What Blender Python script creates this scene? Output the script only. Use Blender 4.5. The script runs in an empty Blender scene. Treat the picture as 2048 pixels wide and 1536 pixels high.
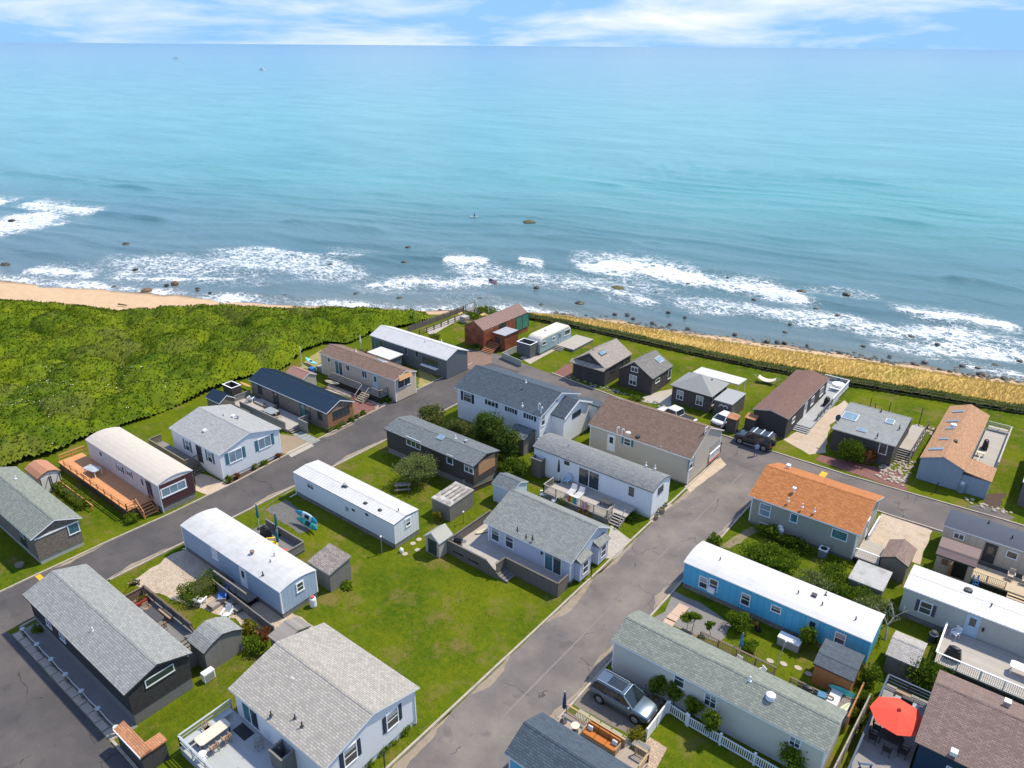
# Seaside mobile-home village seen from a drone. World axes follow the street grid:
# +X runs along the long sides of the homes, +Y runs up the streets towards the sea. Metres.
import bpy, math, random
import numpy as np
from mathutils import Vector, Matrix
R = random.Random(7)
NR = np.random.default_rng(11)
rad = math.radians
sc = bpy.context.scene
COL = sc.collection

# ------------------------------------------------------------------ camera
cam = bpy.data.cameras.new('camera'); cam_ob = bpy.data.objects.new('camera', cam); COL.objects.link(cam_ob)
cam.sensor_width = 36.0; cam.lens = 1500 / 2048 * 36.0; cam.clip_start = 0.5; cam.clip_end = 90000
HEAD, PITCH, ROLL = rad(38.0), math.atan((768 - 90.5) / 1500), rad(0.42)   # heading left of +Y, down, tilt
fw = Vector((-math.sin(HEAD) * math.cos(PITCH), math.cos(HEAD) * math.cos(PITCH), -math.sin(PITCH)))
rt = Vector((math.cos(HEAD), math.sin(HEAD), 0)); up = rt.cross(fw)
rt2 = rt * math.cos(ROLL) + up * math.sin(ROLL); up2 = -rt * math.sin(ROLL) + up * math.cos(ROLL)
mw = Matrix((rt2, up2, -fw)).transposed().to_4x4(); mw.translation = (0, 0, 44)
cam_ob.matrix_world = mw
sc.camera = cam_ob

# ------------------------------------------------------------------ sky, sun, exposure
SUN_EL = rad(56); SUN_DIR = Vector((0.42, 0.907, 0)).normalized()      # horizontal direction towards the sun
wd = bpy.data.worlds.new('World'); sc.world = wd; wd.use_nodes = True
wt = wd.node_tree; wt.nodes.clear()
def wn(t, **k):
    n = wt.nodes.new(t)
    for a, v in k.items(): setattr(n, a, v)
    return n
sky = wn('ShaderNodeTexSky', sky_type='NISHITA', sun_disc=False)
sky.sun_elevation = SUN_EL; sky.sun_rotation = math.atan2(SUN_DIR.x, SUN_DIR.y)
sky.air_density = 1.0; sky.dust_density = 0.25; sky.ozone_density = 2.5; sky.altitude = 50
tcw = wn('ShaderNodeTexCoord')
mp = wn('ShaderNodeMapping'); mp.inputs['Scale'].default_value = (4.2, 4.2, 26); mp.inputs['Location'].default_value = (3.1, 0.4, 1.7)
nz = wn('ShaderNodeTexNoise'); nz.inputs['Scale'].default_value = 1.0; nz.inputs['Detail'].default_value = 6; nz.inputs['Roughness'].default_value = 0.56; nz.inputs['Distortion'].default_value = 0.35
cr = wn('ShaderNodeValToRGB'); cr.color_ramp.elements[0].position = 0.45; cr.color_ramp.elements[1].position = 0.73
cr.color_ramp.elements[0].color = (0, 0, 0, 1); cr.color_ramp.elements[1].color = (0.95, 0.95, 0.95, 1)
tint = wn('ShaderNodeMix', data_type='RGBA', blend_type='MULTIPLY'); tint.inputs[0].default_value = 1; tint.inputs[7].default_value = (0.70, 0.86, 1.16, 1)
mx = wn('ShaderNodeMix', data_type='RGBA'); mx.inputs[7].default_value = (4.3, 4.4, 4.6, 1)
bg = wn('ShaderNodeBackground'); bg.inputs['Strength'].default_value = 0.15
wo = wn('ShaderNodeOutputWorld')
L = wt.links.new
L(tcw.outputs['Generated'], mp.inputs['Vector']); L(mp.outputs[0], nz.inputs['Vector']); L(nz.outputs['Fac'], cr.inputs[0])
cap = wn('ShaderNodeMix', data_type='RGBA', blend_type='DARKEN'); cap.inputs[0].default_value = 1; cap.inputs[7].default_value = (1.30, 2.50, 4.35, 1)   # hazy summer sky: no white horizon glare
L(sky.outputs[0], tint.inputs[6]); L(tint.outputs[2], cap.inputs[6]); L(cap.outputs[2], mx.inputs[6]); L(cr.outputs[0], mx.inputs[0]); L(mx.outputs[2], bg.inputs[0]); L(bg.outputs[0], wo.inputs[0])
sun = bpy.data.lights.new('sun', 'SUN'); sun.energy = 3.45; sun.angle = rad(2.0); sun.color = (1.0, 0.905, 0.75)
sun_ob = bpy.data.objects.new('sun', sun); COL.objects.link(sun_ob); sun_ob.location = (30, 60, 80)
sdir = Vector((SUN_DIR.x * math.cos(SUN_EL), SUN_DIR.y * math.cos(SUN_EL), math.sin(SUN_EL)))
sun_ob.rotation_euler = sdir.to_track_quat('Z', 'Y').to_euler()
sc.view_settings.view_transform = 'Standard'; sc.view_settings.look = 'None'; sc.view_settings.exposure = 0.74; sc.view_settings.gamma = 1.0
sc.view_settings.use_curve_mapping = False
sc.render.engine = 'CYCLES'

# ------------------------------------------------------------------ materials
MATS = {}
class NT:
    def __init__(s, name):
        s.m = bpy.data.materials.new(name); s.m.use_nodes = True; s.t = s.m.node_tree
        s.b = s.t.nodes['Principled BSDF']; s.out = s.t.nodes['Material Output']
        s.tc = s.t.nodes.new('ShaderNodeTexCoord')
    def n(s, typ, ins=None, **k):
        o = s.t.nodes.new(typ)
        for a, v in k.items(): setattr(o, a, v)
        for a, v in (ins or {}).items():
            if isinstance(v, bpy.types.NodeSocket): s.t.links.new(v, o.inputs[a])
            else: o.inputs[a].default_value = v
        return o
    def link(s, a, b): s.t.links.new(a, b)
    def obj(s): return s.tc.outputs['Object']
    def noise(s, scale, detail=4, vec=None, rough=.55, dist=0):
        return s.n('ShaderNodeTexNoise', {'Vector': vec or s.obj(), 'Scale': scale, 'Detail': detail, 'Roughness': rough, 'Distortion': dist}).outputs['Fac']
    def math(s, op, a, b=0.0, c=None):
        o = s.n('ShaderNodeMath', {0: a, 1: b}, operation=op)
        if c is not None: o.inputs[2].default_value = c
        return o.outputs[0]
    def mix(s, f, a, b, blend='MIX'):
        return s.n('ShaderNodeMix', {0: f, 6: a, 7: b}, data_type='RGBA', blend_type=blend).outputs[2]
    def ramp(s, f, stops):
        o = s.n('ShaderNodeValToRGB', {0: f}); e = o.color_ramp.elements
        while len(e) > len(stops): e.remove(e[-1])
        for i, (p, c) in enumerate(stops):
            x = e[i] if i < len(e) else e.new(p)
            x.position = p; x.color = c if len(c) == 4 else (*c, 1)
        return o.outputs[0]
    def bump(s, h, strength=.3, dist=.02):
        o = s.n('ShaderNodeBump', {'Height': h, 'Strength': strength, 'Distance': dist}); s.link(o.outputs[0], s.b.inputs['Normal']); return o
def c4(c): return (c[0], c[1], c[2], 1)
def sh(c, k): return (min(c[0] * k, 1), min(c[1] * k, 1), min(c[2] * k, 1), 1)
def mat(name, col, rough=.7, var=.12, scale=2.5, bump=0.0, metal=0.0, pat=None, per=.14, swap=False, dirt=0.0, spec=.4, col2=None, bw=.34):
    """paint, timber, shingle, metal ... with colour variation; pat picks a board or course layout"""
    if name in MATS: return MATS[name]
    t = NT(name); b = t.b
    sep = t.n('ShaderNodeSeparateXYZ', {0: t.obj()}); x, y, z = sep.outputs
    base = t.mix(t.noise(scale, 5), sh(col, 1 - var), sh(col, 1 + var))
    big = t.noise(.35, 3)
    base = t.mix(t.math('MULTIPLY', big, .5), base, sh(col, 1 - var * 1.6))
    h = None
    if pat == 'shingle' or pat == 'shinglewall':
        if pat == 'shingle': v = t.n('ShaderNodeCombineXYZ', {0: y if swap else x, 1: x if swap else y}).outputs[0]
        else: v = t.n('ShaderNodeCombineXYZ', {0: t.math('ADD', x, y), 1: z}).outputs[0]
        br = t.n('ShaderNodeTexBrick', {'Vector': v, 'Color1': (0, 0, 0, 1), 'Color2': (1, 1, 1, 1), 'Mortar': (.12, .12, .12, 1), 'Scale': 1.0, 'Mortar Size': .016, 'Brick Width': bw, 'Row Height': per, 'Bias': 0.0}, offset=.37, squash=1.0)
        f = t.n('ShaderNodeSeparateColor', {0: br.outputs['Color']}).outputs[0]
        c2 = col2 or sh(col, .72)
        pc = t.mix(f, c4(c2), sh(col, 1.16)); base = t.mix(.72, base, pc); base = t.mix(t.math('MULTIPLY', br.outputs['Fac'], .6), base, sh(c2, .55))
        h = t.math('SUBTRACT', f, t.math('MULTIPLY', br.outputs['Fac'], 2.0))
    elif pat in ('lap', 'vert', 'px', 'py', 'rib'):
        src = {'lap': z, 'vert': t.math('ADD', x, y), 'px': y, 'py': x, 'rib': x}[pat]
        q = t.math('DIVIDE', src, per); fr = t.math('FRACT', q); idx = t.math('FLOOR', q)
        rnd = t.n('ShaderNodeTexWhiteNoise', {1: idx}, noise_dimensions='1D').outputs[0]
        base = t.mix(t.math('MULTIPLY', rnd, .5 if pat in ('px', 'py') else .2), base, sh(col, 1 - var * 2.2))
        if pat == 'lap': h = fr
        else: h = t.math('LESS_THAN', fr, .10 if pat != 'rib' else .2); h = t.math('SUBTRACT', 1.0, h)
        if pat != 'rib': base = t.mix(t.math('MULTIPLY', t.math('LESS_THAN', fr, .09), .45), base, sh(col, .5))  # groove and lap lines carry their shade in the base colour
        bump = bump or .5
    if col2 and pat not in ('shingle', 'shinglewall'):
        base = t.mix(t.ramp(t.noise(1.1, 6), [(.45, (0, 0, 0)), (.65, (1, 1, 1))]), base, c4(col2))
    if dirt:
        d = t.ramp(t.noise(.9, 7, rough=.7), [(.5, (0, 0, 0)), (.72, (1, 1, 1))])
        base = t.mix(t.math('MULTIPLY', d, dirt), base, (.16, .13, .09, 1))
    t.link(base, b.inputs['Base Color'])
    b.inputs['Roughness'].default_value = rough; b.inputs['Metallic'].default_value = metal; b.inputs['Specular IOR Level'].default_value = spec
    if bump:
        hh = t.noise(scale * 9, 3)
        if h is not None: hh = t.math('ADD', t.math('MULTIPLY', hh, .35), h)
        t.bump(hh, min(1, bump), .025)
    MATS[name] = t.m; return t.m
def glass(name, tint=(.05, .08, .09), rough=.06):
    if name in MATS: return MATS[name]
    t = NT(name); t.link(t.mix(t.noise(1.3, 2), sh(tint, .5), sh(tint, 1.7)), t.b.inputs['Base Color'])
    t.b.inputs['Roughness'].default_value = rough; t.b.inputs['Specular IOR Level'].default_value = .8
    t.b.inputs['IOR'].default_value = 1.52
    MATS[name] = t.m; return t.m
def leaf(name, a, b_, c_=None, trans=.35, scale=.8):
    """foliage: hue drifts from sprig to sprig; light passes partly through"""
    if name in MATS: return MATS[name]
    t = NT(name); P_ = t.tc.outputs['Object']
    base = t.mix(t.ramp(t.noise(scale, 4), [(.35, (0, 0, 0)), (.65, (1, 1, 1))]), c4(a), c4(b_))
    if c_: base = t.mix(t.ramp(t.noise(scale * .33, 4), [(.52, (0, 0, 0)), (.66, (1, 1, 1))]), base, c4(c_))
    rnd = t.n('ShaderNodeNewGeometry').outputs['Random Per Island']
    base = t.mix(t.math('MULTIPLY', rnd, .5), base, t.mix(1.0, base, (.62, .68, .7, 1), 'MULTIPLY'))
    t.link(base, t.b.inputs['Base Color']); t.b.inputs['Roughness'].default_value = .8; t.b.inputs['Specular IOR Level'].default_value = .08
    tr = t.n('ShaderNodeBsdfTranslucent', {'Color': base}); ms = t.n('ShaderNodeMixShader', {0: trans, 1: t.b.outputs[0], 2: tr.outputs[0]})
    t.link(ms.outputs[0], t.out.inputs['Surface'])
    MATS[name] = t.m; return t.m

# ------------------------------------------------------------------ mesh builder
class B:
    def __init__(s): s.v = []; s.f = []; s.mi = []; s.cur = 0
    def face(s, pts):
        i = len(s.v); s.v += [tuple(p) for p in pts]; s.f.append(tuple(range(i, i + len(pts)))); s.mi.append(s.cur); return s
    def box(s, x0, x1, y0, y1, z0, z1):
        if x0 > x1: x0, x1 = x1, x0
        if y0 > y1: y0, y1 = y1, y0
        i = len(s.v)
        s.v += [(x0, y0, z0), (x1, y0, z0), (x1, y1, z0), (x0, y1, z0), (x0, y0, z1), (x1, y0, z1), (x1, y1, z1), (x0, y1, z1)]
        for f in ((0, 3, 2, 1), (4, 5, 6, 7), (0, 1, 5, 4), (1, 2, 6, 5), (2, 3, 7, 6), (3, 0, 4, 7)):
            s.f.append(tuple(i + k for k in f)); s.mi.append(s.cur)
        return s
    def hull(s, bot, top):
        """closed prism between two rings of the same length"""
        n = len(bot); i = len(s.v); s.v += [tuple(p) for p in bot] + [tuple(p) for p in top]
        s.f.append(tuple(i + k for k in reversed(range(n)))); s.f.append(tuple(i + n + k for k in range(n))); s.mi += [s.cur] * 2
        for k in range(n):
            s.f.append((i + k, i + (k + 1) % n, i + n + (k + 1) % n, i + n + k)); s.mi.append(s.cur)
        return s
    def prism(s, pts, z0, z1):
        a = sum(pts[k][0] * pts[(k + 1) % len(pts)][1] - pts[(k + 1) % len(pts)][0] * pts[k][1] for k in range(len(pts)))
        if a < 0: pts = list(reversed(pts))
        return s.hull([(p[0], p[1], z0) for p in pts], [(p[0], p[1], z1) for p in pts])
    def bar(s, p, q, w, h=None):
        """square bar from p to q"""
        h = h or w; p, q = Vector(p), Vector(q); d = (q - p); n = d.normalized()
        a = Vector((0, 0, 1)) if abs(n.z) < .95 else Vector((0, 1, 0))
        r = n.cross(a).normalized() * (w / 2); u = r.cross(n).normalized() * (h / 2)
        return s.hull([p - r - u, p + r - u, p + r + u, p - r + u], [q - r - u, q + r - u, q + r + u, q - r + u])
    def tube(s, p, q, r, r2=None, n=8):
        r2 = r if r2 is None else r2; p, q = Vector(p), Vector(q); d = (q - p).normalized()
        a = Vector((0, 0, 1)) if abs(d.z) < .9 else Vector((1, 0, 0))
        e = d.cross(a).normalized(); g = d.cross(e)
        c = [(math.cos(2 * math.pi * k / n), math.sin(2 * math.pi * k / n)) for k in range(n)]
        return s.hull([p + (e * a_ + g * b_) * r for a_, b_ in reversed(c)], [q + (e * a_ + g * b_) * r2 for a_, b_ in reversed(c)])
    def lathe(s, cx, cy, prof, n=12, sx=1, sy=1):
        """solid of revolution about a vertical axis, prof = [(r, z) ...] bottom to top"""
        i = len(s.v); m = len(prof)
        for r, z in prof:
            for k in range(n):
                a = 2 * math.pi * k / n; s.v.append((cx + r * math.cos(a) * sx, cy + r * math.sin(a) * sy, z))
        for j in range(m - 1):
            for k in range(n):
                s.f.append((i + j * n + k, i + j * n + (k + 1) % n, i + (j + 1) * n + (k + 1) % n, i + (j + 1) * n + k)); s.mi.append(s.cur)
        s.f.append(tuple(i + k for k in reversed(range(n)))); s.f.append(tuple(i + (m - 1) * n + k for k in range(n))); s.mi += [s.cur] * 2
        return s
    def mesh(s, name, mats, org=(0, 0, 0), smooth=False):
        me = bpy.data.meshes.new(name); o = org
        me.from_pydata([(x - o[0], y - o[1], z - o[2]) for x, y, z in s.v], [], s.f)
        for m in (mats if isinstance(mats, (list, tuple)) else [mats]): me.materials.append(m)
        if any(s.mi): me.polygons.foreach_set('material_index', s.mi)
        if smooth: me.polygons.foreach_set('use_smooth', [True] * len(me.polygons))
        me.update(); return me
def tag(o, label=None, cat=None, group=None, kind=None):
    if label: o['label'] = label
    if cat: o['category'] = cat
    if group: o['group'] = group
    if kind: o['kind'] = kind
    return o
def link(name, me, parent=None):
    o = bpy.data.objects.new(name, me); COL.objects.link(o)
    if parent is not None: o.parent = parent
    return o
class T:
    """one thing: an Empty at its base and the parts under it (parts are given in world coordinates unless rz is set)"""
    def __init__(s, name, label, cat, loc, rz=None, group=None):
        s.e = bpy.data.objects.new(name, None); COL.objects.link(s.e); s.e.empty_display_size = .3
        s.e.location = loc; s.org = tuple(loc) if rz is None else (0, 0, 0); s.name = name
        if rz is not None: s.e.rotation_euler = (0, 0, rz)
        tag(s.e, label, cat, group)
    def add(s, name, b, mats, parent=None, smooth=False, kind=None, label=None, bevel=0):
        o = link(name, b.mesh(name, mats, s.org, smooth), parent or s.e)
        if bevel:
            m = o.modifiers.new('bevel', 'BEVEL'); m.width = bevel; m.segments = 2; m.limit_method = 'ANGLE'
        if kind: o['kind'] = kind
        if label: o['label'] = label
        return o
def struct(name, b, mats, smooth=False):
    o = link(name, b.mesh(name, mats, (0, 0, 0), smooth)); o['kind'] = 'structure'; return o
def copy_tree(o, parent=None):
    c = o.copy(); COL.objects.link(c)
    if parent is not None: c.parent = parent
    for ch in list(o.children): copy_tree(ch, c)
    return c
def np_mesh(name, verts, faces, mats, smooth=False):
    """verts (n,3), faces (m,k) arrays of equal-sided faces"""
    me = bpy.data.meshes.new(name); n, m, k = len(verts), len(faces), faces.shape[1]
    me.vertices.add(n); me.vertices.foreach_set('co', np.ascontiguousarray(verts, dtype=np.float32).ravel())
    me.loops.add(m * k); me.loops.foreach_set('vertex_index', np.ascontiguousarray(faces, dtype=np.int32).ravel())
    me.polygons.add(m); me.polygons.foreach_set('loop_start', np.arange(0, m * k, k, dtype=np.int32))
    me.polygons.foreach_set('loop_total', np.full(m, k, dtype=np.int32))
    for q in (mats if isinstance(mats, (list, tuple)) else [mats]): me.materials.append(q)
    if smooth: me.polygons.foreach_set('use_smooth', np.ones(m, dtype=bool))
    me.update(calc_edges=True); return me
def leaf_mesh(name, pts, size, m, upright=.5, aspect=.6, jit=.4):
    """a cloud of small leaf-shaped quads at pts"""
    n = len(pts); d = NR.normal(size=(n, 3)); d[:, 2] = d[:, 2] * (1 - upright) + upright * np.sign(NR.random(n) + .0) * .6
    d /= np.linalg.norm(d, axis=1)[:, None] + 1e-9
    a = np.cross(d, NR.normal(size=(n, 3))); a /= np.linalg.norm(a, axis=1)[:, None] + 1e-9
    b = np.cross(d, a); s = size * (1 + jit * NR.uniform(-1, 1, n))[:, None]
    a = a * s; b = b * s * aspect
    v = np.stack([pts - a, pts - b * .8 + a * .15, pts + a, pts + b * .8 + a * .15], 1).reshape(-1, 3)
    return np_mesh(name, v, np.arange(4 * n).reshape(n, 4), m)
def fbm(x, y, seed=0, octv=4, base=1.0):
    """smooth value noise on arrays"""
    r = np.random.default_rng(seed); tot = 0; amp = 1; tsum = 0
    for o in range(octv):
        g_ = r.random((64, 64)); fx, fy = x * base, y * base; ix, iy = np.floor(fx).astype(int), np.floor(fy).astype(int)
        u, w = fx - ix, fy - iy; u = u * u * (3 - 2 * u); w = w * w * (3 - 2 * w)
        a, b = g_[ix % 64, iy % 64], g_[(ix + 1) % 64, iy % 64]; c, d = g_[ix % 64, (iy + 1) % 64], g_[(ix + 1) % 64, (iy + 1) % 64]
        tot = tot + amp * (a * (1 - u) * (1 - w) + b * u * (1 - w) + c * (1 - u) * w + d * u * w); tsum += amp; amp *= .5; base *= 2.03
    return tot / tsum
def cam_xy(X, Y):
    """grid -> shore-wise axes: s runs along the shore, t out to sea"""
    return X * .7880 + Y * .6157, -X * .6157 + Y * .7880
def grid_xy(s, t): return s * .7880 - t * .6157, s * .6157 + t * .7880

# ------------------------------------------------------------------ terrain
SEA = -4.0
WL = np.array([(-400, 232), (-200, 181), (-112.8, 159.3), (-87.7, 153.3), (-60, 147), (-42.7, 143.6), (-17.3, 141), (3.5, 140.5), (21.6, 135), (34.2, 128.5), (42.4, 125.2), (58.1, 119), (71.2, 112.6), (81.8, 108.5), (130, 90), (400, -10)], float)
CR = np.array([(-400, 200), (-200, 155), (-112, 134.5), (-95.7, 132), (-84.3, 130.5), (-70, 126.5), (-63.4, 125.5), (-55.2, 129), (-42, 128.5), (-29.5, 129), (-15.6, 127), (3.1, 124.8), (13.1, 118.7), (27.7, 108.7), (38.3, 102.2), (48, 97.1), (67.4, 88.4), (130, 62), (400, -50)], float)
def water_t(s): return np.interp(s, WL[:, 0], WL[:, 1])
def crest_t(s): return np.interp(s, CR[:, 0], CR[:, 1])
def land_z(s, t):
    a, b = crest_t(s), water_t(s); u = (t - a - 1.5) / np.maximum(b - a - 1.5, 1)
    left = np.interp(u, [0, .18, .45, 1, 1.6, 6], [0, -2.4, -3.1, SEA, -5, -9]); right = np.interp(u, [0, .72, .82, 1, 1.6, 6], [0, -2.6, -3.3, SEA, -5, -9])
    k = np.clip((s + 20) / 30, 0, 1); return np.where(u < 0, 0, left * (1 - k) + right * k)
sg = np.concatenate([[-2500, -900, -500, -300], np.arange(-200, 140, 1.6), [160, 250, 500, 1200, 2500]])
tg = np.concatenate([[-2500, -800, -300, -100, -40], np.arange(0, 80, 5.0), np.arange(80, 190, 1.0), [215, 260]])
S_, T_ = np.meshgrid(sg, tg, indexing='ij'); Z_ = land_z(S_, T_)
inl = np.clip((T_ - crest_t(S_)) / 3, 0, 1); Z_ = Z_ + inl * (fbm(S_, T_, 3, 4, .22) - .5) * .5
GX, GY = grid_xy(S_, T_)
def grid_faces(n, m):
    i = np.arange(n - 1)[:, None] * m + np.arange(m - 1)[None, :]
    return np.stack([i, i + m, i + m + 1, i + 1], -1).reshape(-1, 4)
t = NT('ground_cover'); geo = t.n('ShaderNodeNewGeometry'); pos = geo.outputs['Position']
att = t.n('ShaderNodeVertexColor', layer_name='zone'); zr = t.n('ShaderNodeSeparateColor', {0: att.outputs[0]})
n1 = t.noise(.16, 5, pos, .6); n2 = t.noise(1.7, 6, pos, .65); n3 = t.noise(9, 4, pos, .7)
g = t.mix(t.ramp(n1, [(.36, (0, 0, 0)), (.64, (1, 1, 1))]), (.048, .092, .005, 1), (.122, .148, .007, 1))
g = t.mix(t.math('MULTIPLY', t.ramp(n2, [(.42, (0, 0, 0)), (.7, (1, 1, 1))]), .55), g, (.18, .18, .010, 1))
g = t.mix(t.math('MULTIPLY', t.ramp(n3, [(.3, (1, 1, 1)), (.6, (0, 0, 0))]), .5), g, (.035, .075, .006, 1))
g = t.mix(t.math('MULTIPLY', t.ramp(t.noise(.33, 6, pos, .7), [(.52, (0, 0, 0)), (.66, (1, 1, 1))]), .75), g, (.185, .135, .05, 1))
sand = t.mix(t.noise(.8, 6, pos), (.42, .29, .17, 1), (.60, .44, .29, 1))
sand = t.mix(t.ramp(t.noise(2.2, 7, pos, .75), [(.60, (0, 0, 0)), (.72, (1, 1, 1))]), sand, (.13, .085, .05, 1))
straw = t.mix(t.noise(3.0, 6, pos), (.42, .29, .08, 1), (.60, .43, .15, 1))
g = t.mix(zr.outputs[0], g, sand); g = t.mix(zr.outputs[1], g, straw); g = t.mix(zr.outputs[2], g, t.mix(n2, (.11, .09, .07, 1), (.26, .2, .15, 1)))
t.link(g, t.b.inputs['Base Color']); t.b.inputs['Roughness'].default_value = .95; t.b.inputs['Specular IOR Level'].default_value = .03
t.bump(t.math('ADD', t.noise(14, 3, pos), t.math('MULTIPLY', n2, 1.2)), .9, .06)
me = np_mesh('ground', np.stack([GX, GY, Z_], -1).reshape(-1, 3), grid_faces(len(sg), len(tg)), t.m, True)
u = (T_ - crest_t(S_)) / np.maximum(water_t(S_) - crest_t(S_), 1); k = np.clip((S_ + 16) / 12, 0, 1)
zs = np.clip((u - np.where(k > .5, .80, .02)) / .05, 0, 1); zst = np.where(k > .3, np.clip((u - .10) / .06, 0, 1) * (1 - zs), 0)
wet = np.clip((u - np.where(k > .5, .97, .95) + (fbm(S_, T_, 9, 3, .3) - .5) * .12) / .06, 0, 1)
ca = me.color_attributes.new('zone', 'FLOAT_COLOR', 'POINT')
ca.data.foreach_set('color', np.stack([zs, zst, wet, np.ones_like(zs)], -1).astype(np.float32).ravel())
ground = link('ground', me); ground['kind'] = 'structure'

# ------------------------------------------------------------------ sea
sg = np.concatenate([-np.geomspace(60000, 215, 26), np.arange(-205, 150, .8), np.geomspace(158, 60000, 26)])
tg = np.concatenate([[60, 90, 98], np.arange(103, 290, .55), 290 + np.geomspace(.8, 60000, 60)])
S_, T_ = np.meshgrid(sg, tg, indexing='ij'); d = (T_ - water_t(S_)) * .93
wob = (fbm(S_, T_, 21, 3, .02) - .5) * 22; near = np.clip((420 - d) / 200, 0, 1) * np.clip(d / 6, 0, 1) * np.clip((200 - np.abs(S_)) / 50, 0, 1)
hgt = near * (.17 * np.sin((d + wob) * .42) + .10 * np.sin((d * 1.0 + S_ * .12 + wob * 1.6) * .83) + .30 * (fbm(S_ * .6, d, 5, 4, .16) - .5))
foam = np.zeros_like(S_)
def seg_field(poly):
    """signed offshore offset from a polyline and a 0..1 taper at its ends"""
    p = np.array(poly, float); o = np.argsort(p[:, 0]); p = p[o]
    off = T_ - np.interp(S_, p[:, 0], p[:, 1]); L_ = p[-1, 0] - p[0, 0]
    e = np.clip((S_ - p[0, 0]) / (.12 * L_ + .5), 0, 1) * np.clip((p[-1, 0] - S_) / (.12 * L_ + .5), 0, 1)
    return off, e
def breaker(poly, w_off, w_in, k, lift=0.0):
    global foam, hgt
    off, e = seg_field(poly); off = off + (fbm(S_, T_, 31, 3, .25) - .5) * 2.2
    f_ = np.where(off > 0, np.exp(-(off / w_off) ** 2), np.exp(-(off / w_in) ** 2)) * e * k
    f_ = f_ * (.72 + .7 * (fbm(S_, T_, 47, 4, .22) - .3))
    tr = np.where(off > 0, np.exp(-(off / (w_off * 2.4 + 2)) ** 2), np.exp(-(off / (w_in + 4.5)) ** 2)) * e ** .5 * k * .6 * (.6 + .9 * fbm(S_, T_, 49, 3, .16))
    foam = np.maximum(np.maximum(foam, f_), tr)
    if lift: hgt = hgt + lift * e * np.exp(-((off - .8) / 1.6) ** 2)
breaker([(11.4, 177.2), (20.5, 171.7), (31.5, 167.4), (41.7, 161.7), (49.3, 156.6), (55.5, 152.5), (65.3, 147.7)], 7, 1.2, 1.25, 0.7)
breaker([(18.6, 177.0), (25.7, 175.8), (35.8, 171.7), (42.9, 166.9), (47.3, 161.8)], 7, 6, 1.1, 0)
breaker([(75.3, 144.7), (81.5, 140.8), (86.8, 138.0), (91.5, 135.2), (97.0, 132.6)], 3.0, 0.9, 1.2, 0.6)
breaker([(-35.3, 157.1), (-28.9, 157.6), (-21.5, 159.7), (-13.8, 159.1), (-1.7, 160.2)], 3.0, 0.9, 1.1, 0.4)
breaker([(-18.0, 178.7), (-11.6, 178.0), (-4.9, 175.9)], 3.5, 1, 1.2, 0.5)
breaker([(0.5, 180.6), (4.2, 178.9), (8.3, 176.2)], 3.0, 1, 1.1, 0.4)
breaker([(-48.2, 184.1), (-43.0, 182.8), (-35.2, 181.1)], 2, 0.8, 0.8, 0.4)
breaker([(-160.6, 243.6), (-146.4, 238.4), (-134.7, 234.2), (-126.0, 230.7)], 5, 1.2, 1.3, 0.9)
breaker([(-178.6, 248.8), (-170.0, 248.3), (-162.9, 245.2)], 5, 1.5, 1.2, 0.8)
breaker([(-113.4, 167.7), (-105.2, 165.4), (-98.1, 164.8), (-93.2, 164.1)], 4, 1.2, 1.1, 0.4)
breaker([(-93.2, 164.1), (-80.5, 160.9), (-67.3, 161.2), (-57.2, 164.7)], 3, 1.5, 0.9, 0.2)
breaker([(1.7, 167.4), (5.6, 165.9), (8.4, 164.0)], 2.2, 0.8, 1.0, 0.3)
breaker([(8.3, 162.4), (14.8, 159.9), (19.9, 155.9), (26.4, 149.1), (32.3, 144.7)], 2.0, 0.7, 0.95, 0.2)
breaker([(34.3, 142.2), (39.0, 140.8)], 1.5, 0.6, 0.8, 0.1)
breaker([(62.5, 126.2), (67.1, 122.6), (72.4, 119.2), (73.8, 117.0)], 2.2, 0.7, 0.95, 0.2)
breaker([(73.4, 116.3), (77.7, 112.2), (83.6, 109.9)], 2.0, 0.7, 0.9, 0.1)
def swell(poly, lift):
    global hgt
    off, e = seg_field(poly); off = off + (fbm(S_, T_, 35, 3, .12) - .5) * 3
    hgt = hgt + lift * e * np.exp(-(off / 2.6) ** 2)
swell([(-224.1, 317.7), (-191.1, 303.5), (-164.3, 290.3), (-139.7, 278.2), (-117.1, 263.1)], 0.9)
swell([(-128.6, 232.8), (-116.6, 228.8), (-101.7, 222.2)], 0.7)
swell([(-69.6, 224.0), (-53.9, 220.3), (-34.7, 210.5)], 0.6)
swell([(7.5, 207.0), (23.7, 202.8), (43.0, 196.6)], 0.5)
swell([(86.8, 246.2), (106.0, 237.4), (126.6, 222.4)], 0.6)
swell([(98.0, 167.1), (105.0, 163.3), (113.2, 156.8)], 0.7)
swell([(-235.3, 378.6), (-163.1, 347.5), (-103.4, 314.1)], 0.6)
swell([(-38.8, 338.3), (4.7, 312.6), (50.0, 279.9)], 0.6)
swell([(60.5, 343.3), (99.2, 323.7), (147.6, 292.6)], 0.6)
swell([(-35.5, 183.0), (-21.6, 181.0), (-15.4, 179.3)], 0.6)
swell([(80.0, 137.8), (84.2, 136.8), (89.1, 135.2)], 0.5)
swell([(-196.7, 423.3), (-105.9, 386.0), (-29.4, 357.8)], 0.55)
swell([(141.3, 470.8), (209.9, 425.6), (259.3, 383.8)], 0.6)
swell([(-57.9, 159.5), (-44.6, 159.5), (-33.4, 158.3)], 0.4)
LACE = []
LACE.append((-143.6, 218.0, 12.9, 15.5, 0.85))
LACE.append((-81.5, 171.1, 19.7, 12.8, 0.62))
LACE.append((-56.7, 178.6, 20.6, 10.7, 0.66))
LACE.append((-44.9, 170.0, 12.8, 10.7, 0.60))
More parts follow.
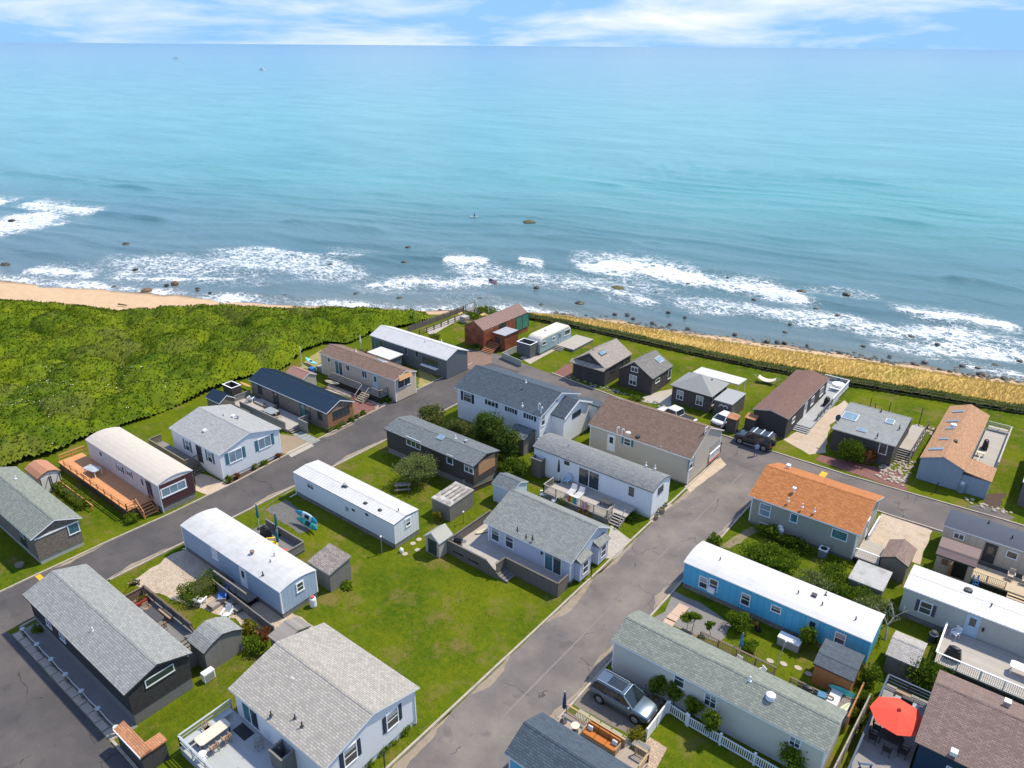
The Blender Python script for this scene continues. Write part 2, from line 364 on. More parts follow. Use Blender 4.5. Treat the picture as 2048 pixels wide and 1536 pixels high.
LACE.append((-3.0, 169.0, 17.4, 9.7, 0.62))
LACE.append((22.5, 159.7, 16.6, 10.4, 0.55))
LACE.append((-13.2, 151.6, 15.8, 5.7, 0.40))
LACE.append((43.2, 145.5, 15.4, 7.4, 0.60))
LACE.append((60.0, 138.9, 16.8, 6.8, 0.68))
LACE.append((72.4, 132.1, 16.1, 6.2, 0.72))
LACE.append((80.0, 122.1, 13.3, 5.4, 0.72))
LACE.append((86.7, 124.7, 10.8, 9.2, 0.60))
LACE.append((70.4, 155.3, 9.8, 5.2, 0.50))
LACE.append((-28.7, 156.5, 7.6, 6.8, 0.45))
LACE.append((23.5, 150.7, 6.3, 4.9, 0.50))
LACE.append((-41.7, 188.8, 11.5, 5.2, 0.45))
LACE.append((-62.7, 167.4, 13.7, 10.9, 0.50))
LACE.append((-16.2, 189.5, 15.4, 5.3, 0.30))
n_ = fbm(S_, T_, 41, 4, .11)
for a, b, rx, ry, k in LACE:
    q = ((S_ - a) / rx) ** 2 + ((T_ - b + (S_ - a) * .33) / ry) ** 2
    foam = np.maximum(foam, k * np.clip(1.35 - q * .9 + (n_ - .5) * 1.4, 0, 1))
wash = np.exp(-((d - 1.5) / 4.0) ** 2) * np.clip((25 - S_) / 25, .25, 1) * (.55 + .9 * (fbm(S_, T_, 55, 3, .12) - .35))
foam = np.clip(np.maximum(foam, wash * 1.1), 0, 1.3)
t = NT('sea_water'); pos = t.n('ShaderNodeNewGeometry').outputs['Position']
va = t.n('ShaderNodeVertexColor', layer_name='sea'); sp = t.n('ShaderNodeSeparateColor', {0: va.outputs[0]})
fo, dep, ripple = sp.outputs
shore = t.n('ShaderNodeMapping', {'Vector': pos, 'Rotation': (0, 0, rad(-38 + 20)), 'Scale': (.32, 1, 1)}).outputs[0]
streak = t.noise(.055, 5, shore, .6)
wc = t.ramp(dep, [(0, (.12, .155, .155)), (.09, (.074, .138, .160)), (.2, (.078, .185, .212)), (.36, (.088, .29, .305)), (.55, (.105, .33, .345)), (.78, (.115, .295, .345)), (.93, (.125, .27, .35)), (1, (.085, .215, .31))])
fine = t.noise(.11, 4, t.n('ShaderNodeMapping', {'Vector': pos, 'Rotation': (0, 0, rad(-38 + 18)), 'Scale': (.12, 1, 1)}).outputs[0], .6)
wc = t.mix(t.math('MULTIPLY', t.ramp(fine, [(.48, (0, 0, 0)), (.58, (1, 1, 1))]), .4), wc, t.mix(1.0, wc, (1.35, 1.18, 1.14, 1), 'MULTIPLY'))
wc = t.mix(t.math('MULTIPLY', t.ramp(streak, [(.44, (0, 0, 0)), (.60, (1, 1, 1))]), .6), wc, t.mix(1.0, wc, (.62, .78, .80, 1), 'MULTIPLY'))
lv = t.n('ShaderNodeMapping', {'Vector': pos, 'Rotation': (0, 0, rad(-20)), 'Scale': (.62, 1, 1)}).outputs[0]
lw = t.n('ShaderNodeVectorMath', {0: lv, 1: t.n('ShaderNodeVectorMath', {0: t.n('ShaderNodeTexNoise', {'Vector': lv, 'Scale': .8, 'Detail': 3}).outputs['Color'], 3: 2.2}, operation='SCALE').outputs[0]}, operation='ADD').outputs[0]
lace = t.n('ShaderNodeTexVoronoi', {'Vector': lw, 'Scale': .75}, feature='DISTANCE_TO_EDGE').outputs['Distance']
lace2 = t.n('ShaderNodeTexVoronoi', {'Vector': lw, 'Scale': 1.9}, feature='DISTANCE_TO_EDGE').outputs['Distance']
web = t.math('MINIMUM', lace, t.math('MULTIPLY', lace2, 1.6))
thr = t.math('MULTIPLY', t.math('POWER', fo, 2.45), .42)
thr = t.math('MULTIPLY', thr, t.math('MULTIPLY', t.math('POWER', t.noise(.45, 5, pos, .75), 2.0), 3.6))
ff = t.math('MULTIPLY', t.math('SUBTRACT', thr, web), 9.0)
ff = t.n('ShaderNodeClamp', {0: ff}).outputs[0]
t.link(t.mix(t.math('MULTIPLY', ff, .8), wc, (.74, .77, .80, 1)), t.b.inputs['Base Color'])
t.link(t.math('ADD', t.math('MULTIPLY', ff, .6), .20), t.b.inputs['Roughness']); t.b.inputs['IOR'].default_value = 1.33
t.b.inputs['Specular IOR Level'].default_value = .5
rv = t.n('ShaderNodeMapping', {'Vector': pos, 'Rotation': (0, 0, rad(-20)), 'Scale': (.35, 1, 1)}).outputs[0]
rp = t.math('ADD', t.noise(.55, 5, rv, .65), t.math('MULTIPLY', t.noise(.09, 4, rv, .6), 2.2))
bp = t.bump(t.math('ADD', rp, t.math('MULTIPLY', ff, .25)), .55, .55)
X_, Y_ = grid_xy(S_, T_)
me = np_mesh('sea', np.stack([X_, Y_, SEA + hgt], -1).reshape(-1, 3), grid_faces(len(sg), len(tg)), t.m, True)
dp = np.interp(np.maximum(d, 0) + wob * .5, [0, 8, 40, 130, 330, 900, 3500, 12000], [0, .06, .14, .33, .55, .78, .95, 1])
ca = me.color_attributes.new('sea', 'FLOAT_COLOR', 'POINT')
ca.data.foreach_set('color', np.stack([foam, dp, near, np.ones_like(d)], -1).astype(np.float32).ravel())
sea = link('sea', me); sea['kind'] = 'structure'

# ------------------------------------------------------------------ roads, kerbs, yards
def asphalt(name, col, worn, k):
    t = NT(name); pos = t.n('ShaderNodeNewGeometry').outputs['Position']
    base = t.mix(t.ramp(t.noise(.22, 6, pos, .62), [(.38, (0, 0, 0)), (.66, (1, 1, 1))]), c4(col), c4(worn))
    base = t.mix(t.math('MULTIPLY', t.noise(26, 2, pos), .35), base, sh(col, .55))
    base = t.mix(t.math('MULTIPLY', t.ramp(t.noise(1.3, 7, pos, .75), [(.62, (0, 0, 0)), (.72, (1, 1, 1))]), k), base, (.30, .25, .19, 1))
    base = t.mix(t.math('MULTIPLY', t.ramp(t.noise(.5, 5, pos, .6), [(.60, (0, 0, 0)), (.68, (1, 1, 1))]), .45), base, sh(col, .62))
    wv = t.n('ShaderNodeVectorMath', {0: pos, 1: t.n('ShaderNodeVectorMath', {0: t.n('ShaderNodeTexNoise', {'Vector': pos, 'Scale': .6, 'Detail': 5}).outputs['Color'], 3: 1.6}, operation='SCALE').outputs[0]}, operation='ADD').outputs[0]
    ck = t.n('ShaderNodeTexVoronoi', {'Vector': wv, 'Scale': .17}, feature='DISTANCE_TO_EDGE').outputs['Distance']
    cf = t.math('MULTIPLY', t.math('LESS_THAN', ck, .0045), t.math('GREATER_THAN', t.noise(.3, 2, pos), .53))
    t.link(t.mix(t.math('MULTIPLY', cf, .55), base, (.016, .016, .018, 1)), t.b.inputs['Base Color'])
    t.b.inputs['Roughness'].default_value = .9; t.b.inputs['Specular IOR Level'].default_value = .2
    t.bump(t.math('SUBTRACT', t.noise(30, 3, pos), t.math('MULTIPLY', cf, 2.0)), .5, .02); return t.m
asph_dark = asphalt('asphalt_dark', (.080, .075, .076), (.125, .113, .106), .3)
asph_worn = asphalt('asphalt_worn', (.138, .124, .118), (.235, .203, .175), .75)
asph_mid = asphalt('asphalt_mid', (.12, .108, .104), (.185, .16, .142), .5)
def jag(pts, amp, step=.8):
    out = []
    for (a, b), (c, d) in zip(pts, pts[1:] + pts[:1]):
        n = max(1, int(math.hypot(c - a, d - b) / step))
        for k in range(n):
            f = k / n; out.append((a + (c - a) * f + R.uniform(-amp, amp), b + (d - b) * f + R.uniform(-amp, amp)))
    return out
def patch(name, pts, z, m, amp=.05):
    return struct(name, B().prism(jag(list(pts), amp) if amp else list(pts), -.12, z), m)
def rect(x0, x1, y0, y1): return [(x0, y0), (x1, y0), (x1, y1), (x0, y1)]
EDGE = [(-67.4, -60), (-67.3, 22), (-67.05, 30), (-67.25, 37), (-67.8, 43), (-68.1, 49), (-68.5, 57), (-68.9, 66), (-69.3, 79)]
patch('road', EDGE + [(-69.3, 80.9), (-61.75, 80.9), (-61.75, -60)], .020, asph_dark, .04)
patch('road', rect(-61.74, -27.8, 4.6, 12.1), .022, asph_dark, 0)
patch('road', rect(-27.79, -21.45, -60, 75.2), .020, asph_worn, .04)
patch('road', [(-61.74, 75.6), (-27.8, 75.21), (-21.4, 75.21), (62, 75.6), (62, 82), (0, 81.7), (-27.6, 80.7), (-48, 82.3), (-61.74, 83.6)], .021, asph_mid, 0)
patch('road', [(-69.3, 80.91), (-61.75, 80.91), (-61.75, 83.6), (-66, 84.2), (-73.5, 84), (-73.5, 80.2), (-69, 79)], .019, asph_mid, 0)
kerb_m = mat('kerb_concrete', (.42, .37, .30), .9, .25, 3, .3, dirt=.5)
def kerb(pts, w=.17, h=.09):
    b = B()
    for p, q in zip(pts, pts[1:]):
        n = max(1, int(math.hypot(q[0] - p[0], q[1] - p[1]) / 2.4))
        for k in range(n):
            f0, f1 = k / n, (k + 1) / n - .012 / max(math.hypot(q[0] - p[0], q[1] - p[1]), .1)
            a = (p[0] + (q[0] - p[0]) * f0, p[1] + (q[1] - p[1]) * f0); c = (p[0] + (q[0] - p[0]) * f1, p[1] + (q[1] - p[1]) * f1)
            j = R.uniform(-.015, .015); b.bar((a[0], a[1], h / 2 + j), (c[0], c[1], h / 2 + j), w, h + .06)
    return struct('kerb', b, kerb_m)
kerb([(x - .1, y) for x, y in EDGE]); kerb([(-61.55, 20.4), (-61.6, 75)])
kerb([(-61.4, 14.6), (-61.3, 12.9)]); kerb([(-44.3, 12.25), (-41, 12.2), (-27.9, 12.2)])
kerb([(-27.95, 12.3), (-27.95, 43), (-28.0, 60), (-28.15, 75)]); kerb([(-21.3, -40), (-21.3, 68), (-21.0, 74), (-20.2, 75.05)])
kerb([(-20.2, 75.1), (-4, 75.6), (60, 75.55)]); kerb([(-57.8, 83.45), (-48, 82.45), (-27.6, 80.9), (-14.7, 80.9), (0, 81.85), (60, 82.15)])
yel = mat('yellow_road_paint', (.62, .40, .02), .7, .2, 5, .2, dirt=.2)
pt_ = struct('road_marking', B().box(-67.53, -66.13, 16.45, 16.89, 0, .026), yel)
struct('road_marking', B().box(-17.6, -16.9, 76.2, 80.0, 0, .027), yel)
struct('road_seam', B().box(-24.62, -24.5, 30, 74, 0, .024), mat('seam_tar', (.21, .19, .175), .9, .3, 3))
sand_m = mat('pale_gravel', (.50, .405, .31), .95, .22, 5, .6, dirt=.25, col2=(.42, .33, .24))
grav_grey = mat('grey_gravel', (.235, .225, .21), .95, .35, 9, .8)
grav_dark = mat('dark_gravel', (.15, .145, .14), .95, .35, 8, .8)
paver_red = mat('red_pavers', (.24, .105, .09), .9, .25, 3, .4, pat='shingle', per=.12, bw=.24)
conc = mat('concrete_slab', (.40, .36, .31), .9, .15, 2, .2, dirt=.25)
straw_m = mat('dry_grass', (.33, .27, .10), .95, .3, 4, .6, col2=(.18, .2, .04))
mulch = mat('mulch', (.085, .055, .04), .95, .35, 8, .8)
dirt_m = mat('bare_soil', (.24, .185, .125), .95, .25, 4, .6, col2=(.15, .15, .04))
bluestone = mat('bluestone', (.27, .29, .27), .85, .25, 3, .3)
patch('gravel_yard', [(-60.78,25.92),(-60.20,27.98),(-56.49,28.20),(-48.43,27.95),(-41.75,28.04),(-42.99,25.03),(-48.33,24.44),(-52.18,23.33),(-59.84,21.13)], .012, sand_m, .15)
patch('gravel_strip', [(-60.9, 12.84), (-44.2, 12.84), (-44.2, 14.0), (-60.9, 14.0)], .014, grav_grey, .05)
border = struct('stone_border', B().box(-61.0, -44.4, 12.14, 12.82, -.1, .012), mat('border_bed', (.22, .19, .15), .95, .25, 4, .5))
bm_ = B().hull([(-.56, -.29, 0), (.56, -.29, 0), (.56, .29, 0), (-.56, .29, 0)], [(-.53, -.26, .09), (.54, -.27, .085), (.53, .26, .09), (-.54, .27, .08)]).mesh('slab', mat('border_stone', (.44, .375, .295), .9, .3, 4, .5, dirt=.2))
for k in range(14):
    o = link('slab', bm_, border); o.location = (-60.3 + k * 1.175 + R.uniform(-.03, .03), 12.47 + R.uniform(-.04, .04), R.uniform(-.02, .0)); o.rotation_euler = (0, 0, R.uniform(-.04, .04) + math.pi * (k % 2)); o.scale = (R.uniform(.93, 1.0), R.uniform(.9, 1.05), 1)
patch('driveway', [(-60.29,38.39),(-53.70,37.61),(-54.02,35.41),(-60.34,35.71)], .012, grav_dark, .12)
patch('concrete_apron', [(-61.22,39.27),(-61.25,40.41),(-60.92,37.03),(-60.59,35.27)], .03, conc, .02)
patch('driveway', [(-72.98,46.89),(-67.91,49.00),(-67.75,47.52),(-67.52,44.30),(-69.02,44.15),(-71.88,45.80)], .012, mat('tan_gravel', (.29, .225, .155), .95, .25, 6, .6), .1)
patch('concrete_apron', [(-68.42,44.48),(-68.59,47.80),(-67.27,47.59),(-67.09,44.19)], .03, conc, .02)
patch('driveway', [(-72.81,35.27),(-71.15,35.91),(-67.08,36.23),(-67.45,33.64),(-69.31,33.42)], .012, sand_m, .08)
patch('brick_drive', [(-75.65,60.38),(-70.88,59.94),(-67.59,59.86),(-67.67,56.43),(-69.58,56.00),(-72.81,58.37)], .012, paver_red, .05)
patch('driveway', [(-80.46,60.83),(-76.29,60.93),(-65.31,62.67),(-66.20,58.54),(-72.74,59.63),(-78.99,58.74)], .010, sand_m, .12)
patch('brick_drive', [(-58.06,87.30),(-57.62,88.66),(-54.37,83.58),(-57.56,83.32)], .012, paver_red, .05)
patch('driveway', [(-73.53,82.61),(-68.86,83.16),(-67.19,81.14),(-67.95,76.81),(-71.98,78.53)], .028, mat('mottled_brick', (.26, .17, .13), .9, .4, 1.2, .4, pat='shingle', per=.12, bw=.24), .1)
patch('driveway', [(-41.34,89.66),(-38.95,84.57),(-41.60,83.61),(-43.66,83.16),(-42.39,87.95)], .012, conc, .05)
patch('gravel_yard', [(-23.71,84.63),(-23.03,88.56),(-21.23,101.31),(-20.00,99.30),(-20.49,92.36),(-19.47,88.05),(-18.72,84.67),(-19.92,82.93)], .012, sand_m, .12)
patch('brick_drive', [(-18.99,83.68),(-10.56,85.33),(-9.01,81.86),(-9.44,81.51),(-15.02,81.75),(-19.07,82.11)], .026, paver_red, .05)
patch('gravel_yard', [(-10.08,75.80),(-5.22,75.17),(-5.04,68.41),(-8.13,68.86),(-10.02,67.35),(-9.97,71.57)], .012, sand_m, .12)
patch('gravel_yard', [(-21.43,50.80),(-20.58,47.77),(-20.95,46.68),(-18.24,46.80),(-15.42,47.37),(-15.45,49.92),(-18.79,50.80)], .012, grav_grey, .1)
patch('driveway', [(-30.89,55.91),(-28.04,54.97),(-27.64,51.47),(-28.76,50.87)], .012, conc, .03)
patch('parking_pad', [(-21.53,37.47),(-16.57,37.80),(-16.37,34.92),(-21.51,34.74)], .012, mat('pad_soil', (.21, .175, .14), .95, .3, 3, .4), .08)
patch('paver_patio', [(-15.44,35.72),(-14.08,35.64),(-13.80,32.72),(-15.60,31.28)], .014, mat('tan_pavers', (.44, .33, .24), .9, .2, 2, .3, pat='shingle', per=.2, bw=.4), .02)
patch('gravel_bed', [(-28.01,75.66),(-26.69,74.50),(-27.36,66.47),(-28.43,67.30)], .03, sand_m, .05)
patch('gravel_bed', [(-28.40,59.24),(-28.23,63.15),(-27.47,63.04),(-27.83,58.92)], .012, sand_m, .05)
patch('mulch_bed', [(-2.61,85.71),(-0.56,88.00),(-0.47,83.74),(-1.86,83.83)], .016, mulch, .2)
patch('parking_pad', [(-3.28,82.45),(-2.10,83.88),(0.95,83.13),(-0.06,80.62)], .012, asph_mid, .1)
patch('mulch_bed', [(-68.5, 36.2), (-67.5, 36.2), (-68.0, 44), (-68.7, 44)], .016, mulch, .06)
patch('mulch_bed', [(-69.1, 50.6), (-68.35, 50.6), (-68.75, 57.6), (-69.2, 57.6)], .016, mulch, .06)
patch('bare_patch', [(-19.85,64.54),(-20.72,59.29),(-19.87,59.67),(-18.80,64.50)], .009, dirt_m, .12)
patch('bare_patch', [(-91.55,67.94),(-87.87,66.91),(-86.32,61.90),(-88.46,61.37)], .009, straw_m, .3)
patch('bare_patch', [(-77.44,75.39),(-68.29,70.69),(-67.01,66.32),(-68.82,66.98)], .009, straw_m, .2)
patch('path', [(-65.17,85.37),(-64.03,93.14),(-62.78,92.75),(-62.41,84.27)], .014, conc, .02)
patch('path', [(-85.13,84.94),(-85.22,88.74),(-85.73,95.16),(-84.52,94.74),(-83.31,87.70),(-82.35,83.50)], .02, conc, .03)

drift = mat('sand_drift', (.30, .245, .18), .95, .25, 3, .4, col2=(.22, .18, .135))
for x0, sgn, ys in ((-27.8, 1, (15, 24, 33, 44, 52, 66)), (-21.45, -1, (41, 50, 62, 33)), (-61.75, -1, (24, 38, 50, 62)), (-67.3, 1, (10, 20)), (-68.2, 1, (52,))):
    for y in ys:
        l = R.uniform(2.5, 5); w = R.uniform(.3, .9); struct('sand_drift', B().prism(jag([(x0 + sgn * .02, y - l), (x0 + sgn * w, y - l * .3), (x0 + sgn * w * .7, y + l * .4), (x0 + sgn * .02, y + l)], .1, .5), -.02, .0245), drift)

# ------------------------------------------------------------------ house kit
WHITE = mat('white_trim', (.78, .79, .80), .55, .05, 3, .05)
GL = glass('window_glass', (.030, .045, .050)); GLT = glass('teal_glass', (.035, .13, .145)); GLB = glass('skylight_glass', (.16, .24, .30))
BLIND = mat('blind_behind_glass', (.33, .37, .38), .15, .15, 2, spec=.6)
BLACK = mat('black_metal', (.02, .02, .022), .5, .2, 4)
DARKTRIM = mat('dark_trim', (.045, .048, .052), .6, .15)
METAL = mat('galvanised', (.40, .41, .41), .45, .15, 3, .1, metal=.4)
GREYWOOD = mat('weathered_wood', (.24, .225, .20), .9, .25, 3, .3, pat='px', per=.14)
GREYWOODY = mat('weathered_wood_y', (.24, .225, .20), .9, .25, 3, .3, pat='py', per=.14)
GREYV = mat('weathered_boards', (.205, .195, .175), .9, .25, 3, .3, pat='vert', per=.15)
def bow(r, n=7): return [(k / n, r * (1 - (2 * k / n - 1) ** 2)) for k in range(n + 1)]
def gable(r, f=.5): return [(0, 0), (f, r), (1, 0)]
class House(T):
    def bx(s, b, side, l0, l1, z0, z1, o0, o1):
        if side == '-y': return b.box(l0, l1, s.y0 - o1, s.y0 - o0, z0, z1)
        if side == '+y': return b.box(l0, l1, s.y1 + o0, s.y1 + o1, z0, z1)
        if side == '+x': return b.box(s.x1 + o0, s.x1 + o1, l0, l1, z0, z1)
        return b.box(s.x0 - o1, s.x0 - o0, l0, l1, z0, z1)
def house(name, label, x0, x1, y0, y1, ze, prof, wall, roof, trim=None, skirt=None, ov=(.25, .2), zs=.55, axis='x', cat='mobile home', ribs=None, corner=None, thick=.13, zb=-.1, frieze=None, rise0=0):
    """roof rectangle x0..y1, eave height ze; prof = [(fraction across, height above eave)]; ov = (side, end) overhang"""
    trim = trim or WHITE
    es, ee = ov
    H = House(name, label, cat, ((x0 + x1) / 2, (y0 + y1) / 2, 0))
    if axis == 'x': H.x0, H.x1, H.y0, H.y1 = x0 + ee, x1 - ee, y0 + es, y1 - es; a0, a1, b0, b1 = x0, x1, y0, y1; mp = lambda a, b, z: (a, b, z)
    else: H.x0, H.x1, H.y0, H.y1 = x0 + es, x1 - es, y0 + ee, y1 - ee; a0, a1, b0, b1 = y0, y1, x0, x1; mp = lambda a, b, z: (b, a, z)
    W = b1 - b0; H.ze = ze
    fr = [p[0] for p in prof]; hz = [p[1] for p in prof]
    top = lambda b: ze + float(np.interp((b - b0) / W, fr, hz))
    H.top = top
    bs = [b0 + es] + [b0 + f * W for f in fr if b0 + es < b0 + f * W < b1 - es] + [b1 - es]
    ring = [(b, top(b) - thick - .005) for b in bs]
    poly = [(b0 + es, zs), (b1 - es, zs)] + ring[::-1]
    w = B(); p0 = [mp(a0 + ee, b, z) for b, z in poly]; p1 = [mp(a1 - ee, b, z) for b, z in poly]
    if axis == 'x': w.hull(p0, p1)
    else: w.hull(p1, p0)
    H.wall = H.add('wall', w, wall)
    if zs > 0:
        i = .05; H.add('skirting', B().box(H.x0 + i, H.x1 - i, H.y0 + i, H.y1 - i, zb, zs - .004), skirt or GREYV)
    r = B(); n = len(prof)
    P0 = [mp(a0, b0 + f * W, ze + h) for f, h in prof]; P1 = [mp(a1, b0 + f * W, ze + h) for f, h in prof]
    lo = lambda p: (p[0], p[1], p[2] - thick)
    flip = axis == 'y'
    def q(*p): r.face(p[::-1] if flip else p)
    for k in range(n - 1):
        r.cur = 0; q(P0[k], P1[k], P1[k + 1], P0[k + 1]); r.cur = 1; q(lo(P0[k + 1]), lo(P1[k + 1]), lo(P1[k]), lo(P0[k]))
        q(P0[k + 1], lo(P0[k + 1]), lo(P0[k]), P0[k]); q(P1[k], lo(P1[k]), lo(P1[k + 1]), P1[k + 1])
    q(P0[0], lo(P0[0]), lo(P1[0]), P1[0]); q(P1[-1], lo(P1[-1]), lo(P0[-1]), P0[-1])
    H.roof = H.add('roof', r, [roof, trim])
    if len(prof) == 3:      # ridge cap
        c = B(); bb = b0 + fr[1] * W; zz = ze + hz[1]; d = .13; dz0 = hz[1] / max(fr[1] * W, .1) * d; dz1 = hz[1] / max((1 - fr[1]) * W, .1) * d
        for (s_, dz) in ((-1, dz0), (1, dz1)):
            q1 = [mp(a0 + .01, bb, zz + .028), mp(a1 - .01, bb, zz + .028), mp(a1 - .01, bb + s_ * d, zz - dz + .022), mp(a0 + .01, bb + s_ * d, zz - dz + .022)]
            q2 = [(p[0], p[1], p[2] - .018) for p in q1]
            c.hull(q2, q1)
        H.add('ridge_cap', c, roof, H.roof)
    if ribs:
        sp, rh, rm = ribs; b = B(); a = a0 + sp * .5
        while a < a1 - .05:
            for k in range(n - 1):
                p, s_ = mp(a, b0 + fr[k] * W, ze + hz[k] + rh * .4), mp(a, b0 + fr[k + 1] * W, ze + hz[k + 1] + rh * .4)
                b.bar(p, s_, .05, rh)
            a += sp
        H.add('standing_seams', b, rm or roof, H.roof, kind='stuff')
    if corner:
        for (cx, cy, sx, sy) in ((H.x0, H.y0, -1, -1), (H.x1, H.y0, 1, -1), (H.x1, H.y1, 1, 1)):
            zt = ze - thick - .03
            H.add('corner_board', B().box(cx + sx * .014, cx - sx * .1, cy + sy * .014, cy - sy * .1, zs + .01, zt), corner)
    H.zs = zs; H.axis = axis
    return H
def win(H, side, c, z, w, h, kind='dh', fm=None, pane=None, shut=None, fw=.075, sw=None):
    fm = fm or WHITE; b = B(); l0, l1, z0, z1 = c - w / 2, c + w / 2, z - h / 2, z + h / 2
    H.bx(b, side, l0 - fw, l1 + fw, z1, z1 + fw, .0, .05); H.bx(b, side, l0 - fw - .02, l1 + fw + .02, z0 - fw, z0, .0, .075)
    H.bx(b, side, l0 - fw, l0, z0, z1, .0, .05); H.bx(b, side, l1, l1 + fw, z0, z1, .0, .05)
    m = .025
    if kind in ('dh', 'grid'): H.bx(b, side, l0, l1, z - m, z + m, .0, .042)
    if kind in ('sl', 'grid'): H.bx(b, side, c - m, c + m, z0, z1, .0, .044)
    if kind == 'tri':
        for f in (1 / 3, 2 / 3): H.bx(b, side, l0 + w * f - m, l0 + w * f + m, z0, z1, .0, .044)
    if kind == 'quad':
        for f in (.25, .5, .75): H.bx(b, side, l0 + w * f - m, l0 + w * f + m, z0, z1, .0, .044)
    o = H.add('window', b, fm)
    H.add('pane', H.bx(B(), side, l0, l1, z0, z1, .004, .022), pane or GL, o)
    if kind in ('dh', 'grid', 'sl') and pane is None and R.random() < .6:
        H.add('blind', H.bx(B(), side, l0 + .01, l1 - .01, z1 - h * R.uniform(.25, .6), z1 - .005, .023, .027), BLIND, o)
    if shut:
        sw = sw or max(.26, w * .32)
        for s_ in (-1, 1):
            e = l0 - fw - .02 if s_ < 0 else l1 + fw + .02; b = B(); H.bx(b, side, e, e + s_ * sw, z0 - .04, z1 + .04, .0, .035)
            k = z0 + .03
            while k < z1 - .05:
                H.bx(b, side, e + s_ * .05, e + s_ * (sw - .05), k, k + .05, .03, .047); k += .085
            H.add('shutter', b, shut)
    return o
def door(H, side, c, z0, w=.9, h=2.0, m=None, pane=None, lite=True, slider=False):
    m = m or WHITE; b = B(); l0, l1 = c - w / 2, c + w / 2; f = .08
    H.bx(b, side, l0 - f, l0, z0, z0 + h + f, 0, .05); H.bx(b, side, l1, l1 + f, z0, z0 + h + f, 0, .05); H.bx(b, side, l0, l1, z0 + h, z0 + h + f, 0, .05)
    if slider:
        H.bx(b, side, c - .04, c + .04, z0, z0 + h, 0, .045); H.bx(b, side, l0, l1, z0, z0 + .06, 0, .045)
        o = H.add('sliding_door', b, m); H.add('pane', H.bx(B(), side, l0, c - .04, z0 + .06, z0 + h, .004, .02), pane or GLT, o)
        H.add('pane', H.bx(B(), side, c + .04, l1, z0 + .06, z0 + h, .004, .02), GL, o)
    else:
        H.bx(b, side, l0, l1, z0, z0 + h, 0, .028); o = H.add('door', b, m)
        if lite: H.add('pane', H.bx(B(), side, c - w * .27, c + w * .27, z0 + h * .5, z0 + h * .88, .03, .038), pane or GL, o)
        H.add('handle', H.bx(B(), side, l1 - .12, l1 - .07, z0 + h * .46, z0 + h * .5, .028, .08), METAL, o)
    return o
def vent(H, x, y, z, kind='pipe', m=None):
    m = m or METAL; b = B()
    if kind == 'pipe': b.tube((x, y, z - .25), (x, y, z + .35), .05); b.lathe(x, y, [(.14, z - .03), (.06, z + .06)], 10)
    elif kind == 'cap': b.lathe(x, y, [(.09, z - .25), (.09, z + .22), (.2, z + .22), (.2, z + .34), (.02, z + .4)], 12)
    elif kind == 'box': b.hull([(x - .2, y - .2, z - .15), (x + .2, y - .2, z - .15), (x + .2, y + .2, z - .15), (x - .2, y + .2, z - .15)], [(x - .2, y - .2, z + .16), (x + .2, y - .2, z + .16), (x + .2, y + .16, z + .22), (x - .2, y + .16, z + .22)])
    elif kind == 'hook':
        b.tube((x, y, z - .3), (x, y, z + .5), .055); b.tube((x, y, z + .48), (x + .18, y, z + .6), .055); b.tube((x + .18, y, z + .6), (x + .26, y, z + .38), .055)
    elif kind == 'fan': b.lathe(x, y, [(.3, z - .15), (.3, z + .12), (.34, z + .14), (.3, z + .24), (.05, z + .28)], 16)
    return H.add({'pipe': 'vent_pipe', 'cap': 'flue', 'box': 'roof_vent', 'hook': 'vent_pipe', 'fan': 'roof_fan'}[kind], b, m)
def skylight(H, x, y, w, l, m=None, lift=.1):
    """glazed kerb lying on the roof slope (slope taken from the roof profile across its width)"""
    z = lambda xx, yy: H.top(yy) if H.axis == 'x' else H.top(xx)
    c = [(x - w / 2, y - l / 2), (x + w / 2, y - l / 2), (x + w / 2, y + l / 2), (x - w / 2, y + l / 2)]
    f = H.add('skylight', B().hull([(a, b, z(a, b) - .08) for a, b in c], [(a, b, z(a, b) + lift) for a, b in c]), m or METAL)
    i = .06; c = [(x - w / 2 + i, y - l / 2 + i), (x + w / 2 - i, y - l / 2 + i), (x + w / 2 - i, y + l / 2 - i), (x - w / 2 + i, y + l / 2 - i)]
    H.add('pane', B().hull([(a, b, z(a, b) + lift - .05) for a, b in c], [(a, b, z(a, b) + lift + .012) for a, b in c]), GLB, f)
def rail(D, p, q, z, h=.95, style='open', m=None, post=1.6, pw=.09, skip_first=False):
    """railing from p to q standing on height z"""
    m = m or GREYWOOD; L_ = math.hypot(q[0] - p[0], q[1] - p[1]); n = max(1, round(L_ / post))
    at = lambda f, zz: (p[0] + (q[0] - p[0]) * f, p[1] + (q[1] - p[1]) * f, zz)
    if style == 'solid':
        b = B(); b.bar(at(0, z + h / 2), at(1, z + h / 2), .05, h); D.add('board_screen', b, m); D.add('cap_rail', B().bar(at(-.0, z + h + .02), at(1, z + h + .02), .15, .05), m); return
    for k in range(1 if skip_first else 0, n + 1):
        x, y, _ = at(k / n, 0); D.add('post', B().box(x - pw / 2, x + pw / 2, y - pw / 2, y + pw / 2, z - .05, z + h), m)
    D.add('top_rail', B().bar(at(0, z + h + .02), at(1, z + h + .02), pw * 1.5, .05), m)
    if style == 'open':
        for f in (.35, .68): D.add('rail', B().bar(at(0, z + h * f), at(1, z + h * f), .035, .11), m)
    elif style == 'mid': D.add('rail', B().bar(at(0, z + h * .5), at(1, z + h * .5), .035, .12), m)
    elif style == 'bal':
        D.add('rail', B().bar(at(0, z + .1), at(1, z + .1), .04, .06), m); b = B(); k = int(L_ / .13)
        for i in range(1, k):
            x, y, _ = at(i / k, 0); b.box(x - .016, x + .016, y - .016, y + .016, z + .1, z + h)
        D.add('baluster_row', b, m, kind='stuff')
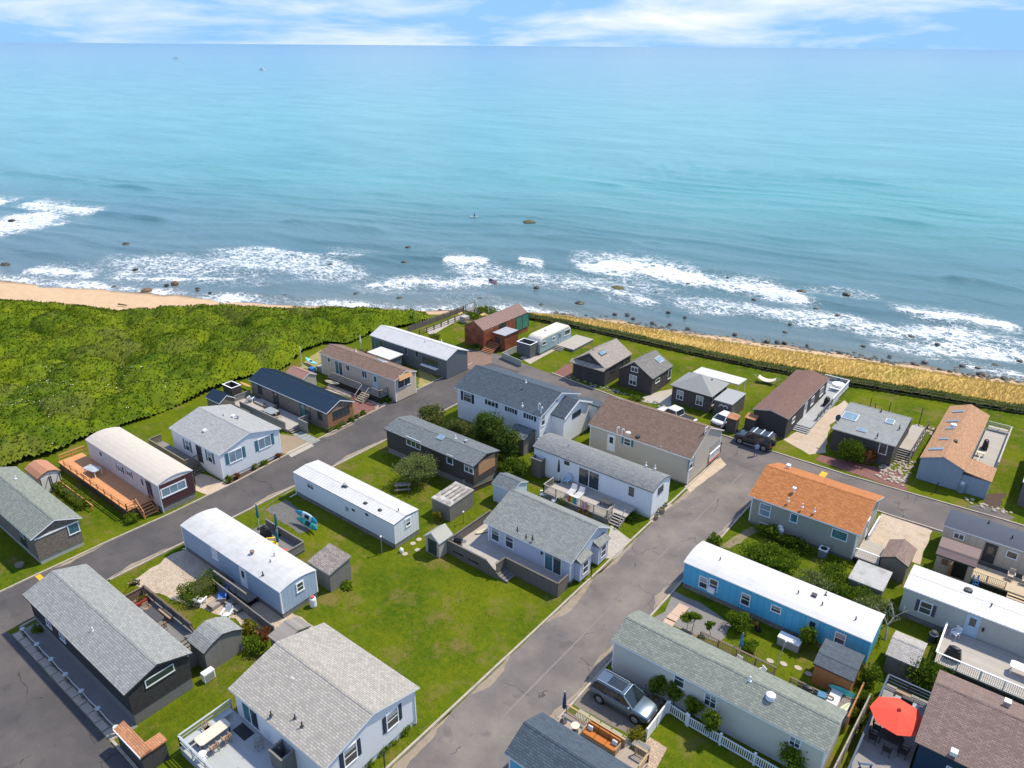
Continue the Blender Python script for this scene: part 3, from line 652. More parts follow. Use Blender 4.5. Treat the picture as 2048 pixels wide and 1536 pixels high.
def stairs(D, x, y, dx, dy, w, z, n, m=None, tread=.28, handrail=None):
    """flight down from (x, y, z) in direction (dx, dy)"""
    m = m or GREYWOOD; rise = z / (n + 1) if n else z; px, py = -dy, dx
    for k in range(n):
        zz = z - rise * (k + 1); a = k * tread; c = a + tread
        pts = [(x + dx * a + px * w / 2, y + dy * a + py * w / 2), (x + dx * c + px * w / 2, y + dy * c + py * w / 2), (x + dx * c - px * w / 2, y + dy * c - py * w / 2), (x + dx * a - px * w / 2, y + dy * a - py * w / 2)]
        D.add('step', B().prism(pts, zz - .05, zz), m)
    for s_ in (-1, 1):
        ox, oy = px * s_ * (w / 2 + .02), py * s_ * (w / 2 + .02); e = tread * (n + .3)
        D.add('stringer', B().bar((x + ox, y + oy, z - .22), (x + ox + dx * e, y + oy + dy * e, .02), .05, .26), m)
        if handrail:
            D.add('handrail', B().bar((x + ox, y + oy, z + .9), (x + ox + dx * e, y + oy + dy * e, .85), .07, .07), handrail)
            D.add('post', B().bar((x + ox + dx * e * .97, y + oy + dy * e * .97, 0), (x + ox + dx * e * .97, y + oy + dy * e * .97, .88), .08), handrail)
def deck(label, x0, x1, y0, y1, z, floor=None, skirt=None, name='wooden_deck', rails=(), rm=None, style='open', h=.95, cat='deck'):
    D = T(name, label, cat, ((x0 + x1) / 2, (y0 + y1) / 2, 0)); floor = floor or GREYWOOD
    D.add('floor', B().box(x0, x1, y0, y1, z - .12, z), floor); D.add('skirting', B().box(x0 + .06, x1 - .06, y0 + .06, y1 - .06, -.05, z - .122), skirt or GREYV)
    i = .06
    for (p, q) in rails: rail(D, p, q, z, h, style, rm or floor)
    D.z = z; return D
def shed(label, x0, x1, y0, y1, ze, prof, wall, roof, axis='x', trim=None, ov=(.12, .12), zs=0, skirt=None, name='garden_shed', **k):
    return house(name, label, x0, x1, y0, y1, ze, prof, wall, roof, trim=trim, skirt=skirt, ov=ov, zs=zs, axis=axis, cat='shed', zb=-.05, **k)
def shower(label, x0, x1, y0, y1, h, m, cap=None, inner=None):
    D = T('outdoor_shower', label, 'shower', ((x0 + x1) / 2, (y0 + y1) / 2, 0)); w = .06
    for n_, r_ in (('panel', (x0, x1, y0, y0 + w)), ('panel', (x0, x1, y1 - w, y1)), ('panel', (x0, x0 + w, y0 + w + .002, y1 - w - .002)), ('panel', (x1 - w, x1, y0 + w + .002, y1 - w - .002))):
        D.add(n_, B().box(*r_, .08, h), m)
    c = B(); e = .05
    c.box(x0 - e, x1 + e, y0 - e, y0 + w + .04, h + .002, h + .05); c.box(x0 - e, x1 + e, y1 - w - .04, y1 + e, h + .002, h + .05)
    c.box(x0 - e, x0 + w + .04, y0 + w + .042, y1 - w - .042, h + .002, h + .05); c.box(x1 - w - .04, x1 + e, y0 + w + .042, y1 - w - .042, h + .002, h + .05)
    D.add('cap_rail', c, cap or m); D.add('floor', B().box(x0 + w, x1 - w, y0 + w, y1 - w, .02, .1), inner or GREYWOOD)
    D.add('shower_pipe', B().tube((x0 + .15, (y0 + y1) / 2, .1), (x0 + .15, (y0 + y1) / 2, h - .1), .02).tube((x0 + .15, (y0 + y1) / 2, h - .1), (x0 + .4, (y0 + y1) / 2, h - .06), .02), METAL)
    return D

# ------------------------------------------------------------------ finishes
rf_grey = mat('grey_shingles', (.285, .290, .275), .9, .14, 2, .5, pat='shingle', per=.15, col2=(.205, .215, .205), dirt=.08)
rf_pale = mat('pale_taupe_shingles', (.365, .345, .30), .9, .12, 2, .5, pat='shingle', per=.16, col2=(.275, .255, .225))
rf_green = mat('green_grey_shingles', (.225, .245, .205), .9, .12, 2, .5, pat='shingle', per=.16, col2=(.15, .17, .145))
rf_slate = mat('slate_shingles', (.155, .175, .18), .9, .14, 2, .5, pat='shingle', per=.15, col2=(.10, .12, .125))
rf_navy = mat('navy_shingles', (.066, .092, .118), .85, .16, 2, .5, pat='shingle', per=.15, col2=(.042, .058, .076))
rf_brown = mat('brown_shingles', (.21, .143, .105), .9, .14, 2, .5, pat='shingle', per=.15, col2=(.15, .09, .068))
rf_mauve = mat('mauve_brown_shingles', (.215, .15, .13), .9, .16, 2, .5, pat='shingle', per=.15, col2=(.14, .10, .085))
rf_rust = mat('rust_shingles', (.46, .185, .060), .9, .25, 2, .5, pat='shingle', per=.15, col2=(.34, .115, .032))
rf_cedar = mat('tan_cedar_shingles', (.44, .245, .135), .9, .18, 2, .5, pat='shingle', per=.14, swap=True, col2=(.30, .17, .09))
rf_orange = mat('orange_shingles', (.46, .22, .11), .9, .18, 2, .5, pat='shingle', per=.14, col2=(.36, .16, .08))
rf_redbrown = mat('red_brown_shingles', (.185, .105, .082), .9, .14, 2, .5, pat='shingle', per=.15, swap=True, col2=(.14, .078, .062))
rf_drift = mat('driftwood_shingles', (.33, .29, .255), .9, .18, 2, .5, pat='shingle', per=.15, swap=True, col2=(.25, .22, .195))
rf_smoke = mat('smoke_shingles', (.20, .19, .175), .9, .18, 2, .5, pat='shingle', per=.15, swap=True, col2=(.14, .135, .125))
rf_white = mat('white_roof_membrane', (.54, .53, .505), .6, .06, 1.2, .15, dirt=.15)
rf_whitem = mat('white_roof_metal', (.55, .545, .53), .55, .09, 1.2, .12, dirt=.18)
rf_cream = mat('cream_roof', (.50, .45, .38), .7, .08, 1, .1, dirt=.12)
rf_palegrey = mat('pale_grey_roof', (.52, .52, .505), .75, .08, .9, .15, col2=(.44, .44, .43))
rf_dkflat = mat('blue_black_roof', (.050, .064, .09), .8, .15, 1.5, .2)
rf_navym = mat('navy_metal_roof', (.014, .033, .058), .42, .12, 1.5, .05, spec=.5)
rf_cormetal = mat('weathered_red_metal', (.145, .062, .052), .5, .15, 1.5, .05)
w_white = mat('white_lap_siding', (.77, .79, .81), .6, .05, 2, .4, pat='lap', per=.11)
w_whitev = mat('white_board_siding', (.67, .70, .72), .65, .07, 2, .4, pat='vert', per=.42, dirt=.05)
w_bw = mat('white_batten_siding', (.74, .775, .79), .6, .05, 2, .4, pat='vert', per=.3)
w_blue = mat('soft_blue_siding', (.325, .42, .53), .6, .06, 2, .4, pat='vert', per=.4)
w_bright = mat('bright_blue_siding', (.085, .41, .63), .6, .06, 2, .25, pat='vert', per=.6)
w_lilac = mat('pale_lilac_siding', (.47, .52, .61), .65, .06, 2, .3, pat='lap', per=.1)
w_tan = mat('tan_lap_siding', (.53, .47, .385), .65, .06, 2, .4, pat='lap', per=.11)
w_sage = mat('sage_tan_siding', (.33, .325, .265), .7, .07, 2, .5, pat='vert', per=.2)
w_cream = mat('cream_lap_siding', (.66, .625, .54), .65, .06, 2, .45, pat='lap', per=.11)
w_greenbeige = mat('greige_lap_siding', (.47, .48, .43), .65, .07, 2, .45, pat='lap', per=.13)
w_beige = mat('beige_panel_siding', (.50, .44, .355), .7, .08, 2, .3, pat='vert', per=.6)
w_peach = mat('peach_panel_siding', (.58, .475, .365), .7, .06, 2, .3, pat='vert', per=.5)
w_dark = mat('charcoal_shingle_siding', (.050, .047, .044), .9, .3, 3, .5, pat='shinglewall', per=.14, bw=.16, col2=(.03, .028, .027))
w_darkv = mat('charcoal_board_siding', (.062, .058, .055), .85, .2, 3, .5, pat='vert', per=.2)
w_bark = mat('dark_brown_siding', (.085, .073, .064), .9, .22, 3, .5, pat='shinglewall', per=.13, bw=.15)
w_char = mat('weathered_charcoal_siding', (.105, .096, .088), .9, .25, 3, .5, pat='shinglewall', per=.13, bw=.15)
w_grey = mat('grey_shingle_siding', (.22, .195, .17), .9, .28, 3, .6, pat='shinglewall', per=.15, bw=.17, col2=(.15, .115, .09))
w_cedar = mat('fresh_cedar_shingle', (.33, .165, .085), .85, .25, 3, .5, pat='shinglewall', per=.13, bw=.16, col2=(.24, .115, .06))
w_silver = mat('silvered_shingle', (.235, .20, .175), .9, .22, 2, .5, pat='shinglewall', per=.13, bw=.16, col2=(.18, .145, .12))
w_slate = mat('slate_clapboard', (.125, .145, .165), .7, .1, 2, .6, pat='lap', per=.18)
w_redwood = mat('red_cedar_boards', (.235, .068, .034), .65, .25, 2, .5, pat='vert', per=.16, col2=(.30, .105, .05))
w_bluegrey = mat('blue_grey_boards', (.255, .335, .41), .75, .1, 2, .5, pat='vert', per=.3)
w_navy = mat('navy_siding', (.018, .05, .10), .6, .1, 2, .4, pat='lap', per=.12)
sk_block = mat('grey_block', (.22, .215, .20), .95, .18, 3, .4, pat='shinglewall', per=.2, bw=.4)
sk_white = mat('white_skirting', (.60, .62, .63), .7, .1, 2, .3, pat='vert', per=.15)
TEAL = mat('teal_shutter', (.055, .165, .21), .6, .1); NAVY = mat('navy_shutter', (.02, .032, .06), .6, .1); PURP = mat('plum_shutter', (.085, .08, .11), .6, .1); DKGRN = mat('dark_shutter', (.03, .055, .06), .6, .1)
plywood = mat('raw_plywood', (.45, .25, .12), .85, .2, 1.5, .2)
lattice_w = mat('cedar_deck', (.60, .28, .115), .75, .12, 2, .4, pat='py', per=.14)
cedar_rail = mat('cedar_rail', (.55, .24, .085), .75, .15, 2, .2)
deck_grey = mat('grey_painted_deck', (.37, .39, .385), .75, .06, 2, .4, pat='px', per=.14)
deck_pale = mat('pale_deck', (.41, .375, .325), .85, .14, 2, .4, pat='px', per=.14)
deck_paley = mat('pale_deck_y', (.41, .375, .325), .85, .14, 2, .4, pat='py', per=.14)
deck_dark = mat('dark_grey_deck', (.20, .195, .19), .85, .16, 2, .4, pat='px', per=.14)
fence_brown = mat('brown_fence_boards', (.155, .135, .115), .85, .2, 2, .5, pat='vert', per=.14)

# --- dark shingled home on the corner lot
H1 = house('mobile_home', 'dark shingled mobile home with long grey roof behind rope-and-post fence', -60.70,-44.12,13.61,18.68, 3.3, gable(.85), w_dark, rf_grey, DARKTRIM, mat('grey_plank_skirting', (.20, .195, .185), .9, .2, 2, .5, pat='lap', per=.2), ov=(.3, .2), zs=1.05)
win(H1, '+x', 16.21,2.92, 2.0, .55, 'pic', mat('pale_green_trim', (.55, .62, .56), .6, .08))
for q in (-57.2, -54.8): win(H1, '-y', q, 2.0, .8, .5, 'sl')
for q in (-55.5, -48.5): win(H1, '+y', q, 2.1, .9, .9)
vent(H1, -51.47,15.05,3.75, 'pipe', WHITE)
# --- white home with taupe roof and grey deck
H2 = house('house', 'white lap-sided house with pale taupe shingle roof and grey painted deck', -39.08,-28.78,18.35,26.70, 3.35, gable(1.15), w_white, rf_pale, WHITE, sk_white, ov=(.3, .25), zs=.45, cat='house', corner=WHITE)
win(H2, '+x', 24.24,2.35, .95, 1.35, 'dh', shut=NAVY); win(H2, '+x', 20.57,2.41, .95, 1.35, 'dh', shut=NAVY)
door(H2, '-y', -37.15, .95, 1.75, 2.02, slider=True)
H2.add('downspout', B().box(H2.x1 + .02, H2.x1 + .09, H2.y1 - .1, H2.y1 - .03, .1, 3.2), WHITE)
for q in ((-35.64,21.43,4.00), (-33.56,21.84,4.00)): vent(H2, q[0], q[1], q[2], 'box', mat('putty_vent', (.50, .49, .46), .6))
for q in ((-34.58,18.71,3.65), (-33.10,19.52,3.70), (-32.23,19.41,3.70)): vent(H2, q[0], q[1], q[2], 'pipe', DARKTRIM)
# --- soft blue mobile home
H3 = house('mobile_home', 'soft blue mobile home with smooth pale grey bowed roof and red-capped gas tank', -60.38,-45.17,26.97,30.74, 2.85, bow(.34), w_blue, rf_palegrey, WHITE, GREYV, ov=(.05, .05), zs=.55, thick=.06, corner=WHITE)
win(H3, '+x', 28.97,2.19, .55, .75, 'dh', fw=.12); win(H3, '-y', -54.82,2.17, .75, 1.0, 'dh', fw=.1, pane=mat('drawn_blind', (.62, .66, .66), .5, .05))
door(H3, '-y', -50.53, .7, .75, 1.95)
H3.add('gutter_pipe', B().tube((H3.x0 - .03, H3.y0 + .06, .1), (H3.x0 - .03, H3.y0 + .06, 2.8), .05).tube((H3.x0 - .03, H3.y0 + .06, .12), (H3.x0 - .35, H3.y0 - .1, .06), .05), WHITE)
vent(H3, -50.98,28.43,3.15, 'cap', mat('rusty_flue', (.26, .18, .13), .7, .3)); vent(H3, -49.24,29.46,3.15, 'pipe'); vent(H3, -48.74,28.69,3.10, 'pipe', BLACK); vent(H3, -47.99,27.39,3.00, 'pipe', BLACK)
H3.add('porch_floor', B().box(-51.95, -48.79, H3.y0 - 1.0, H3.y0 - .02, .45, .58), GREYWOOD)
stairs(H3, -49.61, H3.y0 - .5, 1, 0, .8, .56, 3, BLACK)
rail(H3, (H3.x0 + 6.6, H3.y0 - .98), (-48.79, H3.y0 - .98), .56, .9, 'mid', GREYWOOD)
# --- white ribbed mobile home with kayaks
H4 = house('mobile_home', 'white panelled mobile home with ribbed white metal roof and kayak on its wall', -60.12,-44.84,39.51,42.84, 2.84, gable(.2, .5), w_whitev, rf_whitem, DARKTRIM, sk_block, ov=(.05, .05), zs=.55, thick=.07, ribs=(.42, .035, rf_whitem))
win(H4, '+x', 41.36,2.16, .5, .75, 'dh', fw=.1); win(H4, '-y', -57.32,2.21, .95, .62, 'sl'); win(H4, '-y', -50.66,2.05, .5, .36, 'pic', fw=.05); win(H4, '-y', -48.66,2.37, .5, .36, 'pic', fw=.05)
H4.add('meter_box', H4.bx(B(), '-y', -51.78, -51.48, 1.6, 2.0, 0, .12), METAL)
H4.add('gutter_pipe', B().tube((H4.x0 - .03, H4.y0 + .06, .1), (H4.x0 - .03, H4.y0 + .06, 2.75), .05).tube((H4.x0 - .03, H4.y0 + .06, .12), (H4.x0 - .1, H4.y0 - .75, .06), .05), WHITE)
vent(H4, -53.43,40.94,3.00, 'cap'); H4.add('flashing', B().box(-53.43 - .35, -53.43 + .35, 40.94 - .2, 40.94 + .2, 2.9, 3.06), DARKTRIM)
for q in ((-49.55,40.22,2.98), (-47.54,40.28,2.98)): H4.add('roof_patch', B().box(q[0] - .2, q[0] + .2, q[1] - .12, q[1] + .12, 2.85, 3.05), DARKTRIM)
vent(H4, -45.94,41.19,3.00, 'pipe', DARKTRIM)
# --- charcoal mobile home with plywood patch
H5 = house('mobile_home', 'charcoal shingled mobile home with bare plywood patch on its gable and one skylight', -59.41,-45.59,51.80,56.36, 3.2, gable(.62), w_bark, rf_slate, DARKTRIM, sk_block, ov=(.25, .2), zs=.75)
win(H5, '-y', -54.78,2.81, 2.1, .95, 'tri'); win(H5, '-y', -49.19,2.69, .8, 1.0, 'pic'); win(H5, '-y', -46.44,2.64, 1.15, 1.0, 'sl')
H5.add('plywood_patch', H5.bx(B(), '+x', 52.83, 55.63, 1.56, 3.16, 0, .03), plywood)
skylight(H5, -52.04, 53.69, .9, .7)
vent(H5, -50.69,54.64,3.75, 'pipe', WHITE); vent(H5, -49.06,54.07,3.60, 'pipe', WHITE); vent(H5, -49.23,54.77,3.75, 'box')
# --- pale lilac house with fenced deck
H6 = house('house', 'pale lilac house with grey shingle roof and two boxed bay windows', -38.73,-28.63,45.28,52.15, 2.75, gable(1.55, .62), w_lilac, mat('soft_grey_shingles', (.24, .255, .235), .9, .14, 2, .5, pat='shingle', per=.16, col2=(.165, .18, .17)), WHITE, sk_block, ov=(.35, .3), zs=.4, cat='house', corner=WHITE)
win(H6, '-y', -37.50,1.69, .85, 1.45); win(H6, '-y', -35.81,1.66, .85, 1.45)
door(H6, '-y', -30.81, .5, 1.75, 2.0, slider=True)
for q, nm in ((47.14, 'bay'), (50.18, 'bay')):
    by0, by1 = q - .85, q + .85; bx1 = H6.x1 + .6
    o = H6.add('bay', B().box(H6.x1 + .004, bx1, by0, by1, .25, 2.25), w_lilac)
    H6.add('bay_roof', B().hull([(H6.x1 + .004, by0 - .15, 2.26), (bx1 + .15, by0 - .15, 2.26), (bx1 + .15, by1 + .15, 2.26), (H6.x1 + .004, by1 + .15, 2.26)], [(H6.x1 + .004, by0 - .1, 2.72), (bx1 + .15, by0 - .15, 2.36), (bx1 + .15, by1 + .15, 2.36), (H6.x1 + .004, by1 + .1, 2.72)]), MATS['soft_grey_shingles'], o)
    b = B(); b.box(bx1 + .003, bx1 + .05, q - .47, q + .47, .72, .8); b.box(bx1 + .003, bx1 + .05, q - .47, q + .47, 2.02, 2.1); b.box(bx1 + .003, bx1 + .05, q - .47, q - .39, .8, 2.02); b.box(bx1 + .003, bx1 + .05, q + .39, q + .47, .8, 2.02); b.box(bx1 + .003, bx1 + .04, q - .39, q + .39, 1.39, 1.44)
    f = H6.add('window', b, WHITE); H6.add('pane', B().box(bx1 + .003, bx1 + .02, q - .39, q + .39, .8, 2.02), GL, f)
for q in ((-34.72,45.41,3.50), (-33.62,45.27,3.30), (-33.11,45.57,3.20)): vent(H6, q[0], q[1], q[2], 'pipe', DARKTRIM)
H6.add('wall_lamp', H6.bx(B(), '-y', -32.05 - .06, -32.05 + .06, 1.95, 2.2, 0, .14), BLACK)
# --- white board-and-batten home with rounded grey roof
H7 = house('mobile_home', 'white batten-sided mobile home with rounded grey shingle roof and wooden side porch', -43.28,-28.13,59.17,63.18, 3.3, bow(.62, 9), w_bw, mat('mid_grey_shingles', (.215, .225, .225), .9, .14, 2, .5, pat='shingle', per=.15, col2=(.15, .16, .16)), DARKTRIM, sk_white, ov=(.15, .15), zs=.35, thick=.09)
win(H7, '+x', 60.98,2.72, .95, .6, 'pic', DARKTRIM); win(H7, '-y', -30.68,2.35, .65, 1.1, 'pic')
door(H7, '-y', -35.84, .85, 2.5, 2.05, slider=True, pane=GL); win(H7, '-y', -38.70,2.78, .7, .5, 'pic')
for q in ((-39.55,60.87,3.85),): vent(H7, *q, 'pipe')
vent(H7, -30.94,62.57,3.90, 'pipe', WHITE); vent(H7, -29.91,62.62,3.90, 'pipe', WHITE)
# --- tan house with brown roof
H8 = house('house', 'tan house with big brown roof, teal shutters and recessed white porch', -41.22,-28.05,67.32,75.99, 3.5, gable(2.1, .5), w_tan, rf_brown, WHITE, sk_block, ov=(.25, .2), zs=.2, cat='house', corner=WHITE)
win(H8, '+x', 67.90,2.64, .8, 1.3, shut=TEAL); win(H8, '+x', 70.97,5.37, .55, .85)
win(H8, '-y', -35.99,2.78, .8, .75, 'dh', shut=TEAL); door(H8, '-y', -38.08, .9, .9, 2.05)
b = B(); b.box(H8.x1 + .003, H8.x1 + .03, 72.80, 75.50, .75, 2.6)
H8.add('porch_shade_panel', b, mat('porch_shade', (.33, .31, .29), .8)); rail(H8, (H8.x1 + .1, 72.80), (H8.x1 + .1, 75.50), .75, .85, 'bal', WHITE, 1.4)  # flat panel in a shade tone stands in for the porch recess
H8.add('brick_sill', B().box(H8.x1 + .004, H8.x1 + .2, 72.70, 75.60, .5, .74), mat('sill_brick', (.42, .19, .12), .85, .2))
vent(H8, -37.08,66.92,4.10, 'hook', WHITE); vent(H8, -36.39,66.86,4.10, 'hook', WHITE); vent(H8, -35.65,66.91,4.20, 'fan', mat('cream_metal', (.55, .5, .42), .6)); vent(H8, -34.46,66.96,4.20, 'box', DARKTRIM); vent(H8, -31.55,66.88,4.10, 'pipe')
# --- white house with navy roof (two storeys, lower wing on its end)
H9 = house('house', 'two-storey white house with navy shingle roof, navy shutters and end wing', -58.83, -45.28, 63.40, 71.90, 4.6, gable(1.65), w_white, rf_navy, WHITE, sk_block, ov=(.3, .3), zs=.3, cat='house', corner=WHITE)
win(H9, '-y', -56.85,3.68, 1.2, 1.25, shut=NAVY); win(H9, '-y', -52.94,4.03, 1.1, .75, 'sl', shut=NAVY); win(H9, '-y', -49.89,4.02, 1.0, .6, 'tri', shut=NAVY); win(H9, '-y', -47.03,3.99, 1.0, .6, 'tri', shut=NAVY)
win(H9, '+x', 64.32,3.81, .6, 1.3, 'dh')
H9.add('round_window', B().tube((H9.x1 + .003, 66.88, 5.53), (H9.x1 + .06, 66.88, 5.53), .28, n=16), NAVY)
vent(H9, -46.20,64.21,5.30, 'hook', WHITE); vent(H9, -45.54,63.81,5.20, 'hook', WHITE); vent(H9, -47.86,63.29,5.40, 'pipe', WHITE); vent(H9, -50.02,66.79,6.60, 'pipe', WHITE)
wx0, wx1, wy0, wy1 = H9.x1 + .004, H9.x1 + 1.75, H9.y0 + 2.4, H9.y0 + 7.8; wm = (wy0 + wy1) / 2
o = H9.add('wing_wall', B().hull([(wx0, wy0, .3), (wx0, wy1, .3), (wx0, wy1, 4.0), (wx0, wm, 5.2), (wx0, wy0, 4.0)][::-1], [(wx1, wy0, .3), (wx1, wy1, .3), (wx1, wy1, 4.0), (wx1, wm, 5.2), (wx1, wy0, 4.0)][::-1]), w_white)
b = B()
for s_, ya in ((0, wy0 - .3), (1, wy1 + .3)):
    zl = 4.0 - .3 * .44
    b.hull([(wx0, ya, zl + .02), (wx1 + .3, ya, zl + .02), (wx1 + .3, wm, 5.22), (wx0, wm, 5.22)], [(wx0, ya, zl + .17), (wx1 + .3, ya, zl + .17), (wx1 + .3, wm, 5.37), (wx0, wm, 5.37)])
H9.add('wing_roof', b, rf_navy); 
for ya in (wy0 - .3, wy1 + .3): H9.add('rake_board', B().bar((wx1 + .33, ya, 3.95), (wx1 + .33, wm, 5.3), .05, .2), WHITE)
b = B(); b.box(wx1 + .004, wx1 + .05, wm - .9, wm + .9, 3.05, 3.12); b.box(wx1 + .004, wx1 + .05, wm - .9, wm + .9, 3.7, 3.77)
for k in (-.9, -.3, .3, .83): b.box(wx1 + .004, wx1 + .05, wm + k, wm + k + .07, 3.12, 3.7)
f = H9.add('window', b, NAVY); H9.add('pane', B().box(wx1 + .004, wx1 + .02, wm - .83, wm + .83, 3.12, 3.7), GL, f)
H9.add('skirting', B().box(wx0 + .05, wx1 - .05, wy0 + .05, wy1 - .05, -.1, .296), sk_block)
sx0, sx1, sy0, sy1 = wx0 - .8, wx1 + .9, H9.y1 + .33, H9.y1 + 2.9
H9.add('side_wall', B().hull([(sx0, sy0, .3), (sx1, sy0, .3), (sx1, sy1, .3), (sx0, sy1, .3)], [(sx0, sy0, 3.4), (sx1, sy0, 3.4), (sx1, sy1, 2.7), (sx0, sy1, 2.7)]), w_white)
H9.add('side_roof', B().hull([(sx0 - .1, sy0, 3.42), (sx1 + .2, sy0, 3.42), (sx1 + .2, sy1 + .25, 2.66), (sx0 - .1, sy1 + .25, 2.66)], [(sx0 - .1, sy0, 3.55), (sx1 + .2, sy0, 3.55), (sx1 + .2, sy1 + .25, 2.8), (sx0 - .1, sy1 + .25, 2.8)]), rf_navy)
# --- sage house with rust roof
H10 = house('house', 'sage tan house with bright rust-orange shingle roof', -20.52,-9.83,64.65,72.96, 3.3, gable(1.6), w_sage, rf_rust, WHITE, sk_block, ov=(.3, .3), zs=.3, cat='house', corner=WHITE)
win(H10, '-y', -18.78,2.15, 1.0, 1.25, 'dh', pane=GLB); win(H10, '-y', -15.94,2.42, .6, .85, 'pic', pane=GLT); win(H10, '-y', -11.65,2.36, 1.3, .85, 'pic', pane=GLT)
win(H10, '-y', -18.61,0.32, .8, .5, 'sl'); door(H10, '+x', H10.y0 + 4, .6, .9, 2.0)
vent(H10, -16.86,66.73,4.30, 'cap', WHITE); vent(H10, -16.82,65.26,3.90, 'pipe', WHITE); vent(H10, -15.40,65.07,3.90, 'pipe', WHITE); vent(H10, -14.28,65.18,3.80, 'pipe', WHITE); vent(H10, -18.86,70.73,4.50, 'box', WHITE)
H10.add('meter_box', H10.bx(B(), '-y', -12.12, -12.04, .8, 1.3, 0, .1), METAL)
# --- bright blue mobile home
H11 = house('mobile_home', 'bright sky-blue mobile home with plain white roof', -21.07,-5.38,51.62,55.58, 2.75, bow(.32), w_bright, rf_whitem, WHITE, sk_block, ov=(.1, .08), zs=.5, thick=.08)
win(H11, '-y', -19.07,1.45, .68, 1.05); win(H11, '-y', -18.16,1.64, .68, 1.05)
win(H11, '-y', -15.28,1.59, .68, 1.05); win(H11, '-y', -12.72,1.96, .72, .55); win(H11, '-y', -7.60,1.80, .7, .95)
door(H11, '-y', -9.77, .55, .8, 1.95, m=mat('blue_door', (.20, .50, .66), .5))
H11.add('porch_screen', H11.bx(B(), '-y', H11.x0 + .02, H11.x0 + .3, .55, 2.6, .0, .03), w_bright)
b = H11.bx(B(), '-y', -18.52, -17.92, 1.0, 1.38, .05, .4); H11.add('air_conditioner', b, WHITE)
b = H11.bx(B(), '-y', -7.83, -7.23, 1.0, 1.38, .05, .4); H11.add('air_conditioner', b, WHITE)
vent(H11, -18.53,53.48,3.00, 'pipe', DARKTRIM); vent(H11, -11.65,53.35,3.00, 'pipe', BLACK); vent(H11, -10.52,53.86,3.05, 'box', DARKTRIM); vent(H11, -9.83,54.64,3.00, 'pipe', BLACK); vent(H11, -9.65,53.16,3.00, 'pipe', BLACK); vent(H11, -7.04,53.10,3.00, 'pipe', DARKTRIM)
# --- cream home with green-grey roof
H12 = house('mobile_home', 'cream lap-sided mobile home with long green-grey roof beside white picket fence', -20.87,-4.87,39.05,43.27, 3.2, gable(.8), w_cream, rf_green, WHITE, sk_white, ov=(.2, .15), zs=.35, corner=WHITE)
win(H12, '-y', -15.23,2.60, .72, 1.1, 'dh'); win(H12, '-y', -12.81,2.24, .78, 1.05, 'grid'); win(H12, '-y', -6.92,2.52, .62, .7, 'grid')
vent(H12, -9.25,40.56,3.85, 'fan', WHITE); vent(H12, -10.88,40.99,3.95, 'pipe', WHITE)
# --- navy roofed blue house at the near kerb
H13 = house('house', 'blue house with dark navy shingle roof beside the orange patio sofa', -20.95, -5.95, 26.27, 30.41, 3.2, gable(.95), mat('sky_blue_siding', (.13, .42, .64), .6, .06, 2, .4, pat='lap', per=.12), rf_navy, WHITE, sk_white, ov=(.2, .25), zs=.4, cat='house', corner=WHITE)
win(H13, '-y', H13.x0 + 2.4, 1.7, .8, 1.1)
# --- navy house with mauve-brown roof beside the red umbrella
H14 = house('house', 'navy house with large mauve-brown shingle roof beside red umbrella', -0.76, 13.24, 43.45, 51.31, 3.2, gable(1.25, .62), w_navy, rf_mauve, NAVY, sk_block, ov=(.3, .3), zs=.4, cat='house')
vent(H14, 3.42,49.52,4.30, 'box', METAL); vent(H14, 1.40,43.69,3.60, 'box', WHITE)
win(H14, '-y', H14.x0 + 2.2, 1.7, .8, 1.1)
# --- greige mobile home with white ribbed roof and white porch rail
H15 = house('mobile_home', 'greige mobile home with ribbed white metal roof and white-railed porch', -5.04, 10.96, 59.75, 63.60, 3.0, gable(.3), w_greenbeige, rf_whitem, WHITE, sk_block, ov=(.1, .1), zs=.55, thick=.09, ribs=(.3, .03, rf_whitem))
win(H15, '-y', -3.12,1.75, .8, 1.05, shut=PURP); door(H15, '-y', 0.25, .75, .85, 2.0, m=mat('pale_blue_door', (.45, .60, .70), .5))
vent(H15, -0.71,62.18,3.20, 'fan', DARKTRIM); vent(H15, 1.08,61.28,3.20, 'pipe', DARKTRIM)
H15.add('wall_lamp', H15.bx(B(), '-y', 0.98, 1.12, 1.7, 2.0, 0, .15), BLACK)
# --- beige mobile home with blue-black roof
H16 = house('mobile_home', 'beige panelled mobile home with flat blue-black roof edged in white', -4.22, 11.28, 71.74, 75.24, 3.0, bow(.25), w_beige, rf_dkflat, WHITE, sk_block, ov=(.06, .06), zs=.6, thick=.1)
win(H16, '-y', -2.81,2.38, .75, .55, 'sl'); win(H16, '-y', 1.50,2.24, .75, .6, 'pic'); door(H16, '-y', -0.15, .65, .85, 1.95, m=DARKTRIM)
vent(H16, -0.95,74.35,3.20, 'pipe', BLACK); vent(H16, 1.12,72.99,3.20, 'pipe', BLACK)
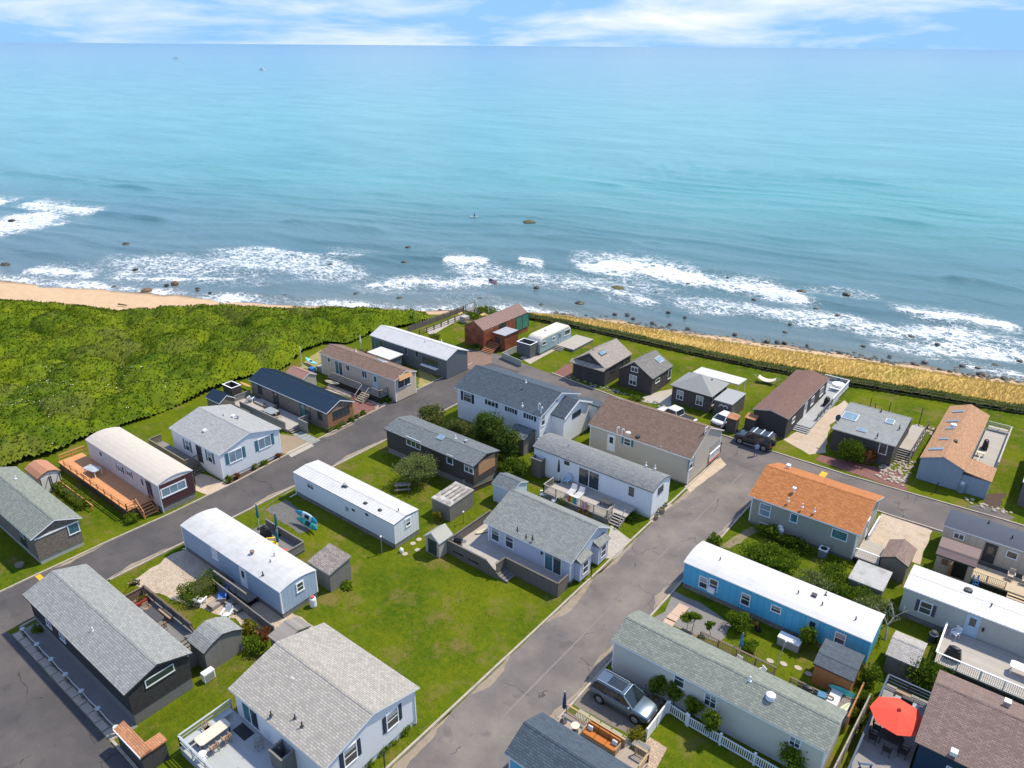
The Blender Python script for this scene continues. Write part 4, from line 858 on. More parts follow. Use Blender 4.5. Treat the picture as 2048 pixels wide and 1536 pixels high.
# --- white double-wide with grey roof and teal shutters
H29 = house('house', 'white lap-sided double-wide home with grey roof and teal shutters', -78.44,-68.25,36.06,44.11, 3.5, gable(1.15), w_white, mat('light_grey_shingles', (.34, .345, .335), .9, .1, 2, .4, pat='shingle', per=.15, col2=(.27, .275, .27)), WHITE, sk_white, ov=(.2, .2), zs=.35, cat='house', corner=WHITE)
win(H29, '+x', 38.09,2.50, 1.5, 1.25, 'sl', shut=TEAL, sw=.4, pane=GLB); win(H29, '+x', 41.85,2.53, 1.5, 1.25, 'sl', shut=TEAL, sw=.4, pane=GLB)
win(H29, '-y', -75.15,2.22, .8, 1.25, shut=TEAL, sw=.34); win(H29, '-y', -70.53,2.38, .8, 1.25, shut=TEAL, sw=.34); door(H29, '-y', -72.70, .95, .9, 2.0, m=DARKTRIM)
vent(H29, -74.46,40.75,4.30, 'pipe', BLACK); vent(H29, -72.93,41.66,4.30, 'cap', METAL); vent(H29, -73.78,38.96,4.20, 'pipe', WHITE); vent(H29, -73.53,37.77,4.00, 'box', WHITE); vent(H29, -73.49,41.45,4.40, 'box', WHITE)
# --- shingled home with navy standing-seam roof
H28 = house('mobile_home', 'cedar-shingled mobile home with navy standing-seam metal roof', -85.03,-68.70,50.94,55.40, 2.62, gable(1.0), w_silver, rf_navym, WHITE, sk_block, ov=(.2, .2), zs=.2, ribs=(.42, .06, rf_navym))
H28.add('end_cladding', H28.bx(B(), '+x', H28.y0 + .01, H28.y1 - .01, .25, 2.4, .0, .02), w_cedar)
win(H28, '+x', 53.30,1.77, 2.5, .95, 'quad', DARKTRIM)
door(H28, '-y', -73.24, .5, 1.9, 2.05, slider=True, m=DARKTRIM); win(H28, '-y', -70.30,1.88, .75, 1.35, 'pic', DARKTRIM)
win(H28, '-y', -82.85,1.75, .75, 1.35, 'pic', DARKTRIM); door(H28, '-y', -79.39, .5, .95, 2.05, m=DARKTRIM)
# --- peach mobile home with brown roof
H27 = house('mobile_home', 'peach mobile home with brown shingle roof, bay window and raised wooden porch', -83.79,-68.08,61.91,66.06, 3.4, gable(.75), w_peach, rf_brown, WHITE, sk_block, ov=(.15, .15), zs=.15, corner=WHITE)
win(H27, '+x', 63.68,2.54, 2.3, 1.15, 'sl')
H27.add('bay_hood', B().hull([(H27.x1 + .003, 62.28, 3.22), (H27.x1 + .5, 62.48, 3.22), (H27.x1 + .5, 64.88, 3.22), (H27.x1 + .003, 65.08, 3.22)], [(H27.x1 + .003, 62.38, 3.79), (H27.x1 + .08, 62.68, 3.79), (H27.x1 + .08, 64.68, 3.79), (H27.x1 + .003, 64.98, 3.79)]), plywood)
door(H27, '-y', -79.70, 1.05, 1.5, 1.95, slider=True); win(H27, '-y', -77.71,2.58, .75, .75, 'pic'); win(H27, '-y', -74.29,2.53, .95, .95, 'sl'); door(H27, '-y', -72.12, 1.05, .85, 2.0, m=mat('blue_white_door', (.48, .62, .70), .5)); win(H27, '-y', -81.79,2.73, .5, .6, 'pic')
vent(H27, -79.14,64.17,3.90, 'pipe', WHITE); vent(H27, -78.95,64.75,4.00, 'pipe', WHITE); skylight(H27, -73.50, 64.61, 1.4, .9, WHITE, .15)
# --- slate clapboard home with white roof
H26 = house('mobile_home', 'slate grey clapboard home with bright white gable roof', -84.18,-68.11,71.95,76.85, 3.1, gable(1.0), w_slate, rf_whitem, WHITE, w_slate, ov=(.2, .15), zs=.1, ribs=None)
win(H26, '-y', -76.48,2.33, .6, .95, 'pic', mat('slate_trim', (.25, .33, .37), .6)); win(H26, '-y', -74.18,2.43, .6, .95, 'pic', MATS['slate_trim'])
door(H26, '-y', -82.30, .6, 1.8, 2.0, slider=True, m=MATS['slate_trim'])
vent(H26, -74.07,73.80,3.70, 'pipe', BLACK); vent(H26, -73.29,74.37,3.80, 'pipe', BLACK); vent(H26, -72.24,75.41,3.90, 'pipe', WHITE)
b = B(); ax = -71.53; b.box(ax - 1.5, ax + 1.5, H26.y0 - .95, H26.y0 - .55, 1.25, 1.42)
H26.add('window_box', H26.bx(B(), '-y', ax - 1.6, ax + 1.6, 1.1, 1.25, 0, .5), WHITE); H26.add('awning_window', H26.bx(B(), '-y', ax - 1.5, ax + 1.5, 1.3, 2.3, 0, .05), GL)
# --- red cedar house
H25 = house('house', 'modern red cedar-clad house with weathered red standing-seam roof', -75.47,-71.51,84.18,95.71, 3.25, gable(1.15), w_redwood, rf_cormetal, rf_cormetal, w_redwood, ov=(.0, .0), zs=.05, axis='y', cat='house', ribs=(.5, .06, mat('seam_pale', (.30, .20, .19), .45)), thick=.1)
door(H25, '+x', 88.93, 1.2, 1.7, 2.0, slider=True, m=DARKTRIM, pane=GL); win(H25, '+x', 94.24, 1.95, 3.4, 2.3, 'sl', DARKTRIM, pane=glass('green_glass', (.05, .19, .15)))
b = B(); ex0, ex1 = H25.x1 + .5, H25.x1 + 3.0; ey0, ey1 = 85.83, 85.83 + 3.4
EN = T('entry_block', 'small flat-roofed cedar entry block beside cedar steps', 'shed', ((ex0 + ex1) / 2, (ey0 + ey1) / 2, 0))
EN.add('wall', B().box(ex0, ex1, ey0, ey1, 0, 2.5), w_redwood); EN.add('roof', B().box(ex0 - .12, ex1 + .12, ey0 - .12, ey1 + .12, 2.504, 2.62), [DARKTRIM]); EN.add('roof_membrane', B().box(ex0, ex1, ey0, ey1, 2.622, 2.64), mat('grey_membrane', (.33, .34, .36), .8, .08))
EN.add('door', B().box(ex0 + .5, ex0 + 1.5, ey0 - .03, ey0 - .003, .05, 2.05), DARKTRIM)
steps_c = mat('cedar_steps', (.36, .15, .07), .75, .18)
ST = T('cedar_steps', 'wide flight of cedar steps up to the red cedar house', 'steps', (H25.x1 + 1.4, ey0 - 1.5, 0))
ST.add('landing', B().box(H25.x1 + .01, H25.x1 + 2.0, ey0 - .2, ey0 + 1.4 if ex0 > H25.x1 + 2 else ey0 - .13, 1.05, 1.15), steps_c)
stairs(ST, H25.x1 + 1.05, ey0 - .2, 0, -1, 1.9, 1.15, 7, steps_c, .3)
# --- vintage trailer with rounded ends
TR = T('vintage_trailer', 'long pale blue vintage trailer with rounded cream roof beside low deck', 'trailer', (-63.40,92.24, 0))
tx1 = -63.26; tx0 = -65.94; ty0 = 87.97; ty1 = 96.54
def capsule(x0, x1, y0, y1, z0, z1, r):
    b = B(); n = 6; prof = []
    ys = [y0 + r * (1 - math.cos(math.pi / 2 * k / n)) for k in range(n + 1)] + [y1 - r * (1 - math.cos(math.pi / 2 * (n - k) / n)) for k in range(n + 1)]
    hs = [z1 - r + r * math.sin(math.pi / 2 * k / n) for k in range(n + 1)]; hs = hs + hs[::-1]
    rings = []
    for y, h in zip(ys, hs):
        q = .35; ring = [(x0, y, z0), (x1, y, z0), (x1, y, h - q)] + [(x1 - q + q * math.cos(math.pi / 2 * k / 3), y, h - q + q * math.sin(math.pi / 2 * k / 3)) for k in (1, 2, 3)] + [(x0 + q - q * math.sin(math.pi / 2 * k / 3), y, h - q + q * math.cos(math.pi / 2 * k / 3)) for k in (0, 1, 2)] + [(x0, y, h - q)]
        rings.append(ring)
    m = len(rings[0]); b.v = [p for ring in rings for p in ring]
    for i in range(len(rings) - 1):
        for k in range(m):
            b.f.append((i * m + k, (i + 1) * m + k, (i + 1) * m + (k + 1) % m, i * m + (k + 1) % m)); b.mi.append(0 if 0 < k < 2 or k == m - 1 else 1)
    b.f.append(tuple(range(m))); b.f.append(tuple(reversed(range(len(b.v) - m, len(b.v))))); b.mi += [0, 0]
    return b
TR.add('body', capsule(tx0, tx1, ty0, ty1, .35, 2.85, 1.1), [mat('pale_blue_metal', (.29, .40, .44), .45, .1, 2, .1, pat='vert', per=.3), mat('cream_trailer_roof', (.58, .54, .46), .6, .06, 1, .1)], bevel=0)
TR.add('skirting', B().box(tx0 + .06, tx1 - .06, ty0 + .3, ty1 - .3, -.05, .348), GREYV)
TR.bx = House.bx.__get__(TR); TR.x0, TR.x1, TR.y0, TR.y1 = tx0, tx1, ty0, ty1
for f, ww, hh in ((.12, .8, .5), (.42, .6, .5), (.86, 1.5, .8)): win(TR, '+x', ty0 + (ty1 - ty0) * f, 1.75, ww, hh, 'pic')
door(TR, '+x', ty0 + (ty1 - ty0) * .62, .55, .65, 1.75, m=MATS['pale_blue_metal'])
vent(TR, (tx0 + tx1) / 2, ty0 + 3.4, 2.95, 'box', WHITE)
# --- home with cream bowed roof and cedar deck
H30 = house('mobile_home', 'white and maroon mobile home with cream bowed roof and orange cedar deck', -83.23,-67.73,28.81,32.72, 3.4, bow(.42), mat('blush_panel_siding', (.60, .55, .53), .65, .06, 2, .3, pat='vert', per=.4), rf_cream, WHITE, sk_block, ov=(.07, .06), zs=.75, thick=.08)
maroon = mat('maroon_panel', (.075, .032, .036), .6, .15, 2, .2, pat='lap', per=.12)
H30.add('end_cladding', H30.bx(B(), '+x', H30.y0 + .02, H30.y1 - .02, .76, 3.25, 0, .02), maroon); win(H30, '+x', 30.42, 2.25, 2.5, .85, 'tri', fw=.12, pane=GLB)
win(H30, '-y', -79.91,2.68, .6, .6, 'pic'); win(H30, '-y', -75.80,2.37, .95, .7, 'sl', shut=DARKTRIM, sw=.2); win(H30, '-y', -73.82,2.50, .9, .6, 'sl', shut=DARKTRIM, sw=.15); win(H30, '-y', -71.00,2.54, .5, .85, 'pic')
door(H30, '-y', -69.72, 1.05, .8, 1.95, m=DARKTRIM)
H30.add('downspout', B().tube((H30.x1 + .06, H30.y0 + .03, .05), (H30.x1 + .06, H30.y0 + .03, 3.3), .045), WHITE)
# --- shingled home with green roof
H31 = house('mobile_home', 'grey-brown shingled mobile home with green-grey roof and white gable trim', -83.39, -68.39, 17.21, 21.74, 3.1, gable(.95), w_grey, rf_green, WHITE, mat('corrugated_skirting', (.40, .41, .38), .6, .15, 3, .5, pat='vert', per=.12), ov=(.3, .25), zs=.5)
win(H31, '+x', 20.88,2.26, .85, 1.05, 'pic', pane=GLT); H31.add('gable_trim', H31.bx(B(), '+x', H31.y0 + .02, H31.y1 - .02, 2.72, 2.86, 0, .06), WHITE)
win(H31, '-y', H31.x1 - 3.0, 1.7, 1.2, 1.5, 'sl', DARKTRIM)
vent(H31, -79.42,20.35,3.80, 'pipe', WHITE)
# --- blue-grey board house with tan cedar roof
H18 = house('house', 'blue-grey board house with tan cedar shingle roof and five skylights', -8.98,-4.55,84.84,101.69, 2.75, gable(.85), w_bluegrey, rf_cedar, mat('bluegrey_trim', (.22, .28, .34), .6), sk_block, ov=(.12, .12), zs=.1, axis='y', cat='house')
skylight(H18, -7.75, 99.19, 1.2, .55); skylight(H18, -7.78, 95.88, 1.2, .55); skylight(H18, -7.63, 93.52, .9, .55); skylight(H18, -7.69, 90.15, .9, .5); skylight(H18, -7.89, 87.14, 1.4, .6)
vent(H18, -7.42,94.17,3.40, 'fan', WHITE); vent(H18, -6.47,89.82,3.50, 'box', DARKTRIM)
ax0, ax1, ay0, ay1 = H18.x1 + .004, H18.x1 + 2.6, H18.y0 + .15, H18.y0 + 3.6
H18.add('lean_to_wall', B().box(ax0, ax1, ay0, ay1, 0, 2.1), w_bluegrey); H18.add('lean_to_roof', B().hull([(ax0, ay0 - .1, 2.45), (ax1 + .15, ay0 - .1, 2.1), (ax1 + .15, ay1 + .1, 2.1), (ax0, ay1 + .1, 2.45)], [(ax0, ay0 - .1, 2.57), (ax1 + .15, ay0 - .1, 2.22), (ax1 + .15, ay1 + .1, 2.22), (ax0, ay1 + .1, 2.57)]), rf_cedar)
# --- grey shingled house with big skylights
H19 = house('house', 'weathered grey shingled house with low grey roof, satellite dish and skylights', -18.74,-11.64,85.54,94.36, 2.9, gable(.9, .78), w_char, mat('ash_grey_shingles', (.27, .285, .27), .9, .1, 2, .4, pat='shingle', per=.15, col2=(.21, .225, .215)), METAL, sk_block, ov=(.2, .2), zs=.1, cat='house')
win(H19, '-y', -12.90,2.12, .75, 1.3, 'pic')
skylight(H19, -17.70, 89.07, 1.7, 1.6, WHITE, .12); skylight(H19, -13.52, 90.24, .95, .9, WHITE, .15); skylight(H19, -15.70, 86.84, 1.1, .7)
vent(H19, -15.00,91.96,3.80, 'pipe', BLACK); vent(H19, -12.23,89.15,3.60, 'pipe', BLACK); vent(H19, -13.84,86.19,3.30, 'pipe', BLACK)
H19.add('satellite_dish', B().tube((-18.55,87.36,3.60), (-18.63,87.26,3.66), .12, .4, n=14).tube((-18.55,87.36,3.1), (-18.55,87.36,3.60), .03), DARKTRIM)
# --- charcoal mobile home with red-brown roof
H20 = house('mobile_home', 'charcoal mobile home with red-brown roof and long grey side deck', -28.06,-23.55,84.66,100.45, 2.95, gable(.5), w_darkv, rf_redbrown, mat('cream_trim', (.60, .56, .48), .6), sk_block, ov=(.15, .12), zs=.15, axis='y')
for f, ww, hh in ((.16, .9, .6), (.62, 1.1, 1.0), (.86, 1.4, 1.0)): win(H20, '+x', H20.y0 + (H20.y1 - H20.y0) * f, 1.7, ww, hh, 'pic')
door(H20, '+x', H20.y0 + 7.0, .5, .9, 1.95, m=WHITE)
# --- three dark cottages by the lawn
H21 = house('cottage', 'charcoal cottage with steep driftwood roof and clipped glass gable', -54.81,-49.14,84.17,91.58, 2.75, gable(1.75), w_darkv, rf_drift, MATS['driftwood_shingles'], sk_block, ov=(.15, .15), zs=.05, axis='y', cat='cottage')
H21.add('gable_glass', B().hull([(H21.x0 + 1.0, H21.y0 - .012, 3.15), (H21.x1 - 1.9, H21.y0 - .012, 3.15), (H21.x1 - 2.4, H21.y0 - .012, 3.95)], [(H21.x0 + 1.0, H21.y0 - .05, 3.15), (H21.x1 - 1.9, H21.y0 - .05, 3.15), (H21.x1 - 2.4, H21.y0 - .05, 3.95)]), GL)
skylight(H21, -51.10, 86.39, .6, 1.5, DARKTRIM, .12)
H21.add('pent_roof', B().hull([(H21.x0 - .2, H21.y0 - .75, 2.5), (H21.x1 + .2, H21.y0 - .75, 2.5), (H21.x1 + .2, H21.y0 - .003, 2.75), (H21.x0 - .2, H21.y0 - .003, 2.75)], [(H21.x0 - .2, H21.y0 - .75, 2.6), (H21.x1 + .2, H21.y0 - .75, 2.6), (H21.x1 + .2, H21.y0 - .003, 2.95), (H21.x0 - .2, H21.y0 - .003, 2.95)]), rf_drift)
win(H21, '+x', H21.y0 + 2.2, 2.0, 1.2, .5, 'pic', DARKTRIM); win(H21, '+x', H21.y0 + 5.4, 1.6, 1.0, 1.0, 'pic', DARKTRIM)
vent(H21, -52.20,85.54,4.30, 'pipe', BLACK)
for f in (.22, .5, .78): H21.add('batten', B().box(H21.x0 + (H21.x1 - H21.x0) * f - .05, H21.x0 + (H21.x1 - H21.x0) * f + .05, H21.y0 - .03, H21.y0 - .002, .1, 2.45), DARKTRIM)
H22 = house('cottage', 'charcoal cottage with asymmetric smoky roof, skylight and white multi-pane windows', -48.08,-42.56,85.76,91.78, 2.5, gable(1.75, .45), w_bark, rf_smoke, DARKTRIM, sk_block, ov=(.15, .12), zs=.05, axis='y', cat='cottage')
win(H22, '-y', -45.53,3.15, .95, .65, 'sl'); win(H22, '-y', -45.66,1.48, 1.0, 1.35, 'grid'); win(H22, '+x', H22.y0 + 1.6, 1.7, 1.1, .5, 'pic'); win(H22, '+x', H22.y0 + 5.2, 1.4, .8, 1.2, 'pic')
skylight(H22, -44.18, 90.53, .85, 1.5, METAL, .1)
hx0, hx1, hy0, hy1 = -39.89,-33.76,85.50,91.10
H23 = House('cottage', 'dark shingled cottage with grey hip roof and white framed windows', 'cottage', ((hx0 + hx1) / 2, (hy0 + hy1) / 2, 0)); H23.x0, H23.x1, H23.y0, H23.y1 = hx0 + .3, hx1 - .3, hy0 + .3, hy1 - .3
H23.add('wall', B().box(H23.x0, H23.x1, H23.y0, H23.y1, 0, 2.4), w_char)
b = B(); c_ = ((hx0 + hx1) / 2, (hy0 + hy1) / 2, 4.0); e_ = [(hx0, hy0, 2.5), (hx1, hy0, 2.5), (hx1, hy1, 2.5), (hx0, hy1, 2.5)]
for k in range(4): b.face([e_[k], e_[(k + 1) % 4], c_])
b.cur = 1; d_ = [(x, y, 2.4) for x, y, z in e_]
for k in range(4): b.face([d_[k], d_[(k + 1) % 4], e_[(k + 1) % 4], e_[k]])
b.face(d_[::-1]); H23.add('roof', b, [mat('hip_grey_shingles', (.27, .275, .265), .9, .12, 2, .4), DARKTRIM])
win(H23, '-y', -38.39,1.35, .85, 1.2, 'grid'); win(H23, '-y', -35.57,1.38, .85, 1.2, 'grid'); win(H23, '+x', H23.y0 + .9, 1.5, .7, 1.3, 'dh'); win(H23, '+x', H23.y0 + 3.6, 1.9, .6, .5, 'pic')
vent(H23, -35.58,88.89,3.20, 'box', DARKTRIM)
H23.add('porch_roof', B().hull([(hx0 + .6, hy1 + .004, 2.55), (hx1 + 1.2, hy1 + .004, 2.55), (hx1 + 1.2, hy1 + 3.0, 2.35), (hx0 + .6, hy1 + 3.0, 2.35)], [(hx0 + .6, hy1 + .004, 2.68), (hx1 + 1.2, hy1 + .004, 2.68), (hx1 + 1.2, hy1 + 3.0, 2.48), (hx0 + .6, hy1 + 3.0, 2.48)]), mat('pale_porch_roof', (.50, .49, .47), .7, .06))
for px_, py_ in ((hx0 + .8, hy1 + 2.8), (hx1 + 1.0, hy1 + 2.8), (hx1 + 1.0, hy1 + .3)): H23.add('porch_post', B().box(px_ - .06, px_ + .06, py_ - .06, py_ + .06, 0, 2.34), WHITE)
SB = T('side_store', 'boxy grey store with flat grey roof and white wave ornament', 'shed', (-32.21, 87.62, 0))
SB.add('wall', B().box(-33.41,-31.00,85.45,89.78, 0, 2.2), mat('store_grey_shingle', (.13, .12, .11), .9, .25, 3, .4, pat='shinglewall', per=.13, bw=.15)); SB.add('roof', B().box(-33.49,-30.92,85.37,89.86, 2.204, 2.33), mat('store_roof', (.31, .32, .32), .8, .08))
b = B(); wx_ = -32.21 - .5; wy_ = 85.45
for k in range(10):
    f = k / 9; z_ = 1.65 + .22 * abs(math.sin(f * math.pi * 2)) ** .7; b.box(wx_ + f * 1.1, wx_ + f * 1.1 + .15, wy_ - .05, wy_ - .004, z_ - .05, z_ + .06)
SB.add('wave_ornament', b, WHITE)
# --- dark home cut by the frame, right
H17 = house('mobile_home', 'plum grey mobile home at the end of the cross street', 0.63, 4.83, 85.83, 98.83, 2.9, gable(.5), mat('plum_grey_siding', (.15, .135, .14), .8, .12, 2, .4, pat='vert', per=.3), rf_whitem, WHITE, sk_block, ov=(.12, .12), zs=.1, axis='y')
win(H17, '-y', H17.x0 + 1.8, 1.6, 1.0, 1.0)

# ------------------------------------------------------------------ sheds and small buildings
pl_roof = mat('plank_roof', (.33, .305, .27), .9, .25, 2, .4, pat='py', per=.3, col2=(.48, .46, .43))
S1 = shed('weathered board shed with grey shingle gambrel roof beside dark shingled home', -47.01,-44.65,19.68,23.08, 2.1, [(0, 0), (.25, .45), (.5, .72), (.75, .45), (1, 0)], GREYV, rf_grey, axis='x' , trim=DARKTRIM)
S2 = shed('grey board shed with speckled pent roof beside soft blue mobile home', -47.69,-44.66,31.59,34.16, 2.05, [(0, 0), (1, .5)], GREYV, mat('speckled_shingles', (.30, .265, .235), .9, .3, 5, .5, pat='shingle', per=.15, col2=(.17, .14, .125)), trim=METAL)
S3 = shed('old board shed with bleached plank roof on the lawn', -46.37,-43.80,46.09,49.82, 1.95, [(0, 0), (1, .12)], GREYV, pl_roof, trim=mat('bleached_trim', (.42, .40, .36), .9), ov=(.06, .06))
for k in range(4): S3.add('roof_batten', B().box(S3.x0 + .5 + k * .55, S3.x0 + .58 + k * .55, S3.y0 + .9, S3.y1 - .4, 2.0, 2.12), GREYWOOD, S3.roof)
S4 = shed('small cream gabled shed with dark green double door', -42.55,-40.56,41.07,43.02, 1.8, gable(.75), mat('cream_boards', (.45, .41, .33), .8, .12, 2, .3, pat='vert', per=.2), mat('pale_shed_shingles', (.36, .36, .31), .9, .12, 2, .3), axis='y', trim=WHITE)
for k in (0, 1):
    xm = (S4.x0 + S4.x1) / 2; S4.add('door', B().box(xm - .55 + k * .56, xm + (-.01 if k == 0 else .56), S4.y0 - .04, S4.y0 - .003, .1, 1.7), mat('dark_green_paint', (.025, .05, .045), .6))
S5 = shed('pale blue shed with grey shingle roof tucked behind the lilac house', -43.11,-40.26,51.79,54.47, 2.2, gable(.6), mat('pale_blue_boards', (.55, .63, .68), .7, .08, 2, .3), rf_slate, axis='x', trim=WHITE)
S6 = shed('white shed with orange roof and dark cross-braced double doors', -84.43,-80.95,22.62,24.96, 2.0, [(0, 0), (.22, .35), (.5, .55), (.78, .35), (1, 0)], mat('white_boards', (.66, .65, .61), .7, .08, 2, .3), mat('orange_felt_roof', (.42, .20, .115), .85, .12), axis='x', trim=mat('maroon_trim', (.09, .05, .045), .7))
b = B(); ym = (S6.y0 + S6.y1) / 2
for k in (-1, 1):
    b = B(); ya, yb = sorted((ym + k * .04, ym + k * 1.0)); b.box(S6.x1 + .003, S6.x1 + .03, ya, yb, .15, 1.85); S6.add('door', b, MATS['white_boards'])
    b = B(); b.box(S6.x1 + .032, S6.x1 + .05, ya, ya + .1, .15, 1.85); b.box(S6.x1 + .032, S6.x1 + .05, yb - .1, yb, .15, 1.85); b.bar((S6.x1 + .045, ya + .1, .2), (S6.x1 + .045, yb - .1, 1.8), .1, .02); S6.add('brace', b, MATS['maroon_trim'])
S8 = shed('taupe gabled shed with mauve shingle roof beside pale gravel yard', -7.85,-5.48,64.39,67.77, 2.0, gable(.55), mat('taupe_boards', (.19, .165, .13), .8, .12, 2, .3, pat='vert', per=.2), mat('mauve_shed_shingles', (.24, .17, .14), .9, .15, 2, .4, pat='shingle', per=.15, swap=True), axis='y', trim=DARKTRIM)
S9 = shed('low storage box with mottled pale flat roof', -9.39,-6.47,60.41,63.54, 1.35, [(0, 0), (1, .12)], GREYV, mat('mottled_roof', (.42, .42, .40), .9, .2, 2, .2, col2=(.28, .28, .26)), trim=METAL)
S10 = shed('beige shed with mauve mansard roof and open brown door', -4.00,-0.76,68.24,70.52, 1.9, [(0, 0), (.3, .5), (1, .6)], mat('beige_boards', (.40, .35, .28), .8, .1, 2, .3), mat('mauve_roof', (.21, .15, .135), .9, .12, 2, .3), trim=DARKTRIM)
xm = -1.89; S10.add('doorway_shade', B().box(xm - .55, xm + .55, S10.y0 - .012, S10.y0 - .002, .1, 1.75), mat('doorway_shade_tone', (.01, .009, .008), .9)); S10.add('door', B().bar((xm - .57, S10.y0 - .03, .93), (xm - .75, S10.y0 - .8, .93), .05, 1.65), mat('brown_door', (.20, .095, .055), .7, .15))  # near-black sheet paints the shade inside the open shed door
S10.add('shutter', B().box(xm - 1.5, xm - 1.0, S10.y0 - .04, S10.y0 - .003, 1.0, 1.6), MATS['brown_door'])
S11 = shed('cedar lean-to shed with dark blue shingle roof and surfboards beside it', -8.38,-5.46,47.61,50.35, 1.95, [(0, 0), (.4, .35), (1, .45)], mat('orange_cedar_boards', (.38, .17, .06), .8, .2, 2, .3, pat='vert', per=.15), mat('blue_slate_shingles', (.085, .105, .125), .9, .16, 2, .4, pat='shingle', per=.15), trim=DARKTRIM)
S12 = shed('grey shed with half-bleached shingle roof under the dense shrub', -4.38,-2.08,52.20,55.44, 1.8, gable(.55), GREYV, mat('bleached_shingles', (.40, .375, .34), .9, .15, 2, .3, pat='shingle', per=.15), trim=METAL)
S13 = shed('small store with bare grey plank roof behind the white house', -42.81,-41.09,23.99,26.85, 1.8, [(0, 0), (.6, .35), (1, 0)], GREYV, mat('bare_planks', (.29, .265, .235), .9, .2, 2, .4, pat='px', per=.16), trim=GREYWOOD)
S14 = shed('cream shed with pinkish shingle roof behind the navy-roofed home', -84.44,-80.54,56.44,58.81, 2.0, gable(.6), MATS['cream_boards'], mat('pink_brown_shingles', (.33, .18, .14), .9, .12, 2, .3), axis='x', trim=WHITE)
S15 = shed('small shingled shed with navy metal roof beside outdoor shower', -85.76,-82.57,44.90,47.27, 2.0, gable(.75), w_silver, rf_navym, axis='x', trim=WHITE, ribs=(.35, .05, rf_navym))
S17 = shed('weathered shed with grey roof beside the white house', -48.75,-46.09,61.32,64.68, 2.2, gable(.6), GREYV, rf_slate, axis='x', trim=DARKTRIM)
# L-shaped bin enclosure at the near corner
S7 = T('bin_enclosure', 'dark bin enclosure with orange shingle cap near the corner lawn', 'enclosure', (-41.69, 12.63, 0))
S7.add('wall', B().box(-43.38, -39.99, 12.35, 12.90, 0, 1.7), w_darkv); S7.add('roof', B().hull([(-43.48, 12.25, 1.703), (-39.89, 12.25, 1.703), (-39.89, 13.00, 1.703), (-43.48, 13.00, 1.703)], [(-43.48, 12.25, 1.78), (-39.89, 12.25, 1.78), (-39.89, 13.00, 1.95), (-43.48, 13.00, 1.95)]), rf_orange)
S7.add('wall', B().box(-40.79, -40.01, 12.91, 14.00, 0, 1.6), w_darkv); S7.add('roof', B().box(-40.89, -39.93, 13.01, 14.10, 1.603, 1.72), rf_orange); S7.add('trim_board', B().box(-43.48, -39.89, 12.21, 12.25, 1.66, 1.8), WHITE)
for nm, (q0, q1) in (('slim bin store with orange cap beside white car', (-29.67,82.86)), ('slim bin store with orange cap beside black off-road vehicle', (-27.90,84.28))):
    D = T('bin_store', nm, 'bin store', (q0, q1, 0)); D.add('wall', B().box(q0 - .6, q0 + .6, q1 - .5, q1 + .5, 0, 1.9), w_char); D.add('roof', B().hull([(q0 - .7, q1 - .6, 1.903), (q0 + .7, q1 - .6, 1.903), (q0 + .7, q1 + .6, 1.903), (q0 - .7, q1 + .6, 1.903)], [(q0 - .7, q1 - .6, 1.96), (q0 + .7, q1 - .6, 1.96), (q0 + .7, q1 + .6, 2.2), (q0 - .7, q1 + .6, 2.2)]), rf_orange)
shower('weathered outdoor shower stall on the white house deck', -33.56,-32.25,17.62,18.71, 2.2, GREYV, GREYWOOD, mat('brown_floor', (.14, .07, .05), .8))
shower('charcoal outdoor shower stall beside small navy-roofed shed', -87.56,-85.44,48.56,49.96, 2.0, w_darkv, WHITE)
shower('tall brown shower stall against white batten home', -42.93,-41.57,58.48,59.74, 2.3, fence_brown, GREYWOOD)
shower('grey board shower enclosure with white rim beside vintage trailer', -66.26,-63.67,85.97,87.82, 2.2, mat('blue_grey_planks', (.13, .135, .14), .85, .25, 2, .5, pat='vert', per=.15), WHITE)

# ------------------------------------------------------------------ vegetation
def tone_leaf(name, trans):
    """foliage whose hue is set bush by bush (colour attribute) and drifts from leaf to leaf"""
    t = NT(name); va = t.n('ShaderNodeVertexColor', layer_name='tone').outputs[0]; rnd = t.n('ShaderNodeNewGeometry').outputs['Random Per Island']
    base = t.mix(t.math('MULTIPLY', rnd, .6), va, t.mix(1.0, va, (.55, .62, .6, 1), 'MULTIPLY'))
    t.link(base, t.b.inputs['Base Color']); t.b.inputs['Roughness'].default_value = .85; t.b.inputs['Specular IOR Level'].default_value = .06
    if trans: tr = t.n('ShaderNodeBsdfTranslucent', {'Color': base}); t.link(t.n('ShaderNodeMixShader', {0: trans, 1: t.b.outputs[0], 2: tr.outputs[0]}).outputs[0], t.out.inputs['Surface'])
    else: t.bump(t.noise(5, 5), 1.0, .12)
    return t.m
lf_thicket = tone_leaf('thicket_leaf', .4); thicket_mass = tone_leaf('thicket_mass', 0)
lf_dark = leaf('dark_leaf', (.065, .12, .012), (.135, .19, .016), None, .3, 1.0)
lf_mid = leaf('mid_leaf', (.10, .17, .014), (.20, .255, .02), None, .35, 1.2)
lf_bright = leaf('bright_leaf', (.10, .18, .015), (.19, .26, .02), None, .4, 1.2)
lf_sage = leaf('sage_leaf', (.17, .205, .06), (.28, .305, .10), None, .35, 1.5)
lf_pine = leaf('pine_needle', (.055, .10, .018), (.105, .155, .022), (.17, .19, .03), .2, .7)
lf_pinel = leaf('light_pine_needle', (.10, .13, .028), (.18, .195, .045), (.22, .18, .06), .2, .8)
lf_yellow = leaf('yellow_leaf', (.20, .20, .02), (.32, .27, .03), None, .4, 1.2)
lf_rust = leaf('rust_leaf', (.16, .06, .02), (.25, .10, .03), (.10, .09, .02), .3, 1.2)
lf_blossom = mat('cream_blossom', (.62, .62, .42), .8, .1)
